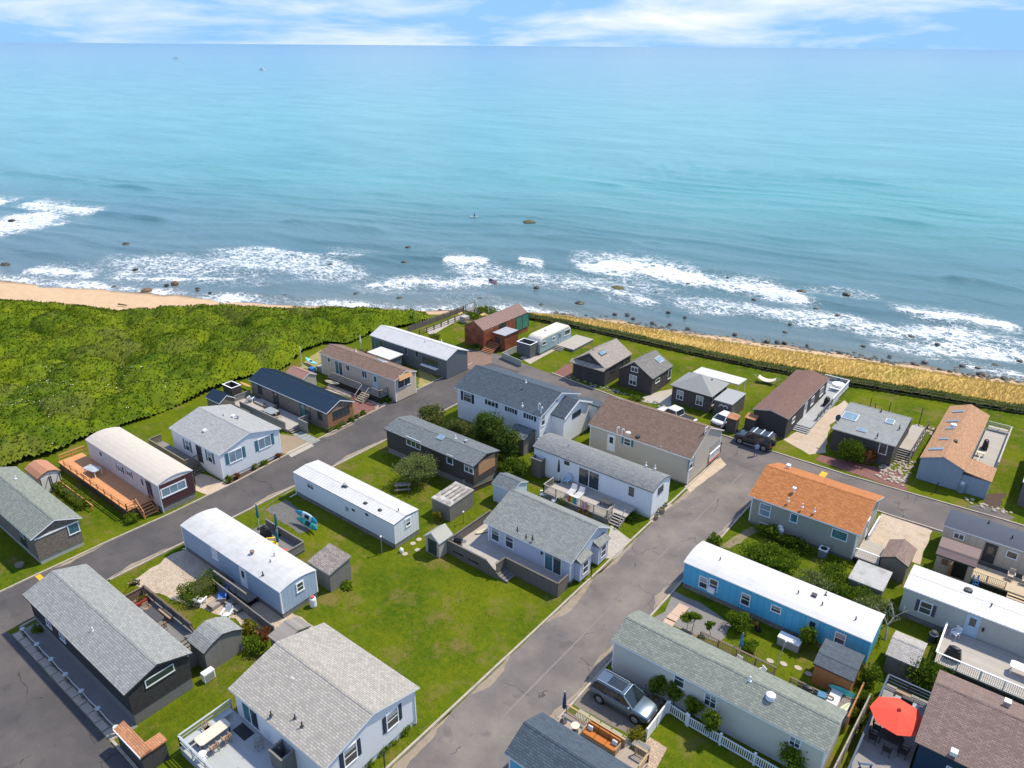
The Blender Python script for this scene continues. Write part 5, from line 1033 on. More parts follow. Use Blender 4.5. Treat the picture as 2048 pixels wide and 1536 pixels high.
bark = mat('bark', (.12, .09, .065), .95, .3, 4, .6); bleached = mat('bleached_branch', (.40, .36, .29), .9, .2, 3, .4)
soil = mat('thicket_soil', (.045, .05, .012), 1, .4, 2, .6)
def poly_mask(px, py, poly):
    ins = np.zeros(px.shape, bool); n = len(poly); j = n - 1
    for i in range(n):
        xi, yi = poly[i]; xj, yj = poly[j]
        c = ((yi > py) != (yj > py)) & (px < (xj - xi) * (py - yi) / (yj - yi + 1e-12) + xi); ins ^= c; j = i
    return ins
def billow(s, t, seed, size):
    """rounded mounds: 1 at each bush centre falling to 0 between bushes"""
    g = np.random.default_rng(seed).random((97, 97, 3)); ix, iy = np.floor(s / size).astype(int), np.floor(t / size).astype(int); best = np.zeros_like(s)
    for a in (-1, 0, 1):
        for b in (-1, 0, 1):
            c = g[(ix + a) % 97, (iy + b) % 97]; dx = (ix + a + c[..., 0]) * size - s; dy = (iy + b + c[..., 1]) * size - t
            r = size * (.55 + .55 * c[..., 2]); best = np.maximum(best, np.sqrt(np.clip(1 - (dx * dx + dy * dy) / (r * r), 0, 1)) * (.55 + .45 * c[..., 2]))
    return best
SPECIES = np.array((1.0, 1.12, 1.0)) * np.array([(.065, .100, .007), (.105, .140, .007), (.165, .180, .008), (.090, .125, .006), (.052, .082, .007), (.140, .160, .012), (.120, .110, .03), (.075, .115, .006)])
def bush_tone(s, t, seed, size):
    """species colour of the bush each point belongs to"""
    g = np.random.default_rng(seed).random((97, 97, 3)); ix, iy = np.floor(s / size).astype(int), np.floor(t / size).astype(int); best = np.full(s.shape, -1.0); rid = np.zeros(s.shape)
    for a in (-1, 0, 1):
        for b in (-1, 0, 1):
            c = g[(ix + a) % 97, (iy + b) % 97]; dx = (ix + a + c[..., 0]) * size - s; dy = (iy + b + c[..., 1]) * size - t
            q = 2 - np.hypot(dx, dy) / size + .4 * c[..., 2]; k = q > best; best = np.where(k, q, best); rid = np.where(k, c[..., 2] * 7.3 % 1, rid)
    rid = np.clip(.55 * rid + .6 * (fbm(s, t, seed + 5, 3, .05) - .2), 0, .999)
    return SPECIES[(rid * len(SPECIES)).astype(int)]
def set_tone(me, co, per):
    a, b = cam_xy(co[:, 0], co[:, 1]); c = bush_tone(a, b, 4, 4.4) * .4 + bush_tone(a, b, 8, 2.1) * .35 + bush_tone(a, b, 18, .9) * .25; c = np.repeat(np.c_[c, np.ones(len(c))], per, 0)
    me.color_attributes.new('tone', 'FLOAT_COLOR', 'POINT').data.foreach_set('color', c.astype(np.float32).ravel())
def scrub(name, label, poly, step, zfun, hfun, nleaf, lsize, m, cat='scrub', gm=None):
    """bushy ground cover: a mound field closed with leaf sprays over it"""
    p = np.array(poly); a0, b0 = p.min(0); a1, b1 = p.max(0)
    S, Tt = np.meshgrid(np.arange(a0, a1, step), np.arange(b0, b1, step), indexing='ij'); ins = poly_mask(S, Tt, poly)
    h = hfun(S, Tt); X, Y = grid_xy(S, Tt); Z = zfun(S, Tt) + h
    f = grid_faces(*S.shape); ok = ins.ravel()[f].all(1); f = f[ok]
    used = np.unique(f); mp_ = np.full(S.size, -1); mp_[used] = np.arange(len(used))
    V = np.stack([X, Y, Z - .12], -1).reshape(-1, 3)[used]
    cell = f[NR.integers(0, len(f), nleaf)]; wts = NR.dirichlet((1, 1, 1, 1), nleaf)
    pts = (np.stack([X, Y, Z], -1).reshape(-1, 3)[cell] * wts[..., None]).sum(1)
    pts[:, 2] += NR.uniform(-.28, .14, nleaf)
    lm = leaf_mesh(name, pts, lsize, m, .8)
    root = link(name, lm); tag(root, label, cat, kind='stuff')
    base = link('undergrowth', np_mesh('undergrowth', V, mp_[f], gm or soil, True), root); base['kind'] = 'stuff'
    return root, pts
TH = [(-150, 60), (-66, 60)] + [cam_xy(*q) for q in [(-89.66,21.72),(-89.43,24.74),(-88.77,27.18),(-89.78,31.05),(-89.73,35.60),(-89.31,38.95),(-89.84,44.80),(-90.54,48.96),(-90.83,53.10),(-89.64,57.30),(-89.38,60.63),(-92.52,65.79),(-92.66,69.83),(-89.56,72.35),(-90.28,77.03),(-89.67,80.61),(-87.53,86.19),(-87.86,89.25)]] + [(-15.6, 128.5), (-29.5, 130.3), (-42, 129.8), (-55.2, 130.2), (-62.5, 127), (-70, 128), (-84.3, 132), (-95.7, 133.5), (-112, 136), (-150, 144)]
def th_in(s, t):
    """metres inside the landward edge of the thicket"""
    p = np.array(TH[1:20]); dd = np.full(s.shape, 1e9)
    for (a, b), (c, d) in zip(p[:-1], p[1:]):
        L2 = (c - a) ** 2 + (d - b) ** 2; f = np.clip(((s - a) * (c - a) + (t - b) * (d - b)) / L2, 0, 1); dd = np.minimum(dd, np.hypot(s - a - f * (c - a), t - b - f * (d - b)))
    return dd
def th_h(s, t):
    edge = np.clip((crest_t(s) + 1.5 - t) / 6, .15, 1) * np.clip(.25 + th_in(s, t) / 4.5, .25, 1)
    return edge * (.02 + 2.0 * billow(s, t, 4, 4.4) ** 1.2 + .85 * billow(s, t, 8, 2.1) + .25 * billow(s, t, 18, .8) + 1.0 * (fbm(s, t, 12, 3, .05) - .3))
thicket, tpts = scrub('thicket', 'wild green thicket of low bushes between the homes and the beach', TH, .34, land_z, th_h, 125000, .17, lf_thicket, 'thicket', thicket_mass)
set_tone(thicket.data, tpts, 4); um_ = thicket.children[0].data; vc = np.zeros(len(um_.vertices) * 3, np.float32); um_.vertices.foreach_get('co', vc); set_tone(um_, vc.reshape(-1, 3), 1)
ts, tt = cam_xy(tpts[:, 0], tpts[:, 1]); dn = fbm(ts, tt, 66, 4, .35)
sel = (dn > .56) & (tt < 97) & (ts < -42) & (NR.random(len(ts)) < .2)
bl = link('blossom', leaf_mesh('blossom', tpts[sel] + [0, 0, .16], .085, lf_blossom, .8, .8), thicket); bl['kind'] = 'stuff'
sel = (fbm(ts, tt, 77, 4, .22) > .66) & (NR.random(len(ts)) < .22)
br = link('dry_twigs', leaf_mesh('dry_twigs', tpts[sel] + [0, 0, .1], .16, mat('dry_twig', (.20, .15, .08), .9, .2), .3, .25), thicket); br['kind'] = 'stuff'
# hedge belt on the bluff edge
HB = np.array([(1.5, 125.5), (13.1, 118.9), (27.7, 108.9), (38.3, 102.4), (48, 97.3), (67.4, 88.6), (110, 70.5)])
hb_poly = [tuple(q) for q in HB] + [(q[0] + 1.0, q[1] + 2.8) for q in HB[::-1]]
hedge_belt, _ = scrub('hedge_belt', 'dark green hedge belt between the lawn and the golden grass', hb_poly, .3, land_z, lambda s, t: .1 + .3 * billow(s, t, 14, 1.6) + .35 * billow(s, t, 15, .8) + .2 * fbm(s, t, 16, 3, .2), 26000, .12, leaf('hedge_leaf', (.065, .105, .014), (.14, .18, .02), (.19, .21, .03), .35, .5), 'hedge')
# golden beach grass planted in rows on the bank
def tufts(name, label, P, blades, h, spread, m, cat, lean=.35):
    n = len(P); P = np.repeat(P, blades, 0); k = len(P); a = NR.uniform(0, 2 * np.pi, k); r = NR.uniform(.2, 1, k) * spread
    hh = h * NR.uniform(.6, 1.15, k); dx, dy = np.cos(a), np.sin(a); w = .018 + .012 * NR.random(k)
    base = P + np.stack([dx * r * .25, dy * r * .25, np.full(k, -.03)], 1)
    tip = base + np.stack([dx * r * (lean + 1) * .8, dy * r * (lean + 1) * .8, hh], 1); sx = np.stack([-dy * w, dx * w, np.zeros(k)], 1)
    V = np.stack([base - sx, base + sx, tip], 1).reshape(-1, 3)
    o = link(name, np_mesh(name, V, np.arange(3 * k).reshape(k, 3), m)); tag(o, label, cat, kind='stuff'); return o
ss = []
for a in np.arange(-2, 112, .52):
    lo, hi = float(np.interp(a, HB[:, 0], HB[:, 1])) + 2.2, 0
    hi = float(crest_t(a) + 1.5 + .74 * (water_t(a) - crest_t(a) - 1.5))
    for k, b in enumerate(np.arange(lo, hi, .42)): ss.append((a + .30 * (b - lo) + NR.normal(0, .2), b + NR.normal(0, .24)))
ss = np.array(ss); gx, gy = grid_xy(ss[:, 0], ss[:, 1])
straw_leaf = leaf('golden_straw', (.50, .36, .11), (.70, .52, .20), (.38, .35, .08), .3, .25)
tufts('beach_grass', 'golden beach grass planted in rows on the bank above the shore', np.stack([gx, gy, land_z(ss[:, 0], ss[:, 1])], 1), 12, .5, .34, straw_leaf, 'beach grass')
gs = NR.uniform(-14, 112, 900); gt = crest_t(gs) + NR.uniform(2.4, 4.6, 900); gx, gy = grid_xy(gs, gt)
tufts('green_grass_fringe', 'green grass fringe along the seaward edge of the hedge', np.stack([gx, gy, land_z(gs, gt)], 1), 14, .7, .3, lf_mid, 'grass')
# lawn grass: short blades over the mown ground nearest the homes
lawn_polys = [rect(-61.4, -44.0, 19.0, 27), rect(-61, -28.1, 26.8, 60), rect(-44, -28.1, 12.4, 27), rect(-21.1, 20, 30, 74), rect(-84, -68.4, 12, 64), rect(-64, 25, 82.5, 112)]
pts = []
for q, n in zip(lawn_polys, (9000, 34000, 12000, 26000, 9000, 14000)):
    (x0, y0), (x1, _), (_, y1), _ = q; pts.append(np.stack([NR.uniform(x0, x1, n), NR.uniform(y0, y1, n), np.zeros(n)], 1))
pts = np.concatenate(pts); sS, sT = cam_xy(pts[:, 0], pts[:, 1]); dens = fbm(pts[:, 0], pts[:, 1], 90, 4, .4)
pts = pts[(dens > .40) & (sT < crest_t(sS) - .2)]
tufts('lawn_grass', 'short green lawn grass between the homes', pts, 3, .085, .06, leaf('lawn_blade', (.09, .145, .007), (.19, .215, .010), (.22, .195, .015), .35, .25), 'grass', .8)

def crown_pts(n, rx, ry, rz, clumps, seed, hollow=.55, flat=0):
    r = np.random.default_rng(seed); c = r.normal(size=(clumps, 3)); c /= np.linalg.norm(c, axis=1)[:, None]; c *= (r.uniform(.25, 1, clumps) ** .5)[:, None]
    c = c * [rx * .72, ry * .72, rz * .72]; cr_ = r.uniform(.28, .55, clumps)
    i = r.integers(0, clumps, n); d = r.normal(size=(n, 3)); d /= np.linalg.norm(d, axis=1)[:, None]; d *= (hollow + (1 - hollow) * r.random(n))[:, None]
    d *= (1 + .25 * r.normal(size=n))[:, None]
    p = c[i] + d * cr_[i][:, None] * [rx, ry, rz * (.8 - .3 * flat)]
    return p, c
def shrub(name, label, x, y, rx, ry, h, m, n=900, size=.12, clumps=14, cat='shrub', group=None, stem=True, z=0, m2=None, aspect=.6, up=.5):
    O = T(name, label, cat, (x, y, z), 0.0, group)
    p, c = crown_pts(n, rx, ry, h * .52, clumps, R.randrange(10 ** 6)); p[:, 2] += h * .5; p[:, 2] = np.maximum(p[:, 2], .03)
    o = link('foliage', leaf_mesh('foliage', p, size, m, up, aspect), O.e)
    if m2:
        q = p[NR.random(n) < .25] + [0, 0, .06]; link('flowers', leaf_mesh('flowers', q, size * .7, m2, .7, .8), O.e)
    if stem:
        b = B()
        for k in range(4):
            a = R.uniform(0, 6.28); b.tube((math.cos(a) * .08, math.sin(a) * .08, -.05), (math.cos(a) * rx * .4, math.sin(a) * ry * .4, h * .6), .035 + .01 * h, .012, 5)
        O.add('stem', b, bark)
    return O
def tree(name, label, x, y, h, rx, ry, m, n=3000, size=.13, clumps=26, base=.35, cat='tree', lean=(0, 0), group=None, aspect=.6, trunk_r=.14, up=.5):
    O = T(name, label, cat, (x, y, 0), 0.0, group); rz = h * (1 - base) * .5; cz = h - rz
    p, c = crown_pts(n, rx, ry, rz, clumps, R.randrange(10 ** 6), .5); p += [lean[0], lean[1], cz]
    link('crown', leaf_mesh('crown', p, size, m, up, aspect), O.e)
    b = B(); top = Vector((lean[0] * .6, lean[1] * .6, h * (base + .12)))
    pr = Vector((0, 0, -.1))
    for k in range(4):
        f = (k + 1) / 4; q = top * f + Vector((R.uniform(-.1, .1), R.uniform(-.1, .1), 0)) * (f < 1); b.tube(pr, q, trunk_r * (1 - .45 * (k / 4)), trunk_r * (1 - .45 * f), 7); pr = q
    for k in range(min(12, clumps)):
        e = Vector((c[k][0] + lean[0], c[k][1] + lean[1], c[k][2] + cz)); mid = top.lerp(e, .5) + Vector((0, 0, -.15)); b.tube(top * R.uniform(.7, 1), mid, trunk_r * .4, trunk_r * .25, 5); b.tube(mid, e, trunk_r * .25, .012, 5)
    O.add('trunk', b, bark); return O
def hedge(name, label, x0, x1, y0, y1, h, m, n=1500, size=.1, cat='hedge', m2=None):
    O = T(name, label, cat, ((x0 + x1) / 2, (y0 + y1) / 2, 0), 0.0); rx, ry = (x1 - x0) / 2, (y1 - y0) / 2
    p = NR.uniform(-1, 1, (n, 3)); ax = NR.integers(0, 3, n); sg_ = np.sign(NR.uniform(-1, 1, n)); p[np.arange(n), ax] = sg_ * (.9 + .12 * NR.normal(size=n))
    p = p * [rx, ry, h / 2] + [0, 0, h / 2] + NR.normal(0, .05, (n, 3)); p[:, 2] = np.maximum(p[:, 2] + .12 * np.sin(p[:, 0] * 2.1) * np.cos(p[:, 1] * 2.7), .03)
    link('foliage', leaf_mesh('foliage', p, size, m, .5), O.e)
    if m2: link('flowers', leaf_mesh('flowers', p[(NR.random(n) < .3)] + [0, 0, .04], size * .7, m2, .7, .8), O.e)
    O.add('stem', B().box(-rx * .75, rx * .75, -ry * .6, ry * .6, -.02, h * .8), soil); return O
# pines and trees
tree('pine_tree', 'pale green ragged pine beside the white navy-roofed house, nearest the street', -58.47,58.60, 4.2, 1.9, 1.8, lf_pinel, 4200, .19, 22, .2, aspect=.26, up=.2)
tree('pine_tree', 'tall dark pine in front of the white navy-roofed house', -50.43,59.90, 5.4, 2.0, 1.9, lf_pine, 6500, .2, 26, .12, aspect=.28, up=.2)
tree('pine_tree', 'olive pine leaning between the white house and the charcoal home', -53.16,58.49, 4.0, 2.2, 1.7, lf_pinel, 4800, .19, 24, .12, aspect=.28, up=.2)
tree('pine_tree', 'bushy dark pine against the weathered shed', -47.38,59.61, 4.2, 1.6, 1.6, lf_pine, 4600, .2, 20, .1, aspect=.28, up=.2)
shrub('broad_shrub', 'dense green shrub between charcoal home and pale shower stall', -43.95,57.10, 1.9, 1.6, 2.6, lf_dark, 2600, .13, 24)
shrub('broad_shrub', 'bright green shrub beside the plywood-patched gable', -45.64,56.70, 1.0, .9, 1.6, lf_mid, 900, .12)
tree('lawn_tree', 'rounded sage-green tree on the lawn beside the charcoal home', -51.68,49.14, 3.7, 2.6, 2.3, lf_sage, 6500, .115, 40, .22)
tree('lilac_tree', 'green bushy tree beside grey shingled house', -15.69,84.09, 2.9, 1.9, 1.6, lf_dark, 3200, .12, 28, .1)
shrub('smoke_bush', 'rusty red bush in front of the grey shingled house', -14.23,85.26, 1.3, 1.2, 2.3, lf_rust, 1700, .11, 18)
shrub('bayberry', 'large bright green bush between the sage house and the blue home', -16.00,59.83, 3.1, 1.8, 1.9, lf_bright, 4200, .125, 30)
shrub('bayberry', 'dark green bush against the sage house wall beside white gas tank', -17.74,63.74, 1.5, .8, 1.6, lf_mid, 1400, .12)
shrub('bayberry', 'straggling dark bush along the sage house beside the cooling unit', -14.92,63.43, 2.3, .8, 1.4, lf_dark, 1700, .12)
shrub('bayberry', 'small bush at the rear corner of the sage house', -11.12,63.55, 1.4, .8, .7, lf_mid, 800, .12)
shrub('bayberry', 'low green bush between the street kerb and the blue home end', -21.41,59.45, .9, .8, 1.1, lf_mid, 700, .12)
for k, (q0, q1, s_) in enumerate(((-11.15,59.01, 2.2), (-8.76,59.65, 2.4), (-6.69,58.86, 2.0), (-10.88,60.98, 1.6))):
    shrub('wild_bush', ['olive wild bush behind the blue home roof', 'tangled wild bush beside the bleached dead tree', 'wild bush between blue home and greige home', 'low wild bush beside the mottled storage box'][k], q0, q1, s_, 1.5, 1.5, lf_sage if k % 2 == 0 else lf_mid, 2200, .12, 22)
shrub('privet', 'dense dark green shrub between grey shed and white porch rail', -1.35,52.79, 1.7, 1.5, 2.4, lf_dark, 3000, .11, 26)
shrub('privet', 'bright green shrub along the alley behind cedar lean-to', -4.77,50.07, .9, 1.0, 1.9, lf_bright, 1300, .1)
shrub('privet', 'bright green shrub in the alley beside red umbrella deck', -4.51,47.87, .8, 1.0, 1.5, lf_bright, 1100, .1)
shrub('privet', 'small green shrub at the foot of the grey fence', -4.43,46.32, .7, .7, 1.0, lf_mid, 700, .1)
for k, (q0, q1, hh) in enumerate(((-16.67,38.89, 2.3), (-15.37,39.22, 2.2), (-13.74,38.81, 2.0), (-12.17,38.21, 2.6))):
    tree('young_tree', ['young tree beside the bonnet of the silver car', 'young tree at the end of the white vinyl gate', 'slimmest young tree behind the short picket section', 'tallest young tree at the start of the long picket fence'][k], q0, q1, hh + .3, .75, .75, lf_mid, 1300, .1, 16, .2, trunk_r=.04, group='young trees along the picket fence')
tree('young_tree', 'bushy young tree at the far end of the picket fence', -6.76,39.02, 2.5, 1.3, 1.2, lf_bright, 2000, .1, 20, .15, trunk_r=.05)
shrub('oleander', 'pale yellow-green bush beside the white gate and paver patio', -16.12,34.96, .8, .7, 1.0, lf_yellow, 700, .12, aspect=.3)
shrub('globe_bush', 'large round bright green bush beside the blue home', -14.87,49.79, 1.15, 1.05, 1.7, lf_bright, 2000, .1, 24)
tree('patio_tree', 'small round-headed tree on the grey gravel patio, nearest the street', -18.17,46.85, 1.9, .65, .6, lf_bright, 800, .1, 10, .45, trunk_r=.03); tree('patio_tree', 'small round-headed tree in front of the grey bench', -17.72,47.21, 2.1, .55, .55, lf_mid, 700, .1, 10, .5, trunk_r=.03)
tree('patio_tree', 'small patio tree beside brown railing', -16.44,47.50, 1.6, .5, .5, lf_bright, 600, .1, 10, .45, trunk_r=.03)
tree('climbing_rose', 'leafy climber on a trellis against the blue home', -9.67,50.90, 2.5, .8, .5, lf_mid, 1500, .1, 18, .1, trunk_r=.04); shrub('grass_clump', 'green leafy clump on the small lawn beside blue home', -13.30,48.35, .9, .8, .6, lf_bright, 700, .11, stem=False)
hedge('clipped_hedge', 'clipped green hedge at the edge of the pale gravel yard', -54.62, -52.51, 22.95, 26.18, 1.15, lf_mid, 2200, .09)
shrub('ornamental_shrub', 'yellow-green shrub beside the gambrel shed', -46.30,24.41, .9, .8, 1.1, lf_yellow, 900, .1); shrub('ornamental_shrub', 'orange-tipped shrub at the fence corner', -44.18,24.36, .9, .9, 1.5, lf_rust, 900, .1); shrub('ornamental_shrub', 'green shrub below the orange-tipped shrub', -44.02,23.50, 1.1, .9, 1.4, lf_mid, 1300, .1)
hedge('border_hedge', 'bushy green border beside the orange cedar deck', -81.11, -74.83, 23.80, 25.00, .9, lf_mid, 1800, .11); shrub('round_bush', 'round green bush at the foot of the cedar deck steps', -69.01,26.23, .9, .8, .9, lf_mid, 900, .1)
for k, (q0, q1) in enumerate(((-68.7, 51.2), (-68.65, 52.4), (-68.8, 53.5), (-68.75, 54.6), (-68.9, 55.7), (-68.95, 57.0))):
    shrub('bed_shrub', 'low mixed shrub in the street-side bed of the cedar-shingled home', q0, q1, .6, .55, .7, (lf_sage, lf_mid, lf_sage, lf_bright)[k % 4], 420, .1, 8, group='bed shrubs of the cedar-shingled home')
for k, (q0, q1) in enumerate(((-67.9, 36.6), (-67.95, 37.6), (-68.1, 40.0), (-68.2, 41.2), (-68.35, 43.2))):
    shrub('bed_shrub', 'low shrub along the white double-wide home front bed', q0, q1, .5, .5, .6 if k else .9, (lf_mid, lf_rust, lf_sage)[k % 3], 380, .1, 8, group='bed shrubs of the double-wide home')
shrub('porch_shrub', 'round shrub below the porch rail with rainbow towel', -36.57,55.73, .8, .75, 1.1, lf_sage, 900, .1); shrub('porch_shrub', 'leafy shrub beside pink blooms at the porch foot', -33.82,55.82, .9, .8, 1.1, lf_yellow, 1000, .1, m2=mat('pink_bloom', (.6, .25, .3), .8, .1)); shrub('porch_shrub', 'small dark shrub beside the porch steps', -29.59,58.06, .6, .6, .9, lf_dark, 600, .1)
for k, (q0, q1) in enumerate(((-29.33,22.06), (-29.26,23.22), (-29.18,24.36), (-29.15,25.29))):
    shrub('day_lily', 'grassy day-lily clump along the white house gable wall', q0, q1, .65, .6, .6, lf_bright, 500, .14, 8, group='day lilies along the white house', aspect=.25, stem=False)
shrub('hosta', 'low leafy clump beside speckled-roof shed', -44.52,33.03, .9, .5, .4, lf_bright, 500, .12, stem=False); shrub('vine', 'young yellow-green vine on the old plank-roofed shed', -44.95,45.52, .7, .4, 1.3, lf_yellow, 420, .1); shrub('corner_bush', 'small green bush on the corner of the dark home', -59.80,13.63, .6, .5, .5, lf_mid, 400, .1)
shrub('dune_bush', 'dark bush in front of the red cedar house', -72.58,83.93, 1.4, .9, .8, lf_dark, 800, .12); shrub('dune_bush', 'round bush beside the beach path', -80.87,82.91, 1.1, 1.0, .9, lf_mid, 700, .12)
shrub('dune_bush', 'grassy bush at the top of the beach stair beside flagpole', -81.57,98.56, 4.2, 1.8, 1.1, lf_mid, 1600, .14, 20); shrub('dune_bush', 'green bank bush seaward of the red cedar house', -82.92,94.66, 2.5, 1.4, .9, lf_mid, 900, .14)
shrub('cottage_bush', 'yellow-green bush in front of the asymmetric cottage', -43.55,83.25, 1.2, .7, .6, lf_bright, 500, .12); shrub('peach_bush', 'dark green bush beside the peach home steps', -69.53,61.22, 1.2, .8, .9, lf_dark, 900, .12)
# bleached dead tree
DT = T('dead_tree', 'bleached bare dead tree leaning over the greige home corner', 'tree', (-4.99,56.05, 0), 0.0)
b = B()
def branch(p, d, l, r, k):
    q = p + d * l; b.tube(p, q, r, r * .65, 5)
    if k:
        for _ in range(3 if k > 1 else 2):
            e = (d + Vector((R.uniform(-.8, .8), R.uniform(-.8, .8), R.uniform(-.25, .5)))).normalized(); branch(q, e, l * R.uniform(.55, .8), r * .6, k - 1)
branch(Vector((0, 0, 0)), Vector((-.15, .5, 1)).normalized(), 1.2, .09, 4)
DT.add('trunk', b, bleached)

# ------------------------------------------------------------------ decks, porches, fences
olive = mat('olive_boards', (.21, .185, .125), .85, .2, 2, .5, pat='vert', per=.14); whitev = mat('white_vinyl', (.74, .75, .76), .5, .05)
D = deck('grey painted deck with bench rail beside white taupe-roofed house', -39.7, -33.2, 14.6, 18.62, .8, deck_grey, mat('pale_grey_skirting', (.40, .43, .45), .7, .1, 2, .4, pat='vert', per=.2), rails=[((-39.6, 14.7), (-39.6, 18.6)), ((-39.6, 14.7), (-33.3, 14.7))], rm=mat('grey_painted_rail', (.38, .41, .41), .7, .08)); D.add('bench_seat', B().box(-39.5, -39.0, 14.9, 18.4, 1.18, 1.26), MATS['grey_painted_rail'])
D.add('doormat', B().box(-38.0, -36.6, 17.6, 18.4, .802, .83), BLACK)
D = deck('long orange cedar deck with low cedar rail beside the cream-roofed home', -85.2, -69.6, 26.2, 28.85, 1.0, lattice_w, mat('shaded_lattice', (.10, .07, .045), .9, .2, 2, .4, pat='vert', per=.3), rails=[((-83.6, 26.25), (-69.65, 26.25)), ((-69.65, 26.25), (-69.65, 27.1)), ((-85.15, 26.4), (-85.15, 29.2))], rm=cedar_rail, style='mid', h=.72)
stairs(D, -69.58, 27.95, 1, 0, 1.4, 1.0, 4, lattice_w, .3, cedar_rail)
for k in range(4): D.add('ramp_post', B().box(-83.6 + k * 3.2, -83.5 + k * 3.2, 24.6, 24.7, 0, .75), cedar_rail)
D.add('ramp_rail', B().bar((-84.4, 24.65, .8), (-73.6, 24.65, .72), .09, .06), cedar_rail)
D = deck('olive board screened deck along the white double-wide home', -81.0, -73.0, 34.6, 36.25, .85, GREYWOODY, olive, rails=[((-81, 34.65), (-73.1, 34.65)), ((-81, 34.65), (-81, 36.2))], rm=olive, style='solid', h=.85)
rail(D, (-73.05, 34.7), (-73.05, 36.2), .85, .9, 'bal', olive); stairs(D, -73, 35.4, 1, 0, 1.3, .85, 4, olive, .26)
grey_fence = mat('grey_board_fence', (.235, .23, .225), .85, .15, 2, .5, pat='lap', per=.16)
D = deck('weathered terrace with low grey board walls beside navy-roofed home', -84.6, -72.4, 47.7, 50.75, .45, deck_pale, grey_fence, rails=[((-82.6, 47.75), (-72.9, 47.75)), ((-84.5, 48.2), (-84.5, 50.7))], rm=grey_fence, style='solid', h=.8)
D.add('upper_step', B().box(-82.2, -78.8, 49.6, 50.74, .452, .7), deck_pale); stairs(D, -72.38, 48.5, 1, 0, 1.3, .45, 2, GREYWOOD, .3)
rail(D, (-72.2, 49.2), (-72.2, 50.7), -.05, 1.5, 'solid', grey_fence); rail(D, (-72.2, 49.2), (-70.4, 49.2), -.05, 1.5, 'solid', grey_fence)
for k in range(5): tag(link('paving_slab', B().box(-71.6 + k * .78, -70.9 + k * .78, 47.7, 49.0, -.05, .03).mesh('paving_slab', bluestone)), 'bluestone slab in the stepping path to the grey-walled terrace', 'paving slab', 'bluestone slabs by the terrace')
D = deck('raised weathered porch with board rail along the peach home', -80.4, -69.5, 60.45, 61.95, 1.05, GREYWOODY, mat('under_porch_shade', (.03, .028, .025), .95), rails=[((-79.4, 60.5), (-73.3, 60.5)), ((-71.3, 60.5), (-69.6, 60.5)), ((-69.6, 60.5), (-69.6, 61.9))], rm=mat('grey_porch_rail', (.20, .18, .155), .9, .2), h=.9)  # skirting block coloured as the shade beneath the raised floor
stairs(D, -72.3, 60.43, 0, -1, 1.4, 1.05, 5, mat('tan_tread', (.38, .31, .22), .85, .15), .27, mat('pale_handrail', (.42, .40, .36), .85))
D = deck('pale wooden deck wrapped in brown board fence beside the lilac house', -40.6, -34.75, 42.3, 45.6, .5, deck_paley, fence_brown); D.add('front_floor', B().box(-34.746, -28.95, 43.65, 45.6, .38, .5), deck_paley)
for p, q in (((-40.6, 48.6), (-40.6, 42.25)), ((-40.6, 42.25), (-35.8, 42.25)), ((-34.7, 43.6), (-28.85, 43.6)), ((-28.85, 43.6), (-28.85, 45.2)), ((-34.7, 43.6), (-34.7, 42.3))): rail(D, p, q, -.05, 1.55, 'solid', fence_brown)
D.add('side_floor', B().box(-40.55, -38.5, 45.604, 48.6, .38, .5), deck_paley); D.add('raked_screen', B().hull([(-35.8, 42.22, -.05), (-34.3, 42.22, -.05), (-34.3, 42.28, -.05), (-35.8, 42.28, -.05)], [(-35.8, 42.22, 1.5), (-34.3, 42.22, .45), (-34.3, 42.28, .45), (-35.8, 42.28, 1.5)]), fence_brown)
stairs(D, -34.85, 42.95, 1, 0, 1.15, .5, 4, GREYWOODY, .33)
for k in range(2): D.add('screen_slot', B().box(-39.9 + k * 1.9, -38.6 + k * 1.9, 42.2, 42.222, .55, .68), BLACK)
porch_g = mat('porch_grey_wood', (.30, .275, .24), .85, .18, 2, .3)
D = deck('weathered porch with baluster rail on the white batten home', -39.2, -31.2, 55.6, 59.3, .8, deck_pale, GREYV, rails=[((-39.1, 55.65), (-31.3, 55.65)), ((-39.1, 55.65), (-39.1, 57.4)), ((-31.25, 55.65), (-31.25, 56.6))], rm=porch_g, style='bal', h=.9)
D.add('side_landing', B().box(-31.196, -29.9, 57.0, 59.2, .68, .8), deck_pale); stairs(D, -30.6, 57.0, 0, -1, 1.2, .8, 4, porch_g, .27, porch_g)
D = deck('dark plank deck with glass-panel rail behind the dark corner home', -56.6, -48.9, 18.75, 21.2, .6, deck_dark, GREYV, rails=[((-56.5, 21.15), (-49.0, 21.15))], rm=mat('brown_rail', (.15, .10, .075), .8, .2), style='wire')
D.add('glass_panel', B().box(-56.4, -49.1, 21.13, 21.15, .7, 1.4), glass('clear_panel', (.18, .2, .19), .1)); rail(D, (-56.5, 18.8), (-56.5, 21.1), .6, .85, 'solid', mat('brown_screen', (.19, .13, .09), .85, .2, 2, .4, pat='vert', per=.14))
stairs(D, -48.88, 19.95, 1, 0, 2.0, .6, 4, GREYWOODY, .34, MATS['brown_rail'])
pale_rail = mat('bleached_rail', (.44, .415, .37), .85, .15, 2, .2)
D = deck('weathered side deck with bleached bench rail beside the tan-roofed house', -4.55, -2.0, 93.0, 103.2, .55, deck_pale, GREYV, rails=[((-2.05, 92.0), (-2.05, 103.1)), ((-4.5, 103.1), (-2.05, 103.1))], rm=pale_rail, h=.85); D.add('bench_seat', B().box(-4.4, -2.3, 102.3, 102.75, .95, 1.02), pale_rail)
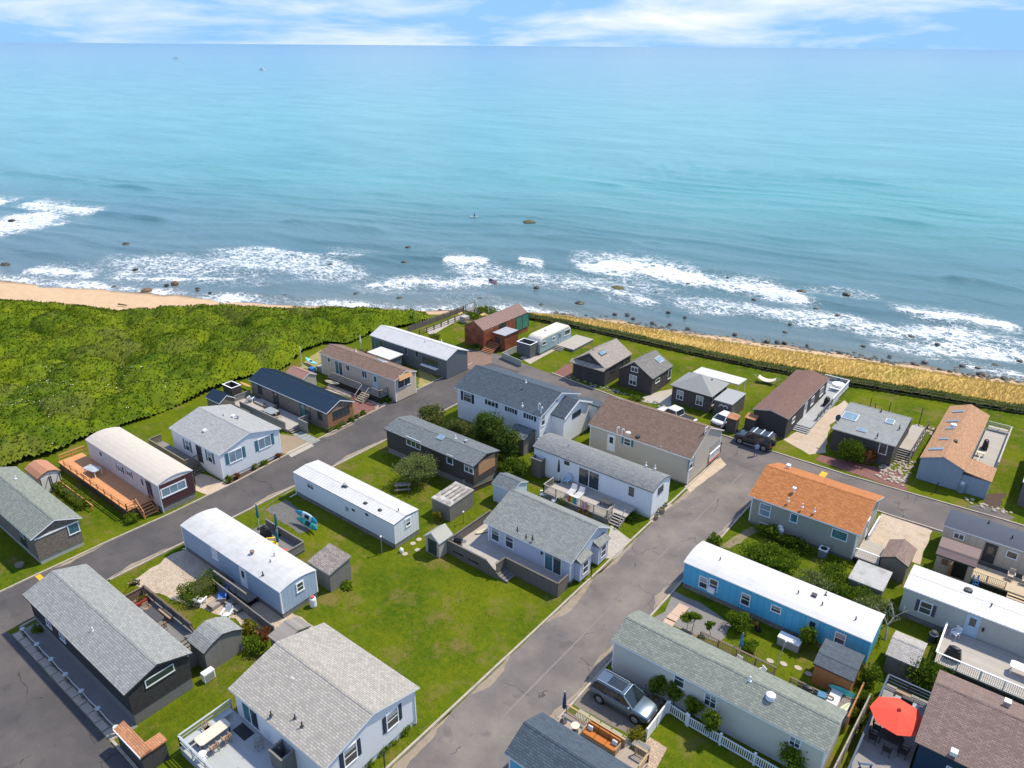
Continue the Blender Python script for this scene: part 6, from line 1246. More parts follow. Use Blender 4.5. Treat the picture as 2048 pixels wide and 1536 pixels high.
D.add('lower_floor', B().box(-4.2, -2.05, 91.2, 92.996, .42, .54), deck_pale); stairs(D, -2.95, 91.18, 0, -1, 1.6, .54, 4, pale_rail, .33); rail(D, (-3.95, 93), (-3.95, 90.2), .4, .85, 'mid', pale_rail)
D = deck('weathered walkway deck between grey shingled house and tan-roofed house', -12.0, -10.2, 89.6, 97.0, .95, deck_pale, GREYV, rails=[((-10.25, 89.7), (-10.25, 96.9))], rm=mat('dark_post_wood', (.09, .075, .06), .9), style='wire'); stairs(D, -11.1, 89.58, 0, -1, 1.5, .95, 5, GREYWOOD, .3, GREYWOOD)
D = deck('long grey side deck with white railing beside the charcoal red-roofed home', -23.7, -21.9, 88.9, 101.0, .5, mat('light_grey_deck', (.37, .38, .39), .8, .1, 2, .4, pat='px', per=.14), sk_white, rails=[((-21.95, 91.5), (-21.95, 97.5))], rm=mat('dark_grey_rail', (.12, .13, .14), .7), h=.85); D.add('end_floor', B().box(-25.4, -21.9, 101.004, 105.2, .38, .5), MATS['light_grey_deck']); rail(D, (-21.95, 97.5), (-21.95, 105.1), .5, .9, 'bal', whitev); rail(D, (-21.95, 105.1), (-25.3, 105.1), .5, .9, 'bal', whitev)
stairs(D, -22.8, 88.88, 0, -1, 1.7, .5, 3, MATS['light_grey_deck'], .33)
D = deck('porch with white vinyl rail on the greige home', -1.4, 9.5, 55.0, 59.75, .75, deck_pale, mat('gap_shade', (.05, .05, .05), .9), rails=[((-1.35, 55.05), (9.4, 55.05)), ((-1.35, 55.05), (-1.35, 59.2))], rm=whitev, style='bal', h=.9, name='white_porch')  # skirting here paints the shade of the open gap under the floor
D = deck('raw timber porch with slatted rail on the beige home', -1.2, 6.5, 68.4, 71.0, .65, mat('raw_timber_deck', (.50, .40, .27), .85, .12, 2, .4, pat='px', per=.14), BLACK, rails=[((-1.1, 68.5), (1.7, 68.5))], rm=mat('raw_timber', (.50, .39, .24), .85, .12), style='bal', h=.7); stairs(D, 3.0, 68.38, 0, -1, 1.9, .65, 4, MATS['raw_timber'], .3)
D = deck('small porch with white rail on the end of the sage house', -10.05, -7.8, 64.9, 68.3, .75, deck_pale, BLACK, rails=[((-10, 64.95), (-7.85, 64.95)), ((-7.85, 64.95), (-7.85, 68.2))], rm=whitev, style='bal', h=.85); rail(D, (-9.75, 68.4), (-9.75, 72.6), .3, .9, 'bal', whitev)
navy_rail = mat('navy_rail', (.06, .085, .14), .7, .12)
D = deck('large grey deck with navy rail under the red umbrella', -3.7, -.6, 38.0, 50.6, .6, mat('grey_plank_deck', (.29, .275, .255), .85, .14, 2, .4, pat='px', per=.14), navy_rail, rails=[((-3.65, 38.1), (-3.65, 50.5)), ((-3.65, 50.5), (-.7, 50.5))], rm=navy_rail, h=.9)
D = deck('small tan patio deck beside the blue navy-roofed house', -21.1, -14.4, 30.5, 33.6, .45, mat('tan_patio_boards', (.36, .29, .23), .85, .12, 2, .4, pat='py', per=.14), GREYV, name='patio_deck'); tr_ = mat('tan_rail', (.40, .28, .15), .8, .15)
rail(D, (-21.0, 33.5), (-18.9, 33.5), .45, .75, 'bal', tr_); rail(D, (-18.9, 33.5), (-16.2, 33.5), .45, .75, 'solid', tr_); rail(D, (-15.4, 33.5), (-14.45, 33.5), .45, .8, 'bal', tr_); rail(D, (-14.45, 33.5), (-14.45, 32.2), .45, .8, 'mid', tr_); D.add('storage_bench', B().box(-17.2, -15.0, 30.7, 31.6, .452, 1.0), GREYWOOD)
stairs(D, -14.38, 31.4, 1, 0, 1.3, .45, 2, tr_, .3, tr_)
brown_bal = mat('brown_baluster', (.16, .125, .095), .85, .2)
D = deck('narrow rear deck of the cream home with brown baluster rail', -17.0, -6.2, 43.35, 46.3, .35, mat('tan_rear_deck', (.40, .33, .25), .85, .15, 2, .4, pat='px', per=.14), GREYV, rails=[((-16.7, 46.25), (-10.6, 46.25))], rm=brown_bal, style='bal', h=.85); rail(D, (-9.4, 46.25), (-6.3, 46.25), .35, .6, 'mid', brown_bal)
D = deck('small dark deck with solid rail beside the soft blue home', -57.8, -51.3, 30.75, 34.0, .35, deck_dark, GREYV, rails=[((-57.4, 33.95), (-51.4, 33.95)), ((-51.35, 33.95), (-51.35, 31.5))], rm=GREYV, style='solid', h=.75)
D = deck('low grey deck with wide steps beside the vintage trailer', -63.4, -60.0, 92.4, 98.3, .45, deck_pale, GREYV); stairs(D, -62.6, 92.38, 0, -1, 1.8, .45, 3, GREYWOOD, .35)
def fence(name, label, p, q, h, m, post=2.0, cat='fence', cap=True, pm=None):
    F = T(name, label, cat, ((p[0] + q[0]) / 2, (p[1] + q[1]) / 2, 0)); L_ = math.hypot(q[0] - p[0], q[1] - p[1]); n = max(1, round(L_ / post))
    for k in range(n + 1):
        x, y = p[0] + (q[0] - p[0]) * k / n, p[1] + (q[1] - p[1]) * k / n; F.add('post', B().box(x - .055, x + .055, y - .055, y + .055, -.05, h + .08), pm or m)
    for k in range(n):
        a, c = k / n, (k + 1) / n; x0, y0, x1, y1 = p[0] + (q[0] - p[0]) * a, p[1] + (q[1] - p[1]) * a, p[0] + (q[0] - p[0]) * c, p[1] + (q[1] - p[1]) * c
        F.add('panel', B().bar((x0, y0, h / 2 + .02), (x1, y1, h / 2 + .02), .035, h - .04), m)
    if cap: F.add('cap_rail', B().bar((p[0], p[1], h + .02), (q[0], q[1], h + .02), .1, .045), pm or m)
    return F
def picket(label, p, q, h):
    F = T('picket_fence', label, 'fence', ((p[0] + q[0]) / 2, (p[1] + q[1]) / 2, 0)); L_ = math.hypot(q[0] - p[0], q[1] - p[1]); n = max(1, round(L_ / 2.2)); at = lambda f: (p[0] + (q[0] - p[0]) * f, p[1] + (q[1] - p[1]) * f)
    for k in range(n + 1):
        x, y = at(k / n); F.add('post', B().box(x - .07, x + .07, y - .07, y + .07, -.05, h + .15).hull([(x - .09, y - .09, h + .15), (x + .09, y - .09, h + .15), (x + .09, y + .09, h + .15), (x - .09, y + .09, h + .15)], [(x - .01, y - .01, h + .24), (x + .01, y - .01, h + .24), (x + .01, y + .01, h + .24), (x - .01, y + .01, h + .24)]), whitev)
    for z in (.15, h - .06): F.add('rail', B().bar((*at(0), z), (*at(1), z), .05, .09), whitev)
    b = B(); m = int(L_ / .15)
    for k in range(m): x, y = at((k + .5) / m); b.box(x - .03, x + .03, y - .03, y + .03, .1, h)
    F.add('picket_row', b, whitev, kind='stuff'); return F
picket('white picket fence along the lawn below the cream home', (-13.8, 38.2), (-4.0, 37.95), .95)
picket('white picket fence section beside the young trees', (-15.4, 38.4), (-13.95, 38.25), .95)
fence('vinyl_gate', 'white vinyl gate panel in front of the silver car', (-15.5, 35.3), (-15.5, 38.3), 1.1, whitev, 1.5, 'gate')
fence('board_fence', 'low weathered board fence beside the soft blue home', (-53.2, 25.6), (-44.2, 25.4), .95, GREYV)
fence('board_fence', 'bleached leaning board fence at the end of the cream home', (-4.4, 38.4), (-4.2, 47.4), 1.7, mat('bleached_boards', (.36, .31, .26), .9, .25, 2, .5, pat='vert', per=.14)); fence('board_fence', 'orange cedar fence beside the surfboard rack', (-4.9, 44.6), (-4.9, 48.4), 1.5, MATS['orange_cedar_boards'])
fence('board_fence', 'dark board gate between gambrel shed and dark home', (-46.2, 18.5), (-46.2, 20.2), 1.3, GREYV); fence('low_wall', 'low stone-topped wall beside the trailer drive', (-67.1, 83.4), (-67.1, 87.2), .9, mat('pale_panel', (.42, .42, .39), .6, .1), 2, 'wall'); fence('screen_panel', 'pale glassy screen panel in front of the trailer shower', (-67.0, 83.3), (-62.8, 82.6), .95, mat('frosted_panel', (.36, .37, .33), .3, .1), 2.2, 'screen')
fence('timber_edging', 'old timber edging along the lawn shed', (-46.29,48.78), (-45.13,54.41), .55, mat('old_timber', (.10, .085, .06), .95, .25), 2.5, 'edging'); fence('white_gate', 'short white rail at the rear of the tan house', (-29.6, 64.1), (-28.9, 64.1), 1.2, whitev, .7, 'gate'); fence('white_gate', 'white vinyl rail beside the tan house entry', (-32.1, 64.4), (-31.2, 64.4), 1.1, whitev, .7, 'gate')
F = T('rope_fence', 'short bollards joined by white rope along the gravel strip', 'fence', (-52, 12.6, 0)); pm_ = mat('mossy_post', (.15, .17, .12), .9, .25)
xs_ = (-60.0, -57.3, -54.75, -52.3, -49.75, -47.2, -44.6)
for k, x in enumerate(xs_):
    F.add('bollard', B().tube((x, 12.74, -.05), (x, 12.74, .72), .13, .12, 10), pm_); F.add('float_ring', B().tube((x, 12.74, .72), (x, 12.74, .79), .19, .19, 12), mat('pale_float', (.50, .55, .53), .7))
    if k: F.add('rope', B().bar((xs_[k - 1], 12.74, .74), ((xs_[k - 1] + x) / 2, 12.74, .6), .045).bar(((xs_[k - 1] + x) / 2, 12.74, .6), (x, 12.74, .74), .045), mat('rope', (.62, .60, .54), .9))
# wire fence with slim posts along the hedge belt
F = T('wire_fence', 'wire fence with slim dark posts along the hedge belt', 'fence', (*grid_xy(30, 107), 0)); lp = None; wb = B()
for s_ in np.arange(4, 84, 2.6):
    tt_ = float(np.interp(s_, HB[:, 0], HB[:, 1])) - .25; x, y = grid_xy(s_, tt_); F.add('post', B().tube((x, y, -.05), (x, y, 1.35), .045, n=6), MATS['dark_post_wood'])
    if lp:
        for z in (.4, .85, 1.28): wb.bar((*lp, z), (x, y, z), .012)
    lp = (x, y)
F.add('wire', wb, METAL, kind='stuff')
for k, (x, y, h) in enumerate(((-18.67,98.44, 1.4), (-17.70,99.80, 2.0), (-17.10,99.90, 1.3), (-15.52,100.80, 1.6), (-11.47,98.58, 2.9), (-10.29,96.78, 2.0))):
    tag(link('garden_post', B().tube((x, y, -.1), (x, y, h), .06, .05, 6).mesh('garden_post', MATS['dark_post_wood'])), ['slim dark post on the lawn behind the grey house, shortest of the row', 'dark post on the lawn behind the grey house, tallest of its pair', 'dark post paired with a taller one on the lawn', 'capped lamp post behind the grey house ridge', 'tall dark pole beside the walkway deck', 'dark pole at the walkway deck end'][k], 'post')
# beach path with rails
pr_ = mat('path_rail', (.13, .115, .095), .9, .2)
for nm, x0, x1, side in (('landward', -86.6, -86.6, 0), ('seaward', -84.0, -84.0, 1)):
    F = T('path_railing', ['dark timber wall along the thicket side of the beach path', 'post-and-rope rail along the lawn side of the beach path'][side], 'railing', (x0, 90, 0)); n = 8
    for k in range(n + 1):
        y = 82.5 + k * 1.75; F.add('post', B().box(x0 - .08, x0 + .08, y - .08, y + .08, -.4, 1.0), pr_)
    if side == 0: F.add('board_wall', B().bar((x0, 82.5, .4), (x0, 96.5, .4), .12, .8), pr_)
    for z in ((.95,) if side == 0 else (.45, .85)): F.add('rail', B().bar((x0, 82.5, z), (x0, 96.5, z), .08, .1), pr_)
F = T('beach_stair', 'timber landing and stair going down the bluff to the beach', 'stair', (-85.3, 98, 0)); F.add('landing', B().box(-86.5, -83.6, 96.6, 99.4, -.2, .25), GREYWOOD)
for k in range(8): F.add('step', B().box(-86.2, -84.4, 99.45 + k * .4, 99.83 + k * .4, .02 - k * .28, .1 - k * .28), GREYWOOD)
for x in (-86.4, -83.7): F.add('handrail', B().bar((x, 96.7, 1.15), (x, 99.4, 1.15), .09, .12).box(x - .06, x + .06, 96.7, 96.82, .25, 1.1).box(x - .06, x + .06, 99.28, 99.4, .25, 1.1), GREYWOOD)
F.add('utility_box', B().box(-83.2, -82.0, 91.6, 92.8, 0, 1.1), mat('box_grey', (.40, .39, .37), .7))

# ------------------------------------------------------------------ furniture kit (local coordinates, +Y is the front)
def put(O, x, y, z, rz): O.e.location = (x, y, z); O.e.rotation_euler = (0, 0, rad(rz)); return O
def adirondack(label, x, y, z, rz, m, group=None):
    O = T('adirondack_chair', label, 'chair', (x, y, z), rad(rz), group)
    s = B()
    for k in range(5): s.hull([(-.28, .30 - k * .12, .36 - k * .03), (.28, .30 - k * .12, .36 - k * .03), (.28, .20 - k * .12, .34 - k * .03), (-.28, .20 - k * .12, .34 - k * .03)], [(-.28, .30 - k * .12, .39 - k * .03), (.28, .30 - k * .12, .39 - k * .03), (.28, .20 - k * .12, .37 - k * .03), (-.28, .20 - k * .12, .37 - k * .03)])
    O.add('seat', s, m)
    for k in range(5): hh = .98 - .05 * (k - 2) ** 2; O.add('back_slat', B().bar(((k - 2) * .11, -.26, .24), ((k - 2) * .14, -.58, hh), .1, .03), m)
    for s_ in (-1, 1):
        O.add('arm', B().box(s_ * .30, s_ * .44, -.42, .42, .55, .58), m); O.add('leg', B().box(s_ * .31, s_ * .36, .26, .38, 0, .549), m); O.add('leg', B().bar((s_ * .33, -.30, .3), (s_ * .33, -.5, 0), .05, .1), m)
    return O
def chair(label, x, y, z, rz, m, group=None, name='garden_chair', arms=True):
    O = T(name, label, 'chair', (x, y, z), rad(rz), group); O.add('seat', B().box(-.24, .24, -.22, .24, .42, .46), m); b = B()
    for k in range(4): b.bar((-.18 + k * .12, -.23, .46), (-.18 + k * .12, -.32, .92), .07, .025)
    b.bar((-.24, -.325, .93), (.24, -.325, .93), .04, .07); O.add('backrest', b, m)
    for a in (-1, 1):
        for c in (-1, 1): O.add('leg', B().box(a * .22 - .02, a * .22 + .02, c * .2 - .02, c * .2 + .02, 0, .42), m)
        if arms: O.add('arm', B().box(a * .26 - .03, a * .26 + .03, -.28, .2, .63, .66).box(a * .26 - .02, a * .26 + .02, .12, .16, .42, .63), m)
    return O
def table(label, x, y, z, rz, L_, W_, h, m, round_=False, lm=None, name='patio_table', group=None):
    O = T(name, label, 'table', (x, y, z), rad(rz), group)
    if round_: O.add('table_top', B().lathe(0, 0, [(L_ / 2, h - .04), (L_ / 2, h)], 20), m); O.add('pedestal', B().lathe(0, 0, [(.25, 0), (.25, .03), (.04, .05), (.04, h - .041)], 10), lm or m)
    else:
        c = .14; O.add('table_top', B().prism([(-L_ / 2 + c, -W_ / 2), (L_ / 2 - c, -W_ / 2), (L_ / 2, -W_ / 2 + c), (L_ / 2, W_ / 2 - c), (L_ / 2 - c, W_ / 2), (-L_ / 2 + c, W_ / 2), (-L_ / 2, W_ / 2 - c), (-L_ / 2, -W_ / 2 + c)], h - .05, h), m)
        for a in (-1, 1):
            for b_ in (-1, 1): O.add('leg', B().box(a * (L_ / 2 - .15) - .035, a * (L_ / 2 - .15) + .035, b_ * (W_ / 2 - .13) - .035, b_ * (W_ / 2 - .13) + .035, 0, h - .051), lm or m)
    return O
def umbrella(label, x, y, z, h, m, base=True):
    O = T('closed_umbrella', label, 'umbrella', (x, y, z), 0.0); O.add('pole', B().tube((0, 0, 0), (0, 0, h), .024, n=8), WHITE); b = B(); b.lathe(0, 0, [(.05, h * .42), (.15, h * .48), (.12, h * .7), (.07, h * .9), (.02, h * .99)], 8); O.add('canopy', b, m); O.add('tie', B().lathe(0, 0, [(.13, h * .6), (.145, h * .61), (.13, h * .63)], 8), m)
    if base: O.add('base', B().lathe(0, 0, [(.26, 0), (.26, .06), (.06, .1)], 14), BLACK)
    return O
def grill(label, x, y, z, rz, m=None, cover=False):
    m = m or BLACK; O = T('grill', label, 'grill', (x, y, z), rad(rz))
    if cover: O.add('cover', B().hull([(-.62, -.32, .02), (.62, -.32, .02), (.62, .32, .02), (-.62, .32, .02)], [(-.42, -.26, 1.0), (.42, -.26, 1.0), (.42, .26, 1.0), (-.42, .26, 1.0)]).lathe(0, 0, [(.42, 1.0), (.36, 1.14), (.1, 1.2)], 10, 1, .62), m, bevel=.05); return O
    O.add('firebox', B().box(-.38, .38, -.26, .26, .75, .95), m); O.add('lid', B().hull([(-.38, -.26, .953), (.38, -.26, .953), (.38, .26, .953), (-.38, .26, .953)], [(-.36, -.12, 1.2), (.36, -.12, 1.2), (.36, .2, 1.2), (-.36, .2, 1.2)]), m, bevel=.03)
    O.add('cabinet', B().box(-.34, .34, -.22, .22, .1, .748), mat('grill_steel', (.25, .25, .26), .35, .1, metal=.7))
    for s_ in (-1, 1): O.add('side_shelf', B().box(s_ * .39, s_ * .78, -.22, .22, .86, .9), MATS['grill_steel']); O.add('wheel', B().tube((s_ * .36, -.2, .09), (s_ * .42, -.2, .09), .09, n=10), BLACK)
    return O
def tank(label, x, y, r, h, m, cap=None, z=0):
    O = T('gas_tank', label, 'gas tank', (x, y, z), 0.0); O.add('vessel', B().lathe(0, 0, [(r * .8, 0), (r, .06), (r, h * .72), (r * .85, h * .82), (r * .4, h * .88)], 16), m, smooth=False); O.add('collar', B().lathe(0, 0, [(r * .55, h * .84), (r * .55, h), (r * .3, h + .02)], 14), cap or m); O.add('foot_ring', B().lathe(0, 0, [(r * .75, -.04), (r * .75, .02)], 14), DARKTRIM); return O
def surfboard(label, x, y, z, rz, m, L_=2.6, W_=.58, tilt=0, name='surfboard', m2=None):
    O = T(name, label, 'surfboard', (x, y, z), rad(rz)); n = 10; pts = []
    for k in range(n + 1): f = k / n; pts.append((L_ * (f - .5), W_ / 2 * math.sin(math.pi * f) ** .55 * (1 - .25 * f)))
    ring = pts + [(a, -b) for a, b in pts[-2:0:-1]]
    f = lambda a, b, zz: (a, b * math.cos(tilt) - zz * math.sin(tilt), b * math.sin(tilt) + zz * math.cos(tilt) + .05 * (2 * a / L_) ** 2)
    O.add('deck', B().hull([f(a, b * .94, 0) for a, b in ring], [f(a, b, .055) for a, b in ring]), m); O.add('stringer', B().hull([f(a, b, .054) for a, b in ((-L_ * .47, -.012), (L_ * .47, -.012), (L_ * .47, .012), (-L_ * .47, .012))], [f(a, b, .06) for a, b in ((-L_ * .47, -.012), (L_ * .47, -.012), (L_ * .47, .012), (-L_ * .47, .012))]), m2 or GREYWOOD); O.add('fin', B().bar(f(-L_ * .4, 0, -.001), f(-L_ * .46, 0, -.16), .015, .12), BLACK); return O
def kayak(label, x, y, z, rz, m, m2, L_=3.2, roll=0):
    O = T('kayak', label, 'kayak', (x, y, z), rad(rz)); b = B(); n = 10; rings = []
    for k in range(n + 1):
        f = k / n; w = .36 * math.sin(math.pi * f) ** .6 + .01; d = .16 * math.sin(math.pi * f) ** .5 + .01; up_ = .18 * (2 * f - 1) ** 2
        rings.append([(L_ * (f - .5), w * math.cos(a), d * math.sin(a) * (1.0 if math.sin(a) < 0 else .55) + up_) for a in [2 * math.pi * j / 10 for j in range(10)]])
    c_, s_ = math.cos(roll), math.sin(roll); rings = [[(p[0], p[1] * c_ - p[2] * s_, p[1] * s_ + p[2] * c_) for p in r_] for r_ in rings]
    b.v = [p for r_ in rings for p in r_]
    for i in range(n):
        for k in range(10): b.f.append((i * 10 + k, i * 10 + (k + 1) % 10, (i + 1) * 10 + (k + 1) % 10, (i + 1) * 10 + k)); b.mi.append(0 if i < 3 or i > 6 else 1)
    b.f.append(tuple(reversed(range(10)))); b.f.append(tuple(range(n * 10, n * 10 + 10))); b.mi += [0, 0]
    O.add('hull', b, [m, m2], smooth=True); f = lambda a, y_, zz: (a, y_ * c_ - zz * s_, y_ * s_ + zz * c_); O.add('seat', B().hull([f(-.3, -.2, .06), f(.35, -.2, .06), f(.35, .2, .06), f(-.3, .2, .06)], [f(-.3, -.18, .13), f(.35, -.18, .13), f(.35, .18, .13), f(-.3, .18, .13)]), BLACK); return O
def barrel(label, x, y, r=.28, h=.5, m=None, group=None, plant=None):
    O = T('planter', label, 'planter', (x, y, 0), 0.0, group); O.add('pot', B().lathe(0, 0, [(r * .8, 0), (r, h), (r * .86, h), (r * .8, h - .06)], 14), m or mat('barrel_wood', (.30, .25, .19), .85, .2)); O.add('soil', B().lathe(0, 0, [(r * .75, h - .12), (r * .78, h - .055)], 12), soil)
    if plant:
        p, _ = crown_pts(160, r, r, r, 5, R.randrange(9999)); link('foliage', leaf_mesh('foliage', p + [0, 0, h + r * .5], .08, plant), O.e)
    return O
def box_thing(name, label, cat, x, y, z, rz, parts):
    O = T(name, label, cat, (x, y, z), rad(rz))
    for n_, r_, m_ in parts: O.add(n_, B().box(*r_), m_, bevel=.02)
    return O
def sofa(label, x, y, z, rz, L_, m, fm, pill=None):
    O = T('outdoor_sofa', label, 'sofa', (x, y, z), rad(rz)); n = 3; O.add('frame', B().box(-L_ / 2, L_ / 2, -.38, .38, .08, .24), fm)
    for k in range(n): a = -L_ / 2 + .06 + k * (L_ - .12) / n; O.add('seat_cushion', B().box(a + .01, a + (L_ - .12) / n - .01, -.22, .38, .242, .42), m, bevel=.04); O.add('back_cushion', B().hull([(a + .01, -.36, .25), (a + (L_ - .12) / n - .01, -.36, .25), (a + (L_ - .12) / n - .01, -.225, .25), (a + .01, -.225, .25)], [(a + .01, -.46, .82), (a + (L_ - .12) / n - .01, -.46, .82), (a + (L_ - .12) / n - .01, -.32, .82), (a + .01, -.32, .82)]), m, bevel=.04)
    for s_ in (-1, 1): O.add('arm', B().box(s_ * (L_ / 2 - .04) - .04, s_ * (L_ / 2 - .04) + .04, -.38, .38, .242, .6), fm)
    if pill:
        for s_ in (-1, 1): O.add('pillow', B().hull([(s_ * L_ * .36 - .2, -.16, .43), (s_ * L_ * .36 + .2, -.16, .43), (s_ * L_ * .36 + .2, -.02, .43), (s_ * L_ * .36 - .2, -.02, .43)], [(s_ * L_ * .36 - .2, -.22, .76), (s_ * L_ * .36 + .2, -.22, .76), (s_ * L_ * .36 + .2, -.1, .76), (s_ * L_ * .36 - .2, -.1, .76)]), pill, bevel=.04)
    return O

# ------------------------------------------------------------------ things in the yards
pl_white = mat('white_plastic', (.76, .77, .77), .5, .04); yellow = mat('yellow_paint', (.75, .50, .02), .5, .06); teal_c = mat('teal_canvas', (.012, .135, .15), .8, .15); navy_c = mat('navy_canvas', (.012, .03, .10), .8, .15); aqua_c = mat('aqua_canvas', (.02, .33, .40), .8, .12); blue_c = mat('blue_cushion', (.06, .16, .46), .85, .12); teak = mat('teak', (.34, .235, .15), .8, .18); orange_c = mat('orange_cushion', (.42, .13, .02), .8, .1); dk_wicker = mat('dark_wicker', (.035, .03, .028), .8, .3, 8); grey_wk = mat('grey_wicker', (.27, .245, .215), .85, .2, 8); cream_c = mat('cream_cloth', (.62, .54, .43), .85, .08); stone_m = mat('field_stone', (.43, .37, .29), .9, .25, 3, .5)
adirondack('white slatted adirondack chair beside the clipped hedge', -52.40,23.79,0.00, 20, pl_white); adirondack('white adirondack chair facing the wicker ottoman', -49.14,24.25,0.00, -150, pl_white)
sofa('low grey wicker sofa with blue cushions on the gravel', -51.64,25.47,0.00, 140, 2.0, blue_c, grey_wk); box_thing('ottoman', 'square grey wicker ottoman on the gravel', 'ottoman', -51.14,24.24,0.00, 5, [('base', (-.42, .42, -.42, .42, 0, .34), grey_wk), ('cushion', (-.4, .4, -.4, .4, .342, .4), mat('taupe_cushion', (.30, .26, .22), .85))])
for k, q in enumerate(((-50.22,25.29,0.00), (-49.15,25.26,0.00))): box_thing('side_table', ['grey slatted side box beside the blue-cushioned sofa', 'grey slatted side box against the board fence'][k], 'table', *q, 2, [('top', (-.4, .4, -.35, .35, .3, .36), GREYWOOD), ('base', (-.34, .34, -.3, .3, 0, .298), GREYWOOD)])
box_thing('flower_box', 'red flower box on the dark plank deck', 'flower box', -55.5, 20.2, .6, 90, [('box', (-.75, .75, -.2, .2, 0, .42), mat('red_box', (.27, .045, .025), .7, .12))]); shrub('flower_bed', 'yellow flowers growing in the red flower box', -55.5, 20.2, .2, .7, .45, lf_yellow, 260, .07, 6, 'flowers', stem=False, z=.98)
table('dark slatted dining table on the dark plank deck', -52.6, 19.9, .6, 0, 2.1, .85, .74, mat('dark_table', (.07, .065, .065), .6)); box_thing('bench', 'pale wooden bench beside the dark dining table', 'bench', -52.4, 20.75, .6, 0, [('seat', (-.9, .9, -.16, .16, .4, .45), teak), ('leg', (-.8, -.7, -.14, .14, 0, .398), teak), ('leg', (.7, .8, -.14, .14, 0, .398), teak)])
for k, (x, y, r_) in enumerate(((-54.0, 20.1, -90), (-51.1, 19.8, 90), (-53.2, 19.1, 0), (-52.1, 19.1, 0))): chair('brown wooden chair at the dark dining table', x, y, .6, r_, teak, 'chairs at the dark dining table')
mow = T('lawn_mower', 'black lawn mower with yellow handle by the stone path', 'mower', (-59.32,21.55,0.00), rad(60)); mow.add('deck', B().lathe(0, 0, [(.3, .1), (.3, .25), (.2, .32)], 12, 1.2, .9), BLACK); mow.add('engine', B().lathe(0, 0, [(.14, .322), (.14, .48), (.08, .5)], 10), DARKTRIM); mow.add('handle', B().bar((-.2, -.3, .3), (-.22, -.95, .95), .03).bar((.2, -.3, .3), (.22, -.95, .95), .03).bar((-.22, -.95, .95), (.22, -.95, .95), .04), mat('mower_yellow', (.5, .38, .03), .5))
for a in (-1, 1):
    for c in (-1, 1): mow.add('wheel', B().tube((a * .34, c * .26, .11), (a * .4, c * .26, .11), .11, n=10), BLACK)
tank('white gas tank with red cap beside the soft blue home', -44.60,29.62, .3, 1.05, pl_white, mat('red_cap', (.55, .09, .08), .5)); tank('white gas tank behind the sage house bushes', -16.92,64.50, .4, 1.3, pl_white); tank('tall cream gas tank beside the rusty red bush', -14.09,85.37, .38, 1.35, cream_c); tank('blue-grey gas tank against the blue-grey lean-to', -4.42,85.02, .38, 1.25, mat('blue_tank', (.18, .26, .31), .5), pl_white); tank('slim silver gas tank beside the charcoal home skirting', -47.21,52.20, .2, 1.1, METAL); tank('small white gas bottle beside the white ribbed home', -44.15,39.63, .2, .45, pl_white)
adirondack('yellow adirondack chair on the small dark deck, back to the street', -54.3, 32.3, .35, 140, yellow, 'yellow chairs'); adirondack('yellow adirondack chair beside the red cooler', -53.3, 31.9, .35, 60, yellow)
grill('black covered grill on the small dark deck', -55.9, 32.9, .35, 0, BLACK, True); umbrella('tall closed teal umbrella at the street end of the dark deck', -57.4, 33.2, .35, 3.0, teal_c); umbrella('closed teal umbrella beside the covered grill', -55.0, 33.6, .35, 2.7, teal_c); umbrella('closed teal umbrella between yellow chair and red cooler', -52.9, 32.2, .35, 2.4, teal_c)
box_thing('cooler', 'red cooler box on the small dark deck', 'cooler', -52.2, 32.0, .35, 20, [('body', (-.55, .55, -.35, .35, 0, .45), mat('red_plastic', (.55, .10, .08), .5)), ('lid', (-.57, .57, -.37, .37, .452, .53), mat('red_plastic', (.55, .10, .08), .5))]); box_thing('deck_table', 'low aqua table beside the yellow chairs', 'table', -54.6, 31.5, .35, 10, [('top', (-.35, .35, -.35, .35, .38, .42), aqua_c), ('base', (-.08, .08, -.08, .08, 0, .378), aqua_c)])
TG = table('white-framed glass patio table on the orange cedar deck', -79.4, 27.5, 1.0, 10, 2.0, 1.05, .72, glass('table_glass', (.35, .36, .36), .1), False, pl_white)
kayak('teal and white kayak hung on the white ribbed home wall', -54.4, 36.75, 1.15, 0, mat('teal_kayak', (.02, .30, .42), .35, .15), mat('white_teal_hull', (.55, .72, .72), .35, .1), 3.6, rad(70)); kayak('green kayak resting below the teal kayak', -54.2, 36.6, .5, 0, mat('green_kayak', (.02, .36, .30), .35, .12), mat('aqua_hull', (.06, .48, .42), .35, .1), 3.4, rad(60)); kayak('pale blue kayak lying on the bank behind the peach home', -87.63,63.19,0.60, -10, mat('pale_blue_kayak', (.18, .52, .66), .4, .1), mat('sky_hull', (.34, .66, .76), .4), 3.6)
pic = T('picnic_table', 'weathered picnic table on the lawn beside the sage-green tree', 'picnic table', (-51.91,47.39,0.00), rad(45))
for k in range(5): pic.add('plank', B().box(-.85, .85, -.36 + k * .146, -.225 + k * .146, .72, .76), GREYWOOD)
for s_ in (-1, 1):
    for k in range(2): pic.add('seat_plank', B().box(-.85, .85, s_ * .62 + k * .14 - .13, s_ * .62 + k * .14 - .01, .42, .46), GREYWOOD)
    pic.add('leg', B().bar((s_ * .6, -.25, .72), (s_ * .6, -.62, 0), .07).bar((s_ * .6, .25, .72), (s_ * .6, .62, 0), .07).bar((s_ * .6, -.75, .4), (s_ * .6, .75, .4), .06), GREYWOOD)
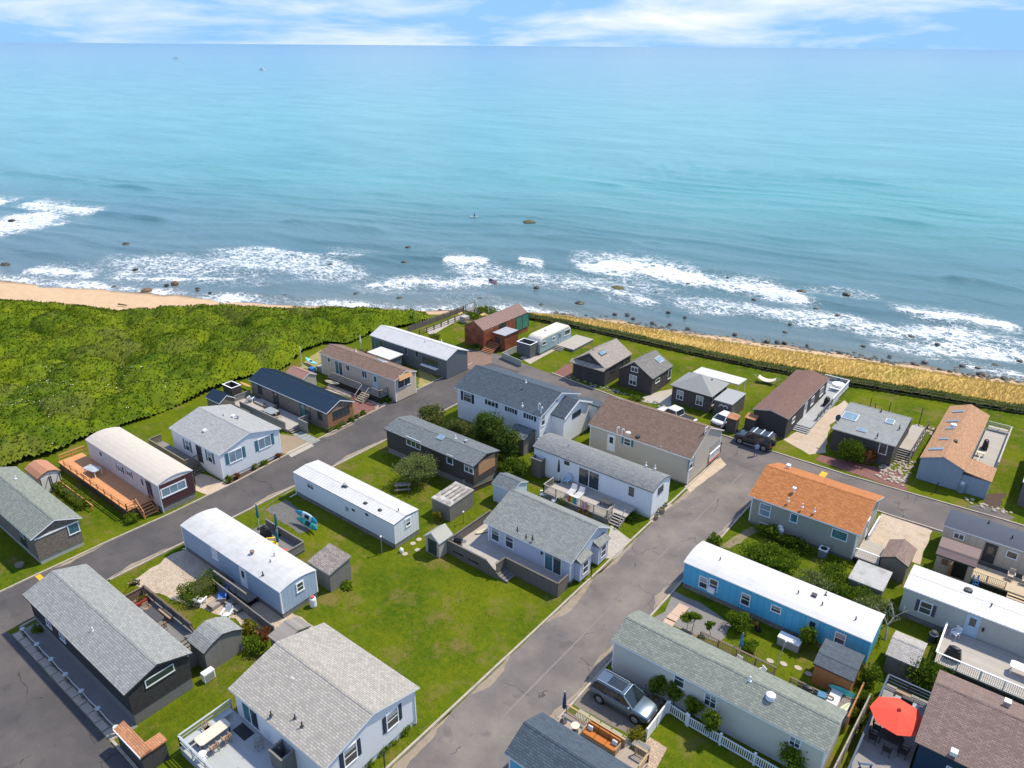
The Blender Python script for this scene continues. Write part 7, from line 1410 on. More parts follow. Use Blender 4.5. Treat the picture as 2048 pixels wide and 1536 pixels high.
surfboard('cream surfboard lying on the lilac house deck', -39.6, 46.8, .56, 70, mat('cream_board', (.62, .56, .36), .4, .06)); grill('small black grill box at the deck corner of the lilac house', -39.9, 43.0, .5, 20); box_thing('cushion', 'folded blue cushion on the lilac house deck', 'cushion', -38.9, 43.0, .5, 15, [('pad', (-.4, .4, -.3, .3, 0, .14), mat('periwinkle', (.24, .28, .52), .85))]); box_thing('mat', 'small red mat on the lilac house deck', 'mat', -39.0, 42.55, .5, 0, [('pad', (-.5, .5, -.2, .2, 0, .02), mat('brick_mat', (.35, .13, .08), .9))])
for k in range(2):
    O = T('sun_lounger', 'grey cushioned sun lounger on the white batten home porch', 'lounger', (-36.6 + k * .95, 57.2, .8), rad(8), 'sun loungers on the porch'); O.add('frame', B().box(-.34, .34, -.9, .9, .2, .28), whitev); O.add('cushion', B().box(-.31, .31, -.9, .4, .282, .37), mat('grey_cushion', (.45, .45, .46), .85), bevel=.03); O.add('back_cushion', B().hull([(-.31, .41, .282), (.31, .41, .282), (.31, .52, .282), (-.31, .52, .282)], [(-.31, .85, .72), (.31, .85, .72), (.31, .95, .68), (-.31, .95, .68)]), MATS['grey_cushion'])
    for a in (-1, 1):
        for c in (-1, 1): O.add('leg', B().box(a * .3 - .02, a * .3 + .02, c * .8 - .02, c * .8 + .02, 0, .2), whitev)
adirondack('pale blue adirondack chair against the white batten home', -38.2, 58.6, .8, 180, mat('pale_blue_paint', (.42, .58, .66), .6)); umbrella('tall closed black umbrella on the batten home porch', -39.0, 58.2, .8, 2.9, BLACK); table('low dark table at the porch corner by the steps', -32.6, 57.6, .8, 0, 1.3, .8, .5, DARKTRIM)
tw = T('beach_towel', 'rainbow striped towel hung over the porch rail', 'towel', (-35.3, 55.55, .8))
for k, c_ in enumerate(((.45, .03, .12), (.65, .16, .02), (.7, .5, .03), (.12, .4, .08), (.03, .35, .5), (.10, .14, .45), (.55, .55, .55))): tw.add('stripe', B().box(-35.85 + k * .155, -35.85 + k * .155 + .152, 55.5, 55.53, .95, 1.76), mat('towel_%d' % k, c_, .9, .1))
tw.add('fold', B().box(-35.85, -34.77, 55.5, 55.8, 1.765, 1.79), mat('towel_6', (.55, .55, .55), .9))
t2 = T('beach_towel', 'red white and blue striped towel hung over the porch rail', 'towel', (-33.9, 55.5, .8))
for k in range(7): t2.add('stripe', B().box(-34.2 + k * .09, -34.2 + k * .09 + .088, 55.5, 55.53, .85, 1.76), mat('towel_r%d' % (k % 2), ((.5, .06, .1), (.68, .68, .72))[k % 2], .9))
adirondack('white adirondack chair on the grass between lilac house and porch', -39.22,55.81,0.00, 120, pl_white); chair('low white lawn chair beside the lilac house ridge', -37.56,55.42,0.00, 100, pl_white)
for k, q in enumerate(((-27.84,59.69,0.00), (-27.92,61.02,0.00), (-28.16,62.24,0.00))): barrel(['small wooden barrel planter at the batten home corner nearest the lawn', 'largest wooden barrel planter at the batten home gable', 'wooden barrel planter at the batten home far corner'][k], q[0], q[1], (.26, .34, .25)[k], (.5, .6, .45)[k])
O = deck('small tan house stoop with white rail', -45.9, -43.6, 63.4, 65.6, .8, deck_pale, GREYV, rails=[((-45.8, 63.5), (-43.7, 63.5))], rm=whitev, style='bal', h=.85, name='stoop'); grill('black covered grill on the tan house stoop', -45.2, 64.6, .8, 0, BLACK, True); adirondack('red-brown adirondack chair beside the tan house stoop', -43.3, 62.9, 0, 160, mat('red_brown_paint', (.20, .07, .04), .7)); adirondack('red-brown chair above the round stone fire ring', -40.4, 63.6, 0, 175, mat('red_brown_paint', (.20, .07, .04), .7))
fr = T('fire_ring', 'round stone fire ring beside the tan house', 'fire pit', (-40.2, 62.4, 0), 0.0)
for k in range(12):
    for j in range(3): a = 2 * math.pi * (k + .5 * (j % 2)) / 12; fr.add('stone', B().prism([(.75 * math.cos(a + e), .75 * math.sin(a + e)) for e in (-.23, .23)] + [(.5 * math.cos(a + e), .5 * math.sin(a + e)) for e in (.23, -.23)], j * .21, j * .21 + .195), mat('fire_stone', (.27, .19, .16), .9, .25))
chair('weathered chair on the patio beside the pines', -49.89,61.59,0.00, 30, teak); table('small tan patio table among the pines', -50.67,61.60,0.00, 0, .9, .7, .6, teak)
ac = T('cooling_unit', 'white and grey cooling unit beside the sage house', 'cooling unit', (-12.55,64.14,0.00), 0.0); ac.add('case', B().box(-.38, .38, -.38, .38, 0, .8), mat('ac_grey', (.20, .21, .24), .6)); ac.add('top', B().box(-.41, .41, -.41, .41, .802, .88), pl_white); ac.add('fan_guard', B().lathe(0, 0, [(.32, .882), (.32, .9), (.05, .91)], 16), BLACK)
ac = T('water_heater', 'black and grey water heater behind the greige home', 'heater', (-1.96,58.33,0.00), 0.0); ac.add('case', B().lathe(0, 0, [(.3, 0), (.3, .9), (.2, 1.0)], 14), DARKTRIM); ac.add('rim', B().lathe(0, 0, [(.33, .7), (.33, .78)], 14), pl_white)
sofa('long orange-cushioned sofa on the tan patio deck', -17.7, 32.85, .45, 180, 2.7, orange_c, teak, mat('pale_pillow', (.65, .62, .60), .85)); umbrella('closed navy umbrella on the tan patio deck', -20.7, 32.7, .45, 2.9, navy_c); table('round pale side table beside the orange sofa', -19.6, 32.5, .45, 0, .62, .62, .6, cream_c, True, BLACK); box_thing('storage_box', 'pale slatted storage box on the parking pad edge', 'box', -15.4, 34.3, 0, 0, [('body', (-.55, .55, -.3, .3, 0, .5), GREYWOOD), ('lid', (-.58, .58, -.33, .33, .502, .56), GREYWOOD)])
for k in range(6): tag(link('paving_slab', B().box(-20.6 + k * .92, -19.76 + k * .92, 33.95, 34.7, -.05, .035).mesh('paving_slab', mat('mossy_slab', (.33, .33, .24), .9, .2, 3, .3))), 'mossy square slab in the path beside the silver car', 'paving slab', 'mossy slabs beside the silver car')
# furniture on the grey painted deck
table('long cream dining table on the grey painted deck', -38.3, 16.4, .8, 90, 2.3, .95, .74, cream_c, False, DARKTRIM)
for k, (x, y, r_) in enumerate(((-37.4, 15.9, 90), (-37.4, 16.8, 90), (-39.0, 16.4, -90))): chair('slatted teak chair at the cream dining table', x, y, .8, r_, teak, 'chairs at the cream dining table')
chair('brown wicker armchair against the white house wall', -35.3, 17.9, .8, 170, grey_wk, None, 'wicker_armchair'); chair('teak armchair near the shower stall', -34.6, 15.6, .8, 60, teak); table('small round white side table at the deck rail', -37.5, 15.1, .8, 0, .55, .55, .5, pl_white, True)
box_thing('outdoor_unit', 'white outdoor cooling unit beside the dark home and gambrel shed', 'cooling unit', -44.2, 19.5, 0, 0, [('case', (-.25, .25, -.45, .45, .05, .85), pl_white), ('grille', (.252, .27, -.35, .35, .15, .75), METAL)])
# open red umbrella
um = T('open_umbrella', 'large open coral red umbrella over the grey deck', 'umbrella', (-2.15, 45.6, .6), 0.0); red_c = mat('coral_canvas', (.72, .075, .040), .8, .06, 1.5); n = 8; um.add('pole', B().tube((0, 0, 0), (0, 0, 2.75), .03, n=8), teak)
for k in range(n):
    a0, a1 = 2 * math.pi * k / n + .2, 2 * math.pi * (k + 1) / n + .2; r_ = 1.75; p_ = [(0, 0, 2.62), (r_ * math.cos(a0), r_ * math.sin(a0), 2.02), (r_ * .93 * math.cos((a0 + a1) / 2), r_ * .93 * math.sin((a0 + a1) / 2), 2.0), (r_ * math.cos(a1), r_ * math.sin(a1), 2.02)]; b = B(); b.hull([(x, y, z - .012) for x, y, z in p_], p_); um.add('canopy_panel', b, red_c); um.add('rib', B().bar((0, 0, 2.58), (r_ * math.cos(a0), r_ * math.sin(a0), 1.99), .02), teak)
um.add('finial', B().lathe(0, 0, [(.14, 2.62), (.1, 2.72), (.02, 2.8)], 8), red_c); um.add('base', B().lathe(0, 0, [(.3, 0), (.3, .07), (.05, .12)], 14), BLACK)
table('dark wicker dining table under the coral umbrella', -2.1, 44.9, .6, 0, 1.5, .95, .72, dk_wicker)
for k, (x, y, r_) in enumerate(((-3.1, 45.4, -90), (-3.1, 44.4, -90), (-1.2, 44.4, 90), (-2.1, 43.9, 0))): chair('dark wicker chair at the umbrella table', x, y, .6, r_, dk_wicker, 'wicker chairs under the coral umbrella', 'wicker_chair')
grill('stainless grill with side shelves on the grey deck', -2.0, 48.6, .6, 0); box_thing('deck_box', 'brown flower box at the deck corner by the grey shed', 'flower box', -2.4, 50.0, .6, 0, [('box', (-.5, .5, -.2, .2, 0, .35), teak)]); adirondack('navy adirondack chair near the deck steps', -2.7, 41.4, .6, -60, mat('deep_blue_paint', (.01, .06, .16), .6)); chair('purple folding chair beside the navy chair', -2.1, 41.3, .6, -30, mat('purple_canvas', (.08, .04, .20), .8)); sofa('black wicker loveseat at the lower end of the grey deck', -1.7, 39.2, .6, 90, 1.5, mat('black_cushion', (.02, .025, .035), .85), dk_wicker); box_thing('side_box', 'light blue box against the navy house', 'box', -.95, 42.0, .6, 0, [('body', (-.25, .25, -.3, .3, 0, .6), mat('ice_blue', (.42, .52, .60), .6))]); table('small round cream table on the grey deck', -2.1, 40.4, .6, 0, .6, .6, .55, cream_c, True); barrel('round dark pot on the grey deck', -3.1, 40.6, .3, .5, mat('bronze_pot', (.12, .09, .05), .6))
# rear garden of the cream home
bd = mat('bleached_plastic', (.60, .58, .54), .6, .08)
chair('white plastic armchair on the cream home rear deck', -11.4, 45.4, .35, 150, pl_white); chair('pale folding chair beside the brown rail', -13.2, 45.3, .35, 170, bd); box_thing('deck_table', 'small pale table on the cream home rear deck', 'table', -13.9, 45.2, .35, 0, [('top', (-.45, .45, -.3, .3, .5, .55), bd), ('leg', (-.06, .06, -.06, .06, 0, .498), bd)]); umbrella('closed blue umbrella rising over the brown rail', -13.6, 46.9, 0, 2.4, mat('blue_canvas', (.03, .18, .38), .8)); grill('black covered grill at the end of the rear deck', -8.0, 45.6, .35, 0, BLACK, True); barrel('terracotta pot with green plant on the rear deck', -15.9, 45.4, .26, .4, mat('terracotta', (.42, .2, .1), .8), None, lf_mid); barrel('wide clay pot beside the brown rail', -15.2, 45.6, .3, .3, mat('terracotta', (.42, .2, .1), .8), None, lf_bright)
for k, (x, y) in enumerate(((-7.0, 45.6), (-6.5, 45.2))): box_thing('wheelie_bin', ['tall blue wheelie bin behind the cream home', 'lower teal bin beside the blue wheelie bin'][k], 'bin', x, y, .35, 10, [('body', (-.26, .26, -.28, .28, 0, (1.0, .7)[k]), mat(('bin_blue', 'bin_teal')[k], ((.03, .15, .28), (.05, .25, .28))[k], .6)), ('lid', (-.28, .28, -.3, .3, (1.002, .702)[k], (1.06, .76)[k]), mat(('bin_blue', 'bin_teal')[k], (.03, .15, .28), .6))])
pole = T('clothes_pole', 'slim pale pole with a small top on the lawn behind the cream home', 'pole', (-10.88,46.91,0.00), 0.0); pole.add('shaft', B().tube((0, 0, 0), (.35, .55, 2.9), .035, n=6), METAL); pole.add('head', B().box(.3, .42, .48, .62, 2.9, 3.0), pl_white)
for k in range(4): q = ((-11.50,47.94,0.00), (-10.55,48.29,0.00), (-9.52,48.58,0.00), (-8.67,48.48,0.00))[k]; tag(link('stepping_stone', B().lathe(q[0], q[1], [(.3, -.03), (.3, .035), (.27, .045)], 12, 1, .8).mesh('stepping_stone', stone_m)), 'round tan stepping stone on the small lawn by the blue home', 'stepping stone', 'stepping stones by the blue home')
box_thing('storage_chest', 'white and grey storage chest against the blue home', 'chest', -10.93,50.46,0.00, 0, [('body', (-.85, .85, -.4, .4, 0, .7), mat('chest_grey', (.33, .34, .35), .6)), ('lid', (-.88, .88, -.43, .43, .702, .82), pl_white)])
bk = T('bicycle', 'orange bicycle leaning against the blue home', 'bicycle', (-13.99,50.49,0.00), rad(-8))
for x in (-.52, .52): bk.add('wheel', B().tube((x, -.02, .33), (x, .02, .33), .33, n=18), mat('tyre', (.02, .02, .02), .9))
bk.add('frame', B().bar((-.52, 0, .33), (-.05, 0, .3), .04).bar((-.05, 0, .3), (-.2, 0, .85), .04).bar((-.2, 0, .75), (.35, 0, .75), .04).bar((-.05, 0, .3), (.38, 0, .72), .04).bar((.52, 0, .33), (.33, 0, .95), .04), mat('orange_frame', (.5, .14, .03), .5)); bk.add('saddle', B().box(-.33, -.08, -.07, .07, .86, .92), BLACK); bk.add('handlebar', B().bar((.33, -.28, .98), (.33, .28, .98), .03), BLACK)
rack = deck('low pallet platform carrying surfboards behind cedar lean-to', -6.9, -5.0, 45.0, 47.6, .5, GREYWOOD, GREYV, name='pallet_platform', cat='platform'); surfboard('green and cream surfboard on the pallet platform', -5.5, 46.0, .52, 75, mat('green_cream_board', (.55, .62, .40), .4, .2), 2.0, .55); box_thing('cushion_stack', 'pile of white cushions on the pallet platform', 'cushions', -6.3, 46.6, .5, 0, [('cushion', (-.4, .4, -.8, .8, 0, .14), bd), ('cushion', (-.38, .38, -.75, .75, .142, .27), bd)]); surfboard('turquoise surfboard leaning by the cedar lean-to', -5.9, 47.55, .75, 5, mat('turquoise_board', (.05, .50, .45), .4), 2.2, .5, rad(55))
ld = T('step_ladder', 'blue step ladder on the grass below the beige porch', 'ladder', (-0.52,67.51,0.00), rad(25)); lm_ = mat('ladder_blue', (.06, .22, .52), .5)
for s_ in (-1, 1): ld.add('rail', B().bar((s_ * .25, -.5, 0), (s_ * .18, 0, 1.7), .06), lm_); ld.add('rail', B().bar((s_ * .25, .5, 0), (s_ * .18, 0, 1.7), .05), METAL)
for k in range(5): f = (k + 1) / 6; ld.add('step', B().box(-.22, .22, -.5 + .5 * f - .05, -.5 + .5 * f + .05, 1.7 * f - .02, 1.7 * f + .02), lm_)
for k, x in enumerate((1.9, 3.0)): chair(['beige plastic chair on the raw timber porch, nearer the door', 'beige plastic chair on the raw timber porch, farther from the door'][k], x, 70.3, .65, 180, mat('beige_plastic', (.50, .42, .32), .6))
chair('white plastic chair at the corner of the greige home porch', -.6, 58.9, .75, 150, pl_white); grill('black covered grill at the white porch rail', -.3, 56.2, .75, 0, BLACK, True); table('long white table on the greige home porch', 5.0, 57.6, .75, 0, 3.4, .9, .74, pl_white)
table('round white table on the charcoal home deck', -22.9, 103.4, .5, 0, 1.7, 1.7, .74, pl_white, True); chair('blue chair beside the round white deck table', -23.4, 104.6, .5, 180, mat('slate_blue_paint', (.05, .14, .22), .6)); box_thing('bench', 'white slatted bench at the round deck table', 'bench', -22.9, 102.2, .5, 0, [('seat', (-.8, .8, -.18, .18, .4, .45), pl_white), ('leg', (-.7, -.6, -.15, .15, 0, .398), pl_white), ('leg', (.6, .7, -.15, .15, 0, .398), pl_white)]); grill('large black covered grill beside the grey side deck', -22.5, 97.0, .5, 90, BLACK, True)
grill('black covered grill on the tan-roofed house deck', -3.9, 96.6, .55, 90, BLACK, True); table('small pale bench table on the tan-roofed house deck', -4.0, 94.2, .55, 0, .9, .5, .5, cream_c)
hm = T('hammock', 'white hammock with curved stand on the lawn behind the cottages', 'hammock', (-31.77,100.07,0.00), rad(10)); b = B(); n = 8
for k in range(n): f0, f1 = k / n, (k + 1) / n; z0, z1 = .45 + 1.6 * (f0 - .5) ** 2, .45 + 1.6 * (f1 - .5) ** 2; b.hull([(-1.2 + 2.4 * f0, -.6, z0 - .01), (-1.2 + 2.4 * f1, -.6, z1 - .01), (-1.2 + 2.4 * f1, .6, z1 - .01), (-1.2 + 2.4 * f0, .6, z0 - .01)], [(-1.2 + 2.4 * f0, -.6, z0), (-1.2 + 2.4 * f1, -.6, z1), (-1.2 + 2.4 * f1, .6, z1), (-1.2 + 2.4 * f0, .6, z0)])
hm.add('bed', b, cream_c); hm.add('stand', B().bar((-1.9, 0, .95), (-1.2, 0, .05), .07).bar((1.9, 0, .95), (1.2, 0, .05), .07).bar((-1.2, 0, .05), (1.2, 0, .05), .07), METAL)
for a in (-1, 1): hm.add('rope', B().bar((a * 1.2, -.5, .85), (a * 1.88, 0, .93), .02).bar((a * 1.2, .5, .85), (a * 1.88, 0, .93), .02), cream_c)
FP = table('square grey fire table on the weathered terrace', -77.6, 49.0, .45, 0, 2.0, 1.3, .55, mat('fire_table_grey', (.26, .29, .30), .7), False, BLACK, 'fire_table')
for k, (x, y, r_) in enumerate(((-79.0, 49.3, -90), (-77.8, 50.0, 180), (-76.1, 48.9, 90))): chair('dark lounge chair around the fire table', x, y, .45, r_, dk_wicker, 'lounge chairs around the fire table', 'lounge_chair')
surfboard('pale yellow surfboard against the terrace wall', -81.0, 47.4, .5, 3, mat('yellow_board', (.62, .55, .30), .4), 2.6, .55, rad(60)); surfboard('orange surfboard behind the navy-roofed home', -87.75,52.11,0.60, 0, mat('orange_board', (.62, .32, .08), .4), 2.8, .5); adirondack('white folding chair at the terrace head', -83.0, 49.7, .45, 30, pl_white); surfboard('cream surfboard propped below the peach home porch', -78.6, 59.8, .9, 12, mat('cream_board', (.62, .56, .36), .4, .06), 2.6, .55, rad(40)); umbrella('closed white umbrella behind the slate home', -86.55,72.01,0.00, 2.6, pl_white); box_thing('hot_tub', 'boxy grey hot tub behind the peach home', 'hot tub', -84.19,63.14,0.00, 0, [('shell', (-.9, .9, -.9, .9, 0, .8), grey_wk), ('cover', (-.92, .92, -.92, .92, .802, .9), mat('tub_cover', (.35, .36, .38), .7))]); box_thing('bin', 'blue plastic bin behind the peach home', 'bin', -85.28,61.54,0.00, 0, [('body', (-.4, .4, -.4, .4, 0, .8), mat('vivid_blue', (.03, .13, .42), .6))]); adirondack('red chair beside the closed white umbrella', -84.67,71.37,0.00, -30, mat('barn_red', (.28, .03, .03), .6)); box_thing('side_shed', 'flat white-roofed annex between peach and slate homes', 'shed', -78.30,69.62,0.00, 0, [('wall', (-2.2, 2.2, -1.2, 1.2, 0, 2.2), w_slate), ('roof', (-2.4, 2.4, -1.4, 1.4, 2.202, 2.35), rf_whitem)])
pole = T('flag_pole', 'white pole with small pennant behind the peach home', 'flagpole', (-85.91,60.32,0.00), 0.0); pole.add('shaft', B().tube((0, 0, 0), (0, 0, 4.2), .04, n=6), pl_white); pole.add('finial', B().lathe(0, 0, [(.06, 4.2), (.08, 4.26), (.02, 4.34)], 8), pl_white)
# national flag on its pole
fl = T('flagpole', 'white flagpole flying a striped flag above the red cedar house', 'flagpole', (-81.4, 97.3, 0), rad(38)); fl.add('shaft', B().tube((0, 0, 0), (0, 0, 7.0), .05, .035, 8), pl_white); fl.add('finial', B().lathe(0, 0, [(.05, 7.0), (.08, 7.06), (.02, 7.14)], 8), mat('gold', (.5, .35, .1), .4)); b = B(); n, m_ = 10, 13
fz = lambda u, v: (.06 + 1.45 * u, .16 * math.sin(u * 7) * u, 6.9 - .85 * v - .42 * u ** 1.2)
for j in range(m_):
    for i in range(n):
        b.cur = 2 if (i < 4 and j < 7) else j % 2; b.face([fz(i / n, j / m_), fz(i / n, (j + 1) / m_), fz((i + 1) / n, (j + 1) / m_), fz((i + 1) / n, j / m_)])
flag = fl.add('flag', b, [mat('flag_red', (.42, .03, .05), .8), mat('flag_white', (.72, .72, .72), .8), mat('flag_blue', (.02, .05, .20), .8)]); md = flag.modifiers.new('cloth', 'SOLIDIFY'); md.thickness = .012
st = B()
for j in range(5):
    for i in range(6): u, v = (i + .5) / 15, (j + .7) / 13 * 1.3; q = fz(u, v); st.box(q[0] - .015, q[0] + .015, q[1] - .012, q[1] + .012, q[2] - .015, q[2] + .015)
fl.add('stars', st, MATS['flag_white'], flag, kind='stuff')
for k, (x, y, r_) in enumerate(((-81.6, 92.0, 38), (-80.6, 95.0, 60))):
    O = T('garden_bench', ['wooden bench beside the beach path', 'wooden bench near the flagpole'][k], 'bench', (x, y, 0), rad(r_)); O.add('seat', B().box(-.8, .8, -.22, .22, .4, .45), teak)
    for z in (.6, .75, .9): O.add('back_slat', B().box(-.8, .8, -.27, -.24, z - .05, z + .05), teak)
    for a in (-1, 1): O.add('leg', B().box(a * .72 - .03, a * .72 + .03, -.26, -.2, 0, .95), teak); O.add('leg', B().box(a * .72 - .03, a * .72 + .03, .16, .22, 0, .398), teak)
for k, (q, h_) in enumerate((((-68.03,30.72,0.00), 1.1), ((-27.98,22.40,0.00), 1.3), ((-27.94,47.61,0.00), 1.1), ((-6.50,83.23,0.00), 1.1), ((-28.50,76.78,0.00), 1.2), ((-42.65,46.81,0.00), 1.3), ((-45.37,38.26,0.00), 1.9))):
    O = T('post_lamp', ['slim black post in front of the maroon gable', 'black lantern post by the day lilies', 'black lantern post before the lilac bay windows', 'black post before the blue-grey gable', 'black lantern at the tan house corner', 'weathered lamp post by the lilac house fence', 'tall wooden post on the lawn by the white ribbed home'][k], 'post', q, 0.0); O.add('shaft', B().tube((0, 0, -.05), (0, 0, h_), .045, n=6), GREYWOOD if k > 4 else BLACK); O.add('head', B().lathe(0, 0, [(.07, h_), (.11, h_ + .12), (.03, h_ + .2)], 8), pl_white if k > 4 else BLACK)
for k, q in enumerate(((-43.18,40.80,0.00), (-44.25,42.08,0.00), (-44.25,41.26,0.00), (-43.67,39.62,0.00))): tag(link('stepping_stone', B().lathe(q[0], q[1], [(.28, -.03), (.28, .03), (.25, .04)], 10).mesh('stepping_stone', stone_m)), 'round pale stepping stone between the white ribbed home and the green-door shed', 'stepping stone', 'stepping stones by the green-door shed')
tag(link('tyre_planter', B().tube((*(-70.02,16.24,0.00)[:2], .02), (*(-70.02,16.24,0.00)[:2], .25), .38, .38, 16).mesh('tyre_planter', mat('old_tyre', (.22, .18, .13), .9, .2))), 'old tyre planter on the grass by the green-roofed home', 'planter')
O = deck('grey side porch of the green-roofed home', -84.0, -72.2, 10.6, 13.55, .55, GREYWOODY, grey_fence, rails=[((-83.9, 10.7), (-72.3, 10.7))], rm=grey_fence, style='solid', h=.7, name='side_porch')
# stepping pavers and stone beds
for k in range(4): q = ((-19.70,49.19,0.00), (-19.72,48.38,0.00), (-19.76,47.55,0.00), (-19.74,46.88,0.00))[k]; tag(link('paving_slab', B().box(q[0] - .45, q[0] + .45, q[1] - .4, q[1] + .4, -.05, .04).mesh('paving_slab', mat('peach_slab', (.50, .36, .26), .9, .12))), 'peach square slab on the grey gravel patio by the blue home', 'paving slab', 'peach slabs by the blue home')
box_thing('wood_bench', 'dark timber bench on the gravel patio behind the cream home', 'bench', -17.73,46.32,0.00, 0, [('seat', (-.7, .7, -.25, .25, .3, .42), brown_bal), ('leg', (-.6, -.5, -.2, .2, 0, .298), brown_bal), ('leg', (.5, .6, -.2, .2, 0, .298), brown_bal)])
def rock_mesh(seed, flat=.7):
    r = np.random.default_rng(seed); b = B(); n, m = 9, 6; k_ = r.random((m + 1, n)) * .35 + .8
    b.lathe(0, 0, [(math.sin(math.pi * (j + .4) / (m + .8)), -flat * math.cos(math.pi * (j + .4) / (m + .8))) for j in range(m + 1)], n)
    b.v = [(x * k_[i // n, i % n], y * k_[i // n, (i * 5) % n], z * (.8 + .4 * k_[i // n, i % n] - .3)) for i, (x, y, z) in enumerate(b.v)]; return b
def stones(label, x0, x1, y0, y1, n, r0, r1, m, seed):
    b = B(); r = random.Random(seed)
    for k in range(n):
        q = rock_mesh(seed + k, .6); x, y, s_ = r.uniform(x0, x1), r.uniform(y0, y1), r.uniform(r0, r1); i = len(b.v); b.v += [(a * s_ + x, c * s_ + y, d * s_ + s_ * .25) for a, c, d in q.v]; b.f += [tuple(v + i for v in f) for f in q.f]; b.mi += q.mi
    o = link('stone_bed', b.mesh('stone_bed', m)); tag(o, label, 'stones', kind='stuff'); return o
stones('pale field stones heaped around the walkway steps', -12.6, -9.6, 82.4, 89.2, 150, .1, .28, stone_m, 100); stones('pale stones at the end of the walkway deck', -12.0, -9.4, 97.2, 99.5, 40, .1, .3, stone_m, 300); stones('grey river stones at the corner of the cream home', -20.9, -16.2, 38.5, 39.4, 90, .07, .16, mat('river_stone', (.24, .21, .18), .9, .3, 3), 400); stones('pale stones in front of the peach home', -69.5, -68.9, 59.0, 66.0, 60, .1, .2, stone_m, 500)
stones('pale edging stones at the mulch bed by the cross street', -3.8, .6, 83.0, 84.2, 30, .1, .22, stone_m, 700); stones('pale stones before the charcoal cottages', -55, -38, 83.2, 84.4, 60, .12, .3, mat('green_stone', (.22, .23, .17), .9, .25), 800)

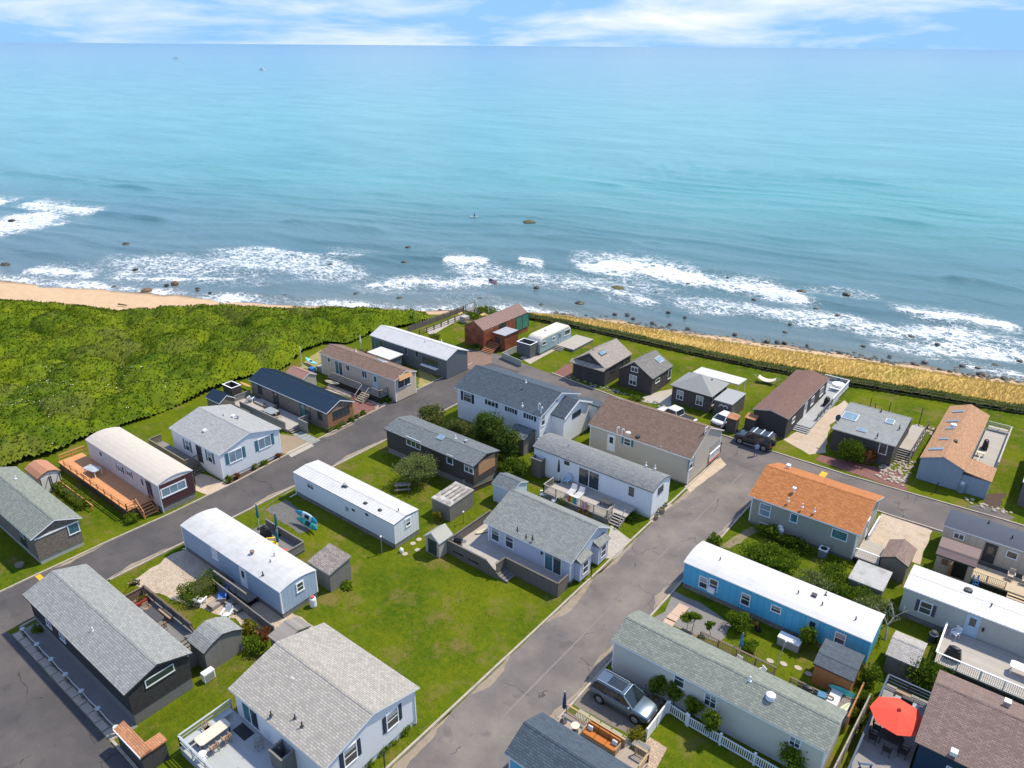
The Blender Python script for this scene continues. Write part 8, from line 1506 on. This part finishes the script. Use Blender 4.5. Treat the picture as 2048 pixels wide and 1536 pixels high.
# ------------------------------------------------------------------ vehicles
tyre = mat('rubber', (.018, .018, .019), .85, .1); rim_m = mat('alloy', (.34, .35, .36), .35, .1, metal=.7); cglass = glass('car_glass', (.012, .018, .022), .04); red_l = mat('tail_lamp', (.35, .01, .01), .3); head_l = mat('head_lamp', (.6, .62, .64), .2)
def paint(name, col, metal=.4, rough=.28):
    m = mat(name, col, rough, .03, 1, 0, metal, spec=.6); m.node_tree.nodes['Principled BSDF'].inputs['Coat Weight'].default_value = .7; return m
def car(name, label, x, y, rz, pm, body, cab, wheels, W_, wr=.36, cat='car', rails=None, roofglass=False, spare=False, boxy=False):
    """body: stations (x, z_low, z_top, half width); cab: (x0b, x1b, x0t, x1t, z_belt, z_roof, half width base, half width top); front is +X"""
    O = T(name, label, cat, (x, y, 0.02), rad(rz)); b = B(); rings = []
    for (sx, zl, zt, w) in body: rings.append([(sx, -w * .86, zl), (sx, -w, zl + .16), (sx, -w, (zl + zt) / 2), (sx, -w * .97, zt - .1), (sx, -w * .86, zt), (sx, w * .86, zt), (sx, w * .97, zt - .1), (sx, w, (zl + zt) / 2), (sx, w, zl + .16), (sx, w * .86, zl)])
    m = 10; b.v = [p for r_ in rings for p in r_]
    for i in range(len(rings) - 1):
        for k in range(m): b.f.append((i * m + k, i * m + (k + 1) % m, (i + 1) * m + (k + 1) % m, (i + 1) * m + k)); b.mi.append(0)
    b.f.append(tuple(reversed(range(m)))); b.f.append(tuple(range(len(b.v) - m, len(b.v)))); b.mi += [0, 0]
    bo = O.add('body', b, pm, smooth=True, bevel=.05)
    x0, x1, t0, t1, zb, zr, wb, wt = cab; base = [(x0, -wb, zb), (x1, -wb, zb), (x1, wb, zb), (x0, wb, zb)]; top = [(t0, -wt, zr), (t1, -wt, zr), (t1, wt, zr), (t0, wt, zr)]
    ca_ = O.add('cabin_glass', B().hull(base, top), cglass)
    rp = [(t0 - .05, -wt - .02), (t1 + .05, -wt - .02), (t1 + .05, wt + .02), (t0 - .05, wt + .02)]; O.add('roof_panel', B().hull([(a, c, zr + .002) for a, c in rp], [(a * .97 + .03 * (t0 + t1) / 2, c * .9, zr + .07) for a, c in rp]), pm, bevel=.02)
    for (p, q) in zip(base, top): O.add('pillar', B().bar(p, q, .09, .09), pm)
    mid = (x0 + x1) / 2 - .05
    for s_ in (-1, 1): O.add('pillar', B().bar((mid, s_ * (wb + .005), zb), ((t0 + t1) / 2 - .05, s_ * (wt + .005), zr), .1, .03), DARKTRIM); O.add('mirror', B().box(x1 - .35, x1 - .2, s_ * (wb + .03), s_ * (wb + .24), zb, zb + .15), pm, bevel=.02)
    for s_ in (-1, 1):
        for k in (.30, -.65): O.add('door_handle', B().box(mid + k, mid + k + .18, s_ * (W_ / 2 - .005), s_ * (W_ / 2 + .025), zb - .16, zb - .12), METAL if not boxy else DARKTRIM)
        for xa in wheels:
            O.add('wheel_arch', B().tube((xa, s_ * (W_ / 2 - .25), wr + .02), (xa, s_ * (W_ / 2 + .006), wr + .02), wr + .075, n=20), BLACK); w_ = O.add('wheel', B().tube((xa, s_ * (W_ / 2 - .24), wr), (xa, s_ * (W_ / 2 + .025), wr), wr, n=22), tyre); O.add('rim', B().tube((xa, s_ * (W_ / 2 + .024), wr), (xa, s_ * (W_ / 2 + .032), wr), wr * .68, wr * .6, n=18), rim_m, w_)
            sp = B()
            for k in range(5): a = 2 * math.pi * k / 5; sp.bar((xa, s_ * (W_ / 2 + .036), wr), (xa + wr * .62 * math.cos(a), s_ * (W_ / 2 + .036), wr + wr * .62 * math.sin(a)), .045, .02)
            O.add('spokes', sp, METAL, w_)
        f = body[-1]; r_ = body[0]; O.add('headlight', B().box(f[0] - .3, f[0] + .015, s_ * (f[3] - .42), s_ * (f[3] - .02), f[2] - .28, f[2] - .12), head_l, bevel=.03); O.add('taillight', B().box(r_[0] - .015, r_[0] + .16, s_ * (r_[3] - .25), s_ * (r_[3] + .012), r_[2] - .42, r_[2] - .1), red_l, bevel=.02)
        if rails: O.add('roof_rail', B().bar((t0 + .15, s_ * (wt - .1), zr + .12), (t1 - .25, s_ * (wt - .1), zr + .12), .04, .05), rails)
    f = body[-1]; r_ = body[0]; O.add('grille', B().box(f[0] - .05, f[0] + .02, -.45, .45, f[2] - .42, f[2] - .16), BLACK); O.add('bumper', B().box(f[0] - .1, f[0] + .05, -f[3] * .93, f[3] * .93, f[1] + .02, f[1] + .22), DARKTRIM, bevel=.03); O.add('bumper', B().box(r_[0] - .05, r_[0] + .1, -r_[3] * .93, r_[3] * .93, r_[1] + .02, r_[1] + .22), DARKTRIM, bevel=.03); O.add('number_plate', B().box(r_[0] - .028, r_[0] - .003, -.25, .25, r_[1] + .32, r_[1] + .44), pl_white)
    if roofglass: O.add('glass_roof', B().box((t0 + t1) / 2 - .35, t1 - .25, -wt * .62, wt * .62, zr + .06, zr + .08), cglass, bevel=.02)
    if spare: sw = O.add('spare_wheel', B().tube((r_[0] - .02, 0, 1.0), (r_[0] - .26, 0, 1.0), .37, n=20), tyre)
    return O
car('silver_car', 'silver blue sport utility car with glass roof on the parking pad', -18.35, 36.95, 0, paint('silver_blue_paint', (.115, .155, .20), .55), [(-2.46, .42, .98, .82), (-2.36, .34, 1.12, .93), (-1.9, .28, 1.14, .97), (-.5, .26, 1.12, .975), (.9, .26, 1.10, .975), (1.5, .28, 1.06, .965), (2.1, .32, .98, .92), (2.42, .40, .84, .80)], (-2.3, 1.22, -2.02, .35, 1.1, 1.68, .90, .70), (-1.48, 1.48), 1.94, .38, rails=METAL, roofglass=True)
blk = paint('black_car_paint', (.006, .009, .014), .0, .3)
bs = car('off_road_car', 'black boxy off-road vehicle with white roof bars and person at its side', -26.05, 81.15, 180, blk, [(-2.2, .5, 1.16, .94), (-2.1, .42, 1.24, .97), (-.6, .38, 1.24, .975), (1.0, .38, 1.22, .975), (1.3, .4, 1.2, .97), (2.1, .44, 1.14, .95), (2.3, .5, 1.05, .88)], (-2.12, 1.0, -2.05, .62, 1.22, 1.86, .93, .82), (-1.45, 1.5), 1.96, .41, rails=None, spare=True, boxy=True)
for k in (-1.7, -.8, .1): bs.add('roof_bar', B().box(k - .05, k + .05, -.75, .75, 1.98, 2.04), pl_white)
bs.add('side_step', B().box(-1.0, 1.0, .98, 1.12, .36, .42), METAL); bs.add('side_step', B().box(-1.0, 1.0, -1.12, -.98, .36, .42), METAL)
wp = paint('white_car_paint', (.72, .73, .73), .05, .25)
car('white_saloon_car', 'white saloon car parked beside the dark hip-roofed cottage', -31.22,84.42, 82, wp, [(-2.3, .42, .86, .74), (-2.2, .32, .96, .86), (-1.4, .26, 1.0, .91), (0, .24, .96, .92), (1.1, .25, .94, .91), (1.8, .3, .84, .88), (2.2, .4, .68, .74)], (-1.75, 1.25, -1.0, .45, .93, 1.42, .84, .62), (-1.38, 1.4), 1.82, .33)
pk = car('pickup_truck', 'white pickup truck parked between the tan house and the cottages', -36.49, 80.84, 170, wp, [(-2.8, .5, 1.0, .92), (-2.7, .42, 1.08, .96), (-.7, .38, 1.08, .97), (.9, .38, 1.08, .97), (1.4, .4, 1.08, .96), (2.5, .46, .98, .92), (2.7, .5, .9, .84)], (-.75, 1.35, -.55, .75, 1.06, 1.78, .9, .74), (-1.8, 1.75), 1.94, .4); pk.add('cargo_bed', B().box(-2.6, -.85, -.78, .78, 1.085, 1.1), BLACK)

# ------------------------------------------------------------------ people
skin = mat('skin', (.48, .28, .19), .6, .05); hair_m = mat('dark_hair', (.05, .03, .02), .7)
def figure(name, label, loc, rz, J, E_, mats, split, hair=True):
    """J: {joint: (x, y, z, radius)}; E_: bones; split(face centre) -> material index; one continuous skinned body"""
    names = list(J); me = bpy.data.meshes.new('body'); me.from_pydata([J[k][:3] for k in names], [(names.index(a), names.index(b)) for a, b in E_], [])
    o = bpy.data.objects.new('body', me); COL.objects.link(o); o.modifiers.new('skin', 'SKIN'); sv = me.skin_vertices[0].data
    for i, k in enumerate(names): sv[i].radius = (J[k][3], J[k][3] * (J[k][4] if len(J[k]) > 4 else 1)); sv[i].use_root = (k == 'pelvis')
    o.modifiers.new('sub', 'SUBSURF').levels = 2; o.modifiers['sub'].render_levels = 2
    dg = bpy.context.evaluated_depsgraph_get(); dg.update(); nm = bpy.data.meshes.new_from_object(o.evaluated_get(dg)); bpy.data.objects.remove(o)
    nm.materials.clear()
    for m in mats: nm.materials.append(m)
    for p in nm.polygons: p.material_index = split(p.center); p.use_smooth = True
    O = T(name, label, 'person', loc, rad(rz)); bo = link('body', nm, O.e); hd = J['head']
    if hair: O.add('hair', B().lathe(hd[0], hd[1] - .015, [(.10, hd[2] - .02), (.115, hd[2] + .05), (.10, hd[2] + .11), (.05, hd[2] + .15)], 10), hair_m, smooth=True)
    for s_ in (-1, 1): O.add('eye', B().lathe(hd[0] + s_ * .035, hd[1] + .095, [(.008, hd[2] - .006), (.012, hd[2]), (.008, hd[2] + .006)], 6), BLACK)
    O.add('nose', B().bar((hd[0], hd[1] + .095, hd[2] + .01), (hd[0], hd[1] + .125, hd[2] - .025), .022), mats[0]); O.add('mouth', B().box(hd[0] - .022, hd[0] + .022, hd[1] + .085, hd[1] + .1, hd[2] - .062, hd[2] - .054), mat('lips', (.35, .12, .1), .6))
    return O
def hand(J, E_, k, w, d):
    """palm and five short fingers from wrist w pointing along d"""
    px, py, pz = w; J['palm' + k] = (px + d[0] * .06, py + d[1] * .06, pz + d[2] * .06, .035, .6); E_.append(('wrist' + k, 'palm' + k))
    for i, (ox, l) in enumerate(((-.028, .07), (-.010, .085), (.009, .08), (.027, .065))):
        q = (px + d[0] * .1 + ox * abs(d[2]) , py + d[1] * .1 + ox * (1 - abs(d[2])), pz + d[2] * .1); J['k%s%d' % (k, i)] = (*q, .011); J['f%s%d' % (k, i)] = (q[0] + d[0] * l, q[1] + d[1] * l + .02, q[2] + d[2] * l, .009); E_ += [('palm' + k, 'k%s%d' % (k, i)), ('k%s%d' % (k, i), 'f%s%d' % (k, i))]
    J['th' + k] = (px + d[0] * .06 + .045, py + d[1] * .06 + .03, pz + d[2] * .07, .011); E_.append(('palm' + k, 'th' + k))
J = {'pelvis': (0, 0, .95, .15), 'waist': (0, 0, 1.1, .135), 'chest': (0, 0, 1.32, .16), 'neck': (0, .01, 1.5, .06), 'head': (0, .03, 1.64, .095), 'crown': (0, .03, 1.73, .07)}
E_ = [('pelvis', 'waist'), ('waist', 'chest'), ('chest', 'neck'), ('neck', 'head'), ('head', 'crown')]
for k, s_ in (('L', -1), ('R', 1)):
    J['hip' + k] = (s_ * .1, 0, .88, .1); J['knee' + k] = (s_ * .12, .05, .5, .065); J['ankle' + k] = (s_ * .13, -.02, .09, .045); J['toe' + k] = (s_ * .14, .14, .035, .035)
    J['sh' + k] = (s_ * .19, 0, 1.42, .065); J['elbow' + k] = (s_ * .27, .02, 1.14, .045); J['wrist' + k] = (s_ * .24, .2, .96, .03)
    E_ += [('pelvis', 'hip' + k), ('hip' + k, 'knee' + k), ('knee' + k, 'ankle' + k), ('ankle' + k, 'toe' + k), ('chest', 'sh' + k), ('sh' + k, 'elbow' + k), ('elbow' + k, 'wrist' + k)]; hand(J, E_, k, J['wrist' + k][:3], (0, .35, -.93))
def split_a(c): return 3 if c.z < .09 else 2 if c.z < 1.0 and abs(c.x) < .23 else 1 if 1.0 <= c.z < 1.5 and not (abs(c.x) > .2 and c.z < 1.2) else 0
figure('person', 'person in blue shirt and jeans standing at the off-road vehicle door', (-24.87,78.60,0.02), 20, J, E_, [skin, mat('blue_shirt', (.22, .36, .55), .8), mat('blue_jeans', (.05, .11, .24), .85), pl_white], split_a)
J2 = {'pelvis': (0, 0, .12, .14), 'waist': (0, .02, .3, .13), 'chest': (0, .06, .5, .15), 'neck': (0, .08, .67, .06), 'head': (0, .1, .8, .095), 'crown': (0, .1, .88, .07)}; E2 = [('pelvis', 'waist'), ('waist', 'chest'), ('chest', 'neck'), ('neck', 'head'), ('head', 'crown')]
for k, s_ in (('L', -1), ('R', 1)):
    J2['hip' + k] = (s_ * .12, .06, .1, .1); J2['knee' + k] = (s_ * .3, .4, .05, .07); J2['ankle' + k] = (s_ * .34, .38, -.35, .045); J2['sh' + k] = (s_ * .19, .06, .6, .06); J2['elbow' + k] = (s_ * .27, .12, .33, .045); J2['wrist' + k] = (s_ * .22, .3, .16, .03)
    E2 += [('pelvis', 'hip' + k), ('hip' + k, 'knee' + k), ('knee' + k, 'ankle' + k), ('chest', 'sh' + k), ('sh' + k, 'elbow' + k), ('elbow' + k, 'wrist' + k)]; hand(J2, E2, k, J2['wrist' + k][:3], (0, .9, -.3))
wet_s = mat('wetsuit', (.012, .013, .016), .6)
figure('person', 'surfer in black wetsuit sitting on a white board out at sea', (-150.93,173.72,-3.60), -60, J2, E2, [skin, wet_s], lambda c: 0 if c.z > .66 else 1); surfboard('white surfboard under the surfer out at sea', -150.93, 173.72, -3.72, 30, pl_white, 2.9, .6)

# ------------------------------------------------------------------ boats, boulders, driftwood
for k, (q, s_) in enumerate((((-2497.43,1412.08,-4.00), 1.7), ((-1383.98,959.74,-4.00), 1.1))):
    O = T('motor_boat', ['white motor boat with tall mast near the horizon', 'small white motor boat with low cabin out at sea'][k], 'boat', q, rad(70 if k == 0 else 200)); S2_ = lambda *a: [tuple(v * s_ for v in p) for p in a]
    O.add('hull', B().hull(S2_((-6, -1.3, -.4), (3, -1.3, -.4), (5.6, 0, -.4), (3, 1.3, -.4), (-6, 1.3, -.4)), S2_((-6.2, -1.9, 1.2), (3.2, -1.9, 1.5), (7, 0, 2.0), (3.2, 1.9, 1.5), (-6.2, 1.9, 1.2))), pl_white); O.add('cabin', B().hull(S2_((-2.5, -1.4, 1.3), (2.4, -1.4, 1.4), (2.4, 1.4, 1.4), (-2.5, 1.4, 1.3)), S2_((-2.2, -1.2, 3.4), (1.2, -1.2, 3.4), (1.2, 1.2, 3.4), (-2.2, 1.2, 3.4))), pl_white); O.add('window_band', B().box(-2.42 * s_, 1.9 * s_, -1.36 * s_, 1.36 * s_, 2.3 * s_, 2.9 * s_), GL)
    O.add('mast', B().tube((-.5 * s_, 0, 3.3 * s_), (-.5 * s_, 0, (8.5 if k == 0 else 5) * s_), .1 * s_, n=6), pl_white)
rock_d = mat('wet_rock', (.045, .038, .032), .55, .35, 1.2, .8, col2=(.075, .07, .04)); rock_b = mat('brown_rock', (.16, .105, .06), .8, .3, 1.2, .8); rock_m = mat('mossy_rock', (.10, .085, .035), .8, .35, 1.0, .8, col2=(.07, .09, .02))
RM = [rock_mesh(900 + k, .75).mesh('boulder', rock_d) for k in range(6)]
def boulder(label, px, r, m=None, sq=(1, 1, .7), group=None, k=0):
    me = RM[k % 6] if m is None else rock_mesh(950 + k, .75).mesh('boulder', m); o = link('boulder', me); o.location = px; r *= .8; o.scale = (r * sq[0], r * sq[1], r * sq[2]); o.rotation_euler = (0, 0, R.uniform(0, 6.28)); tag(o, label, 'boulder', group); return o
boulder('large mossy boulder standing alone in calm water beyond the surf', (-133.19,178.09,-4.00), 2.5, rock_m, (1.15, 1, .62), None, 1); boulder('brown blocky boulder at the edge of the wash', (-155.06,78.95,-3.90), 1.1, rock_b, (1, 1, 1.2), None, 2); boulder('low brown boulder on the wet sand', (-155.27,72.66,-3.80), 1.35, rock_b, (1.2, .9, .6), None, 3); boulder('flat mossy boulder in the middle of the surf', (-78.87,138.18,-4.00), 1.7, rock_m, (1.3, 1, .4), None, 4); boulder('round dark boulder in the shallows off the golden bank', (-79.23,123.57,-4.00), 1.35, None, (1, 1, .8), None, 5); boulder('dark boulder at the water edge below the golden bank', (-8.52,134.11,-3.90), 1.05, None, (1.2, 1, .8), None, 2)
for k, (q, r_) in enumerate((((-198.71,90.10,-4.00), 1.30), ((-252.06,82.98,-4.00), 1.20), ((-200.39,62.07,-4.00), 1.60), ((-139.56,134.39,-4.00), 1.00), ((-129.76,123.37,-4.00), 1.10), ((-173.19,79.48,-4.00), 0.80), ((-170.54,88.47,-4.00), 0.60), ((-141.94,110.95,-4.00), 0.80), ((-119.46,99.27,-4.00), 0.90), ((-110.16,102.91,-4.00), 1.00), ((-97.27,113.49,-4.00), 0.70), ((-68.22,150.33,-4.00), 1.10), ((-70.96,140.46,-4.00), 0.60), ((-46.86,161.18,-4.00), 1.20), ((-38.74,165.54,-4.00), 1.00), ((-92.81,127.20,-4.00), 0.80), ((-85.04,118.39,-4.00), 0.60), ((-63.70,161.17,-4.00), 0.60), ((-62.75,130.55,-4.00), 0.60), ((-58.84,129.87,-4.00), 0.50), ((-130.09,89.20,-4.00), 0.70), ((-148.60,80.39,-4.00), 0.70), ((-163.35,69.67,-4.00), 0.70), ((-142.19,82.42,-4.00), 0.60), ((-140.67,85.51,-4.00), 0.50), ((-52.67,149.20,-4.00), 0.60), ((-40.64,151.46,-4.00), 0.60), ((-35.92,149.77,-4.00), 0.80), ((-40.63,133.91,-4.00), 0.60), ((-27.47,134.87,-4.00), 0.70), ((-21.82,146.21,-4.00), 0.80), ((-17.22,145.09,-4.00), 0.60), ((-7.67,140.45,-4.00), 0.80), ((-4.63,145.15,-4.00), 0.60), ((-41.46,138.87,-4.00), 0.50), ((-98.59,102.80,-4.00), 0.60))): boulder('dark wet boulder standing in the surf', q, r_, None, (1.1, .9, .62), 'boulders in the surf', k)
for k, (q, r_) in enumerate((((-69.91,122.00,-3.70), 0.60), ((-67.87,123.29,-3.70), 0.70), ((-65.92,122.22,-3.70), 0.60), ((-61.83,122.24,-3.70), 0.60), ((-58.86,123.58,-3.70), 0.50), ((-55.30,123.66,-3.70), 0.50), ((-34.93,129.05,-3.70), 0.50), ((-38.46,127.74,-3.70), 0.60), ((-29.45,129.25,-3.70), 0.60), ((-27.09,134.81,-3.70), 0.50), ((-18.10,131.61,-3.70), 0.70), ((-16.99,133.62,-3.70), 0.60), ((-11.80,135.90,-3.70), 0.60), ((-41.16,126.50,-3.70), 0.70), ((-39.68,127.39,-3.70), 0.60), ((-47.12,126.23,-3.70), 0.60), ((-146.69,79.30,-3.70), 0.50), ((-143.08,79.99,-3.70), 0.50), ((-155.12,77.07,-3.70), 0.80), ((-5.51,134.18,-3.70), 0.80), ((-14.40,131.89,-3.70), 0.50), ((-9.71,136.51,-3.70), 0.50), ((-86.55,106.86,-3.70), 0.60), ((-94.90,103.89,-3.70), 0.50), ((-12.96,132.00,-3.70), 0.50), ((-22.25,132.76,-3.70), 0.50))): boulder('small dark stone on the shore line', q, r_, None, (1.2, .9, .6), 'stones on the shore line', k)
for k, (p, q) in enumerate((((-146.78,62.69,-2.90), (-144.90,63.43,-2.90)), ((-141.41,63.55,-2.70), (-140.29,65.25,-2.70)))): tag(link('driftwood_log', B().tube((p[0], p[1], -2.6), (q[0], q[1], -2.65), .17, .12, 7).mesh('driftwood_log', rock_b)), ['thick driftwood log on the sand', 'slim driftwood pole on the sand'][k], 'driftwood')

# rubble and weed along the right-hand shore
b = B(); r = random.Random(77)
for k in range(620):
    s_ = r.uniform(8, 92); t_ = float(water_t(s_)) + r.gauss(-.3, 1.5); x, y = grid_xy(s_, t_); q = rock_mesh(2000 + k % 9, .55); c = r.uniform(.1, .38); z = max(float(land_z(s_, t_)), SEA - .05); i = len(b.v)
    b.v += [(a * c * 1.2 + x, d * c + y, e * c * .7 + z + c * .15) for a, d, e in q.v]; b.f += [tuple(v + i for v in f) for f in q.f]; b.mi += q.mi
tag(link('shore_rubble', b.mesh('shore_rubble', rock_d)), 'dark rubble and weed strewn along the waterline below the golden bank', 'rubble', kind='stuff')
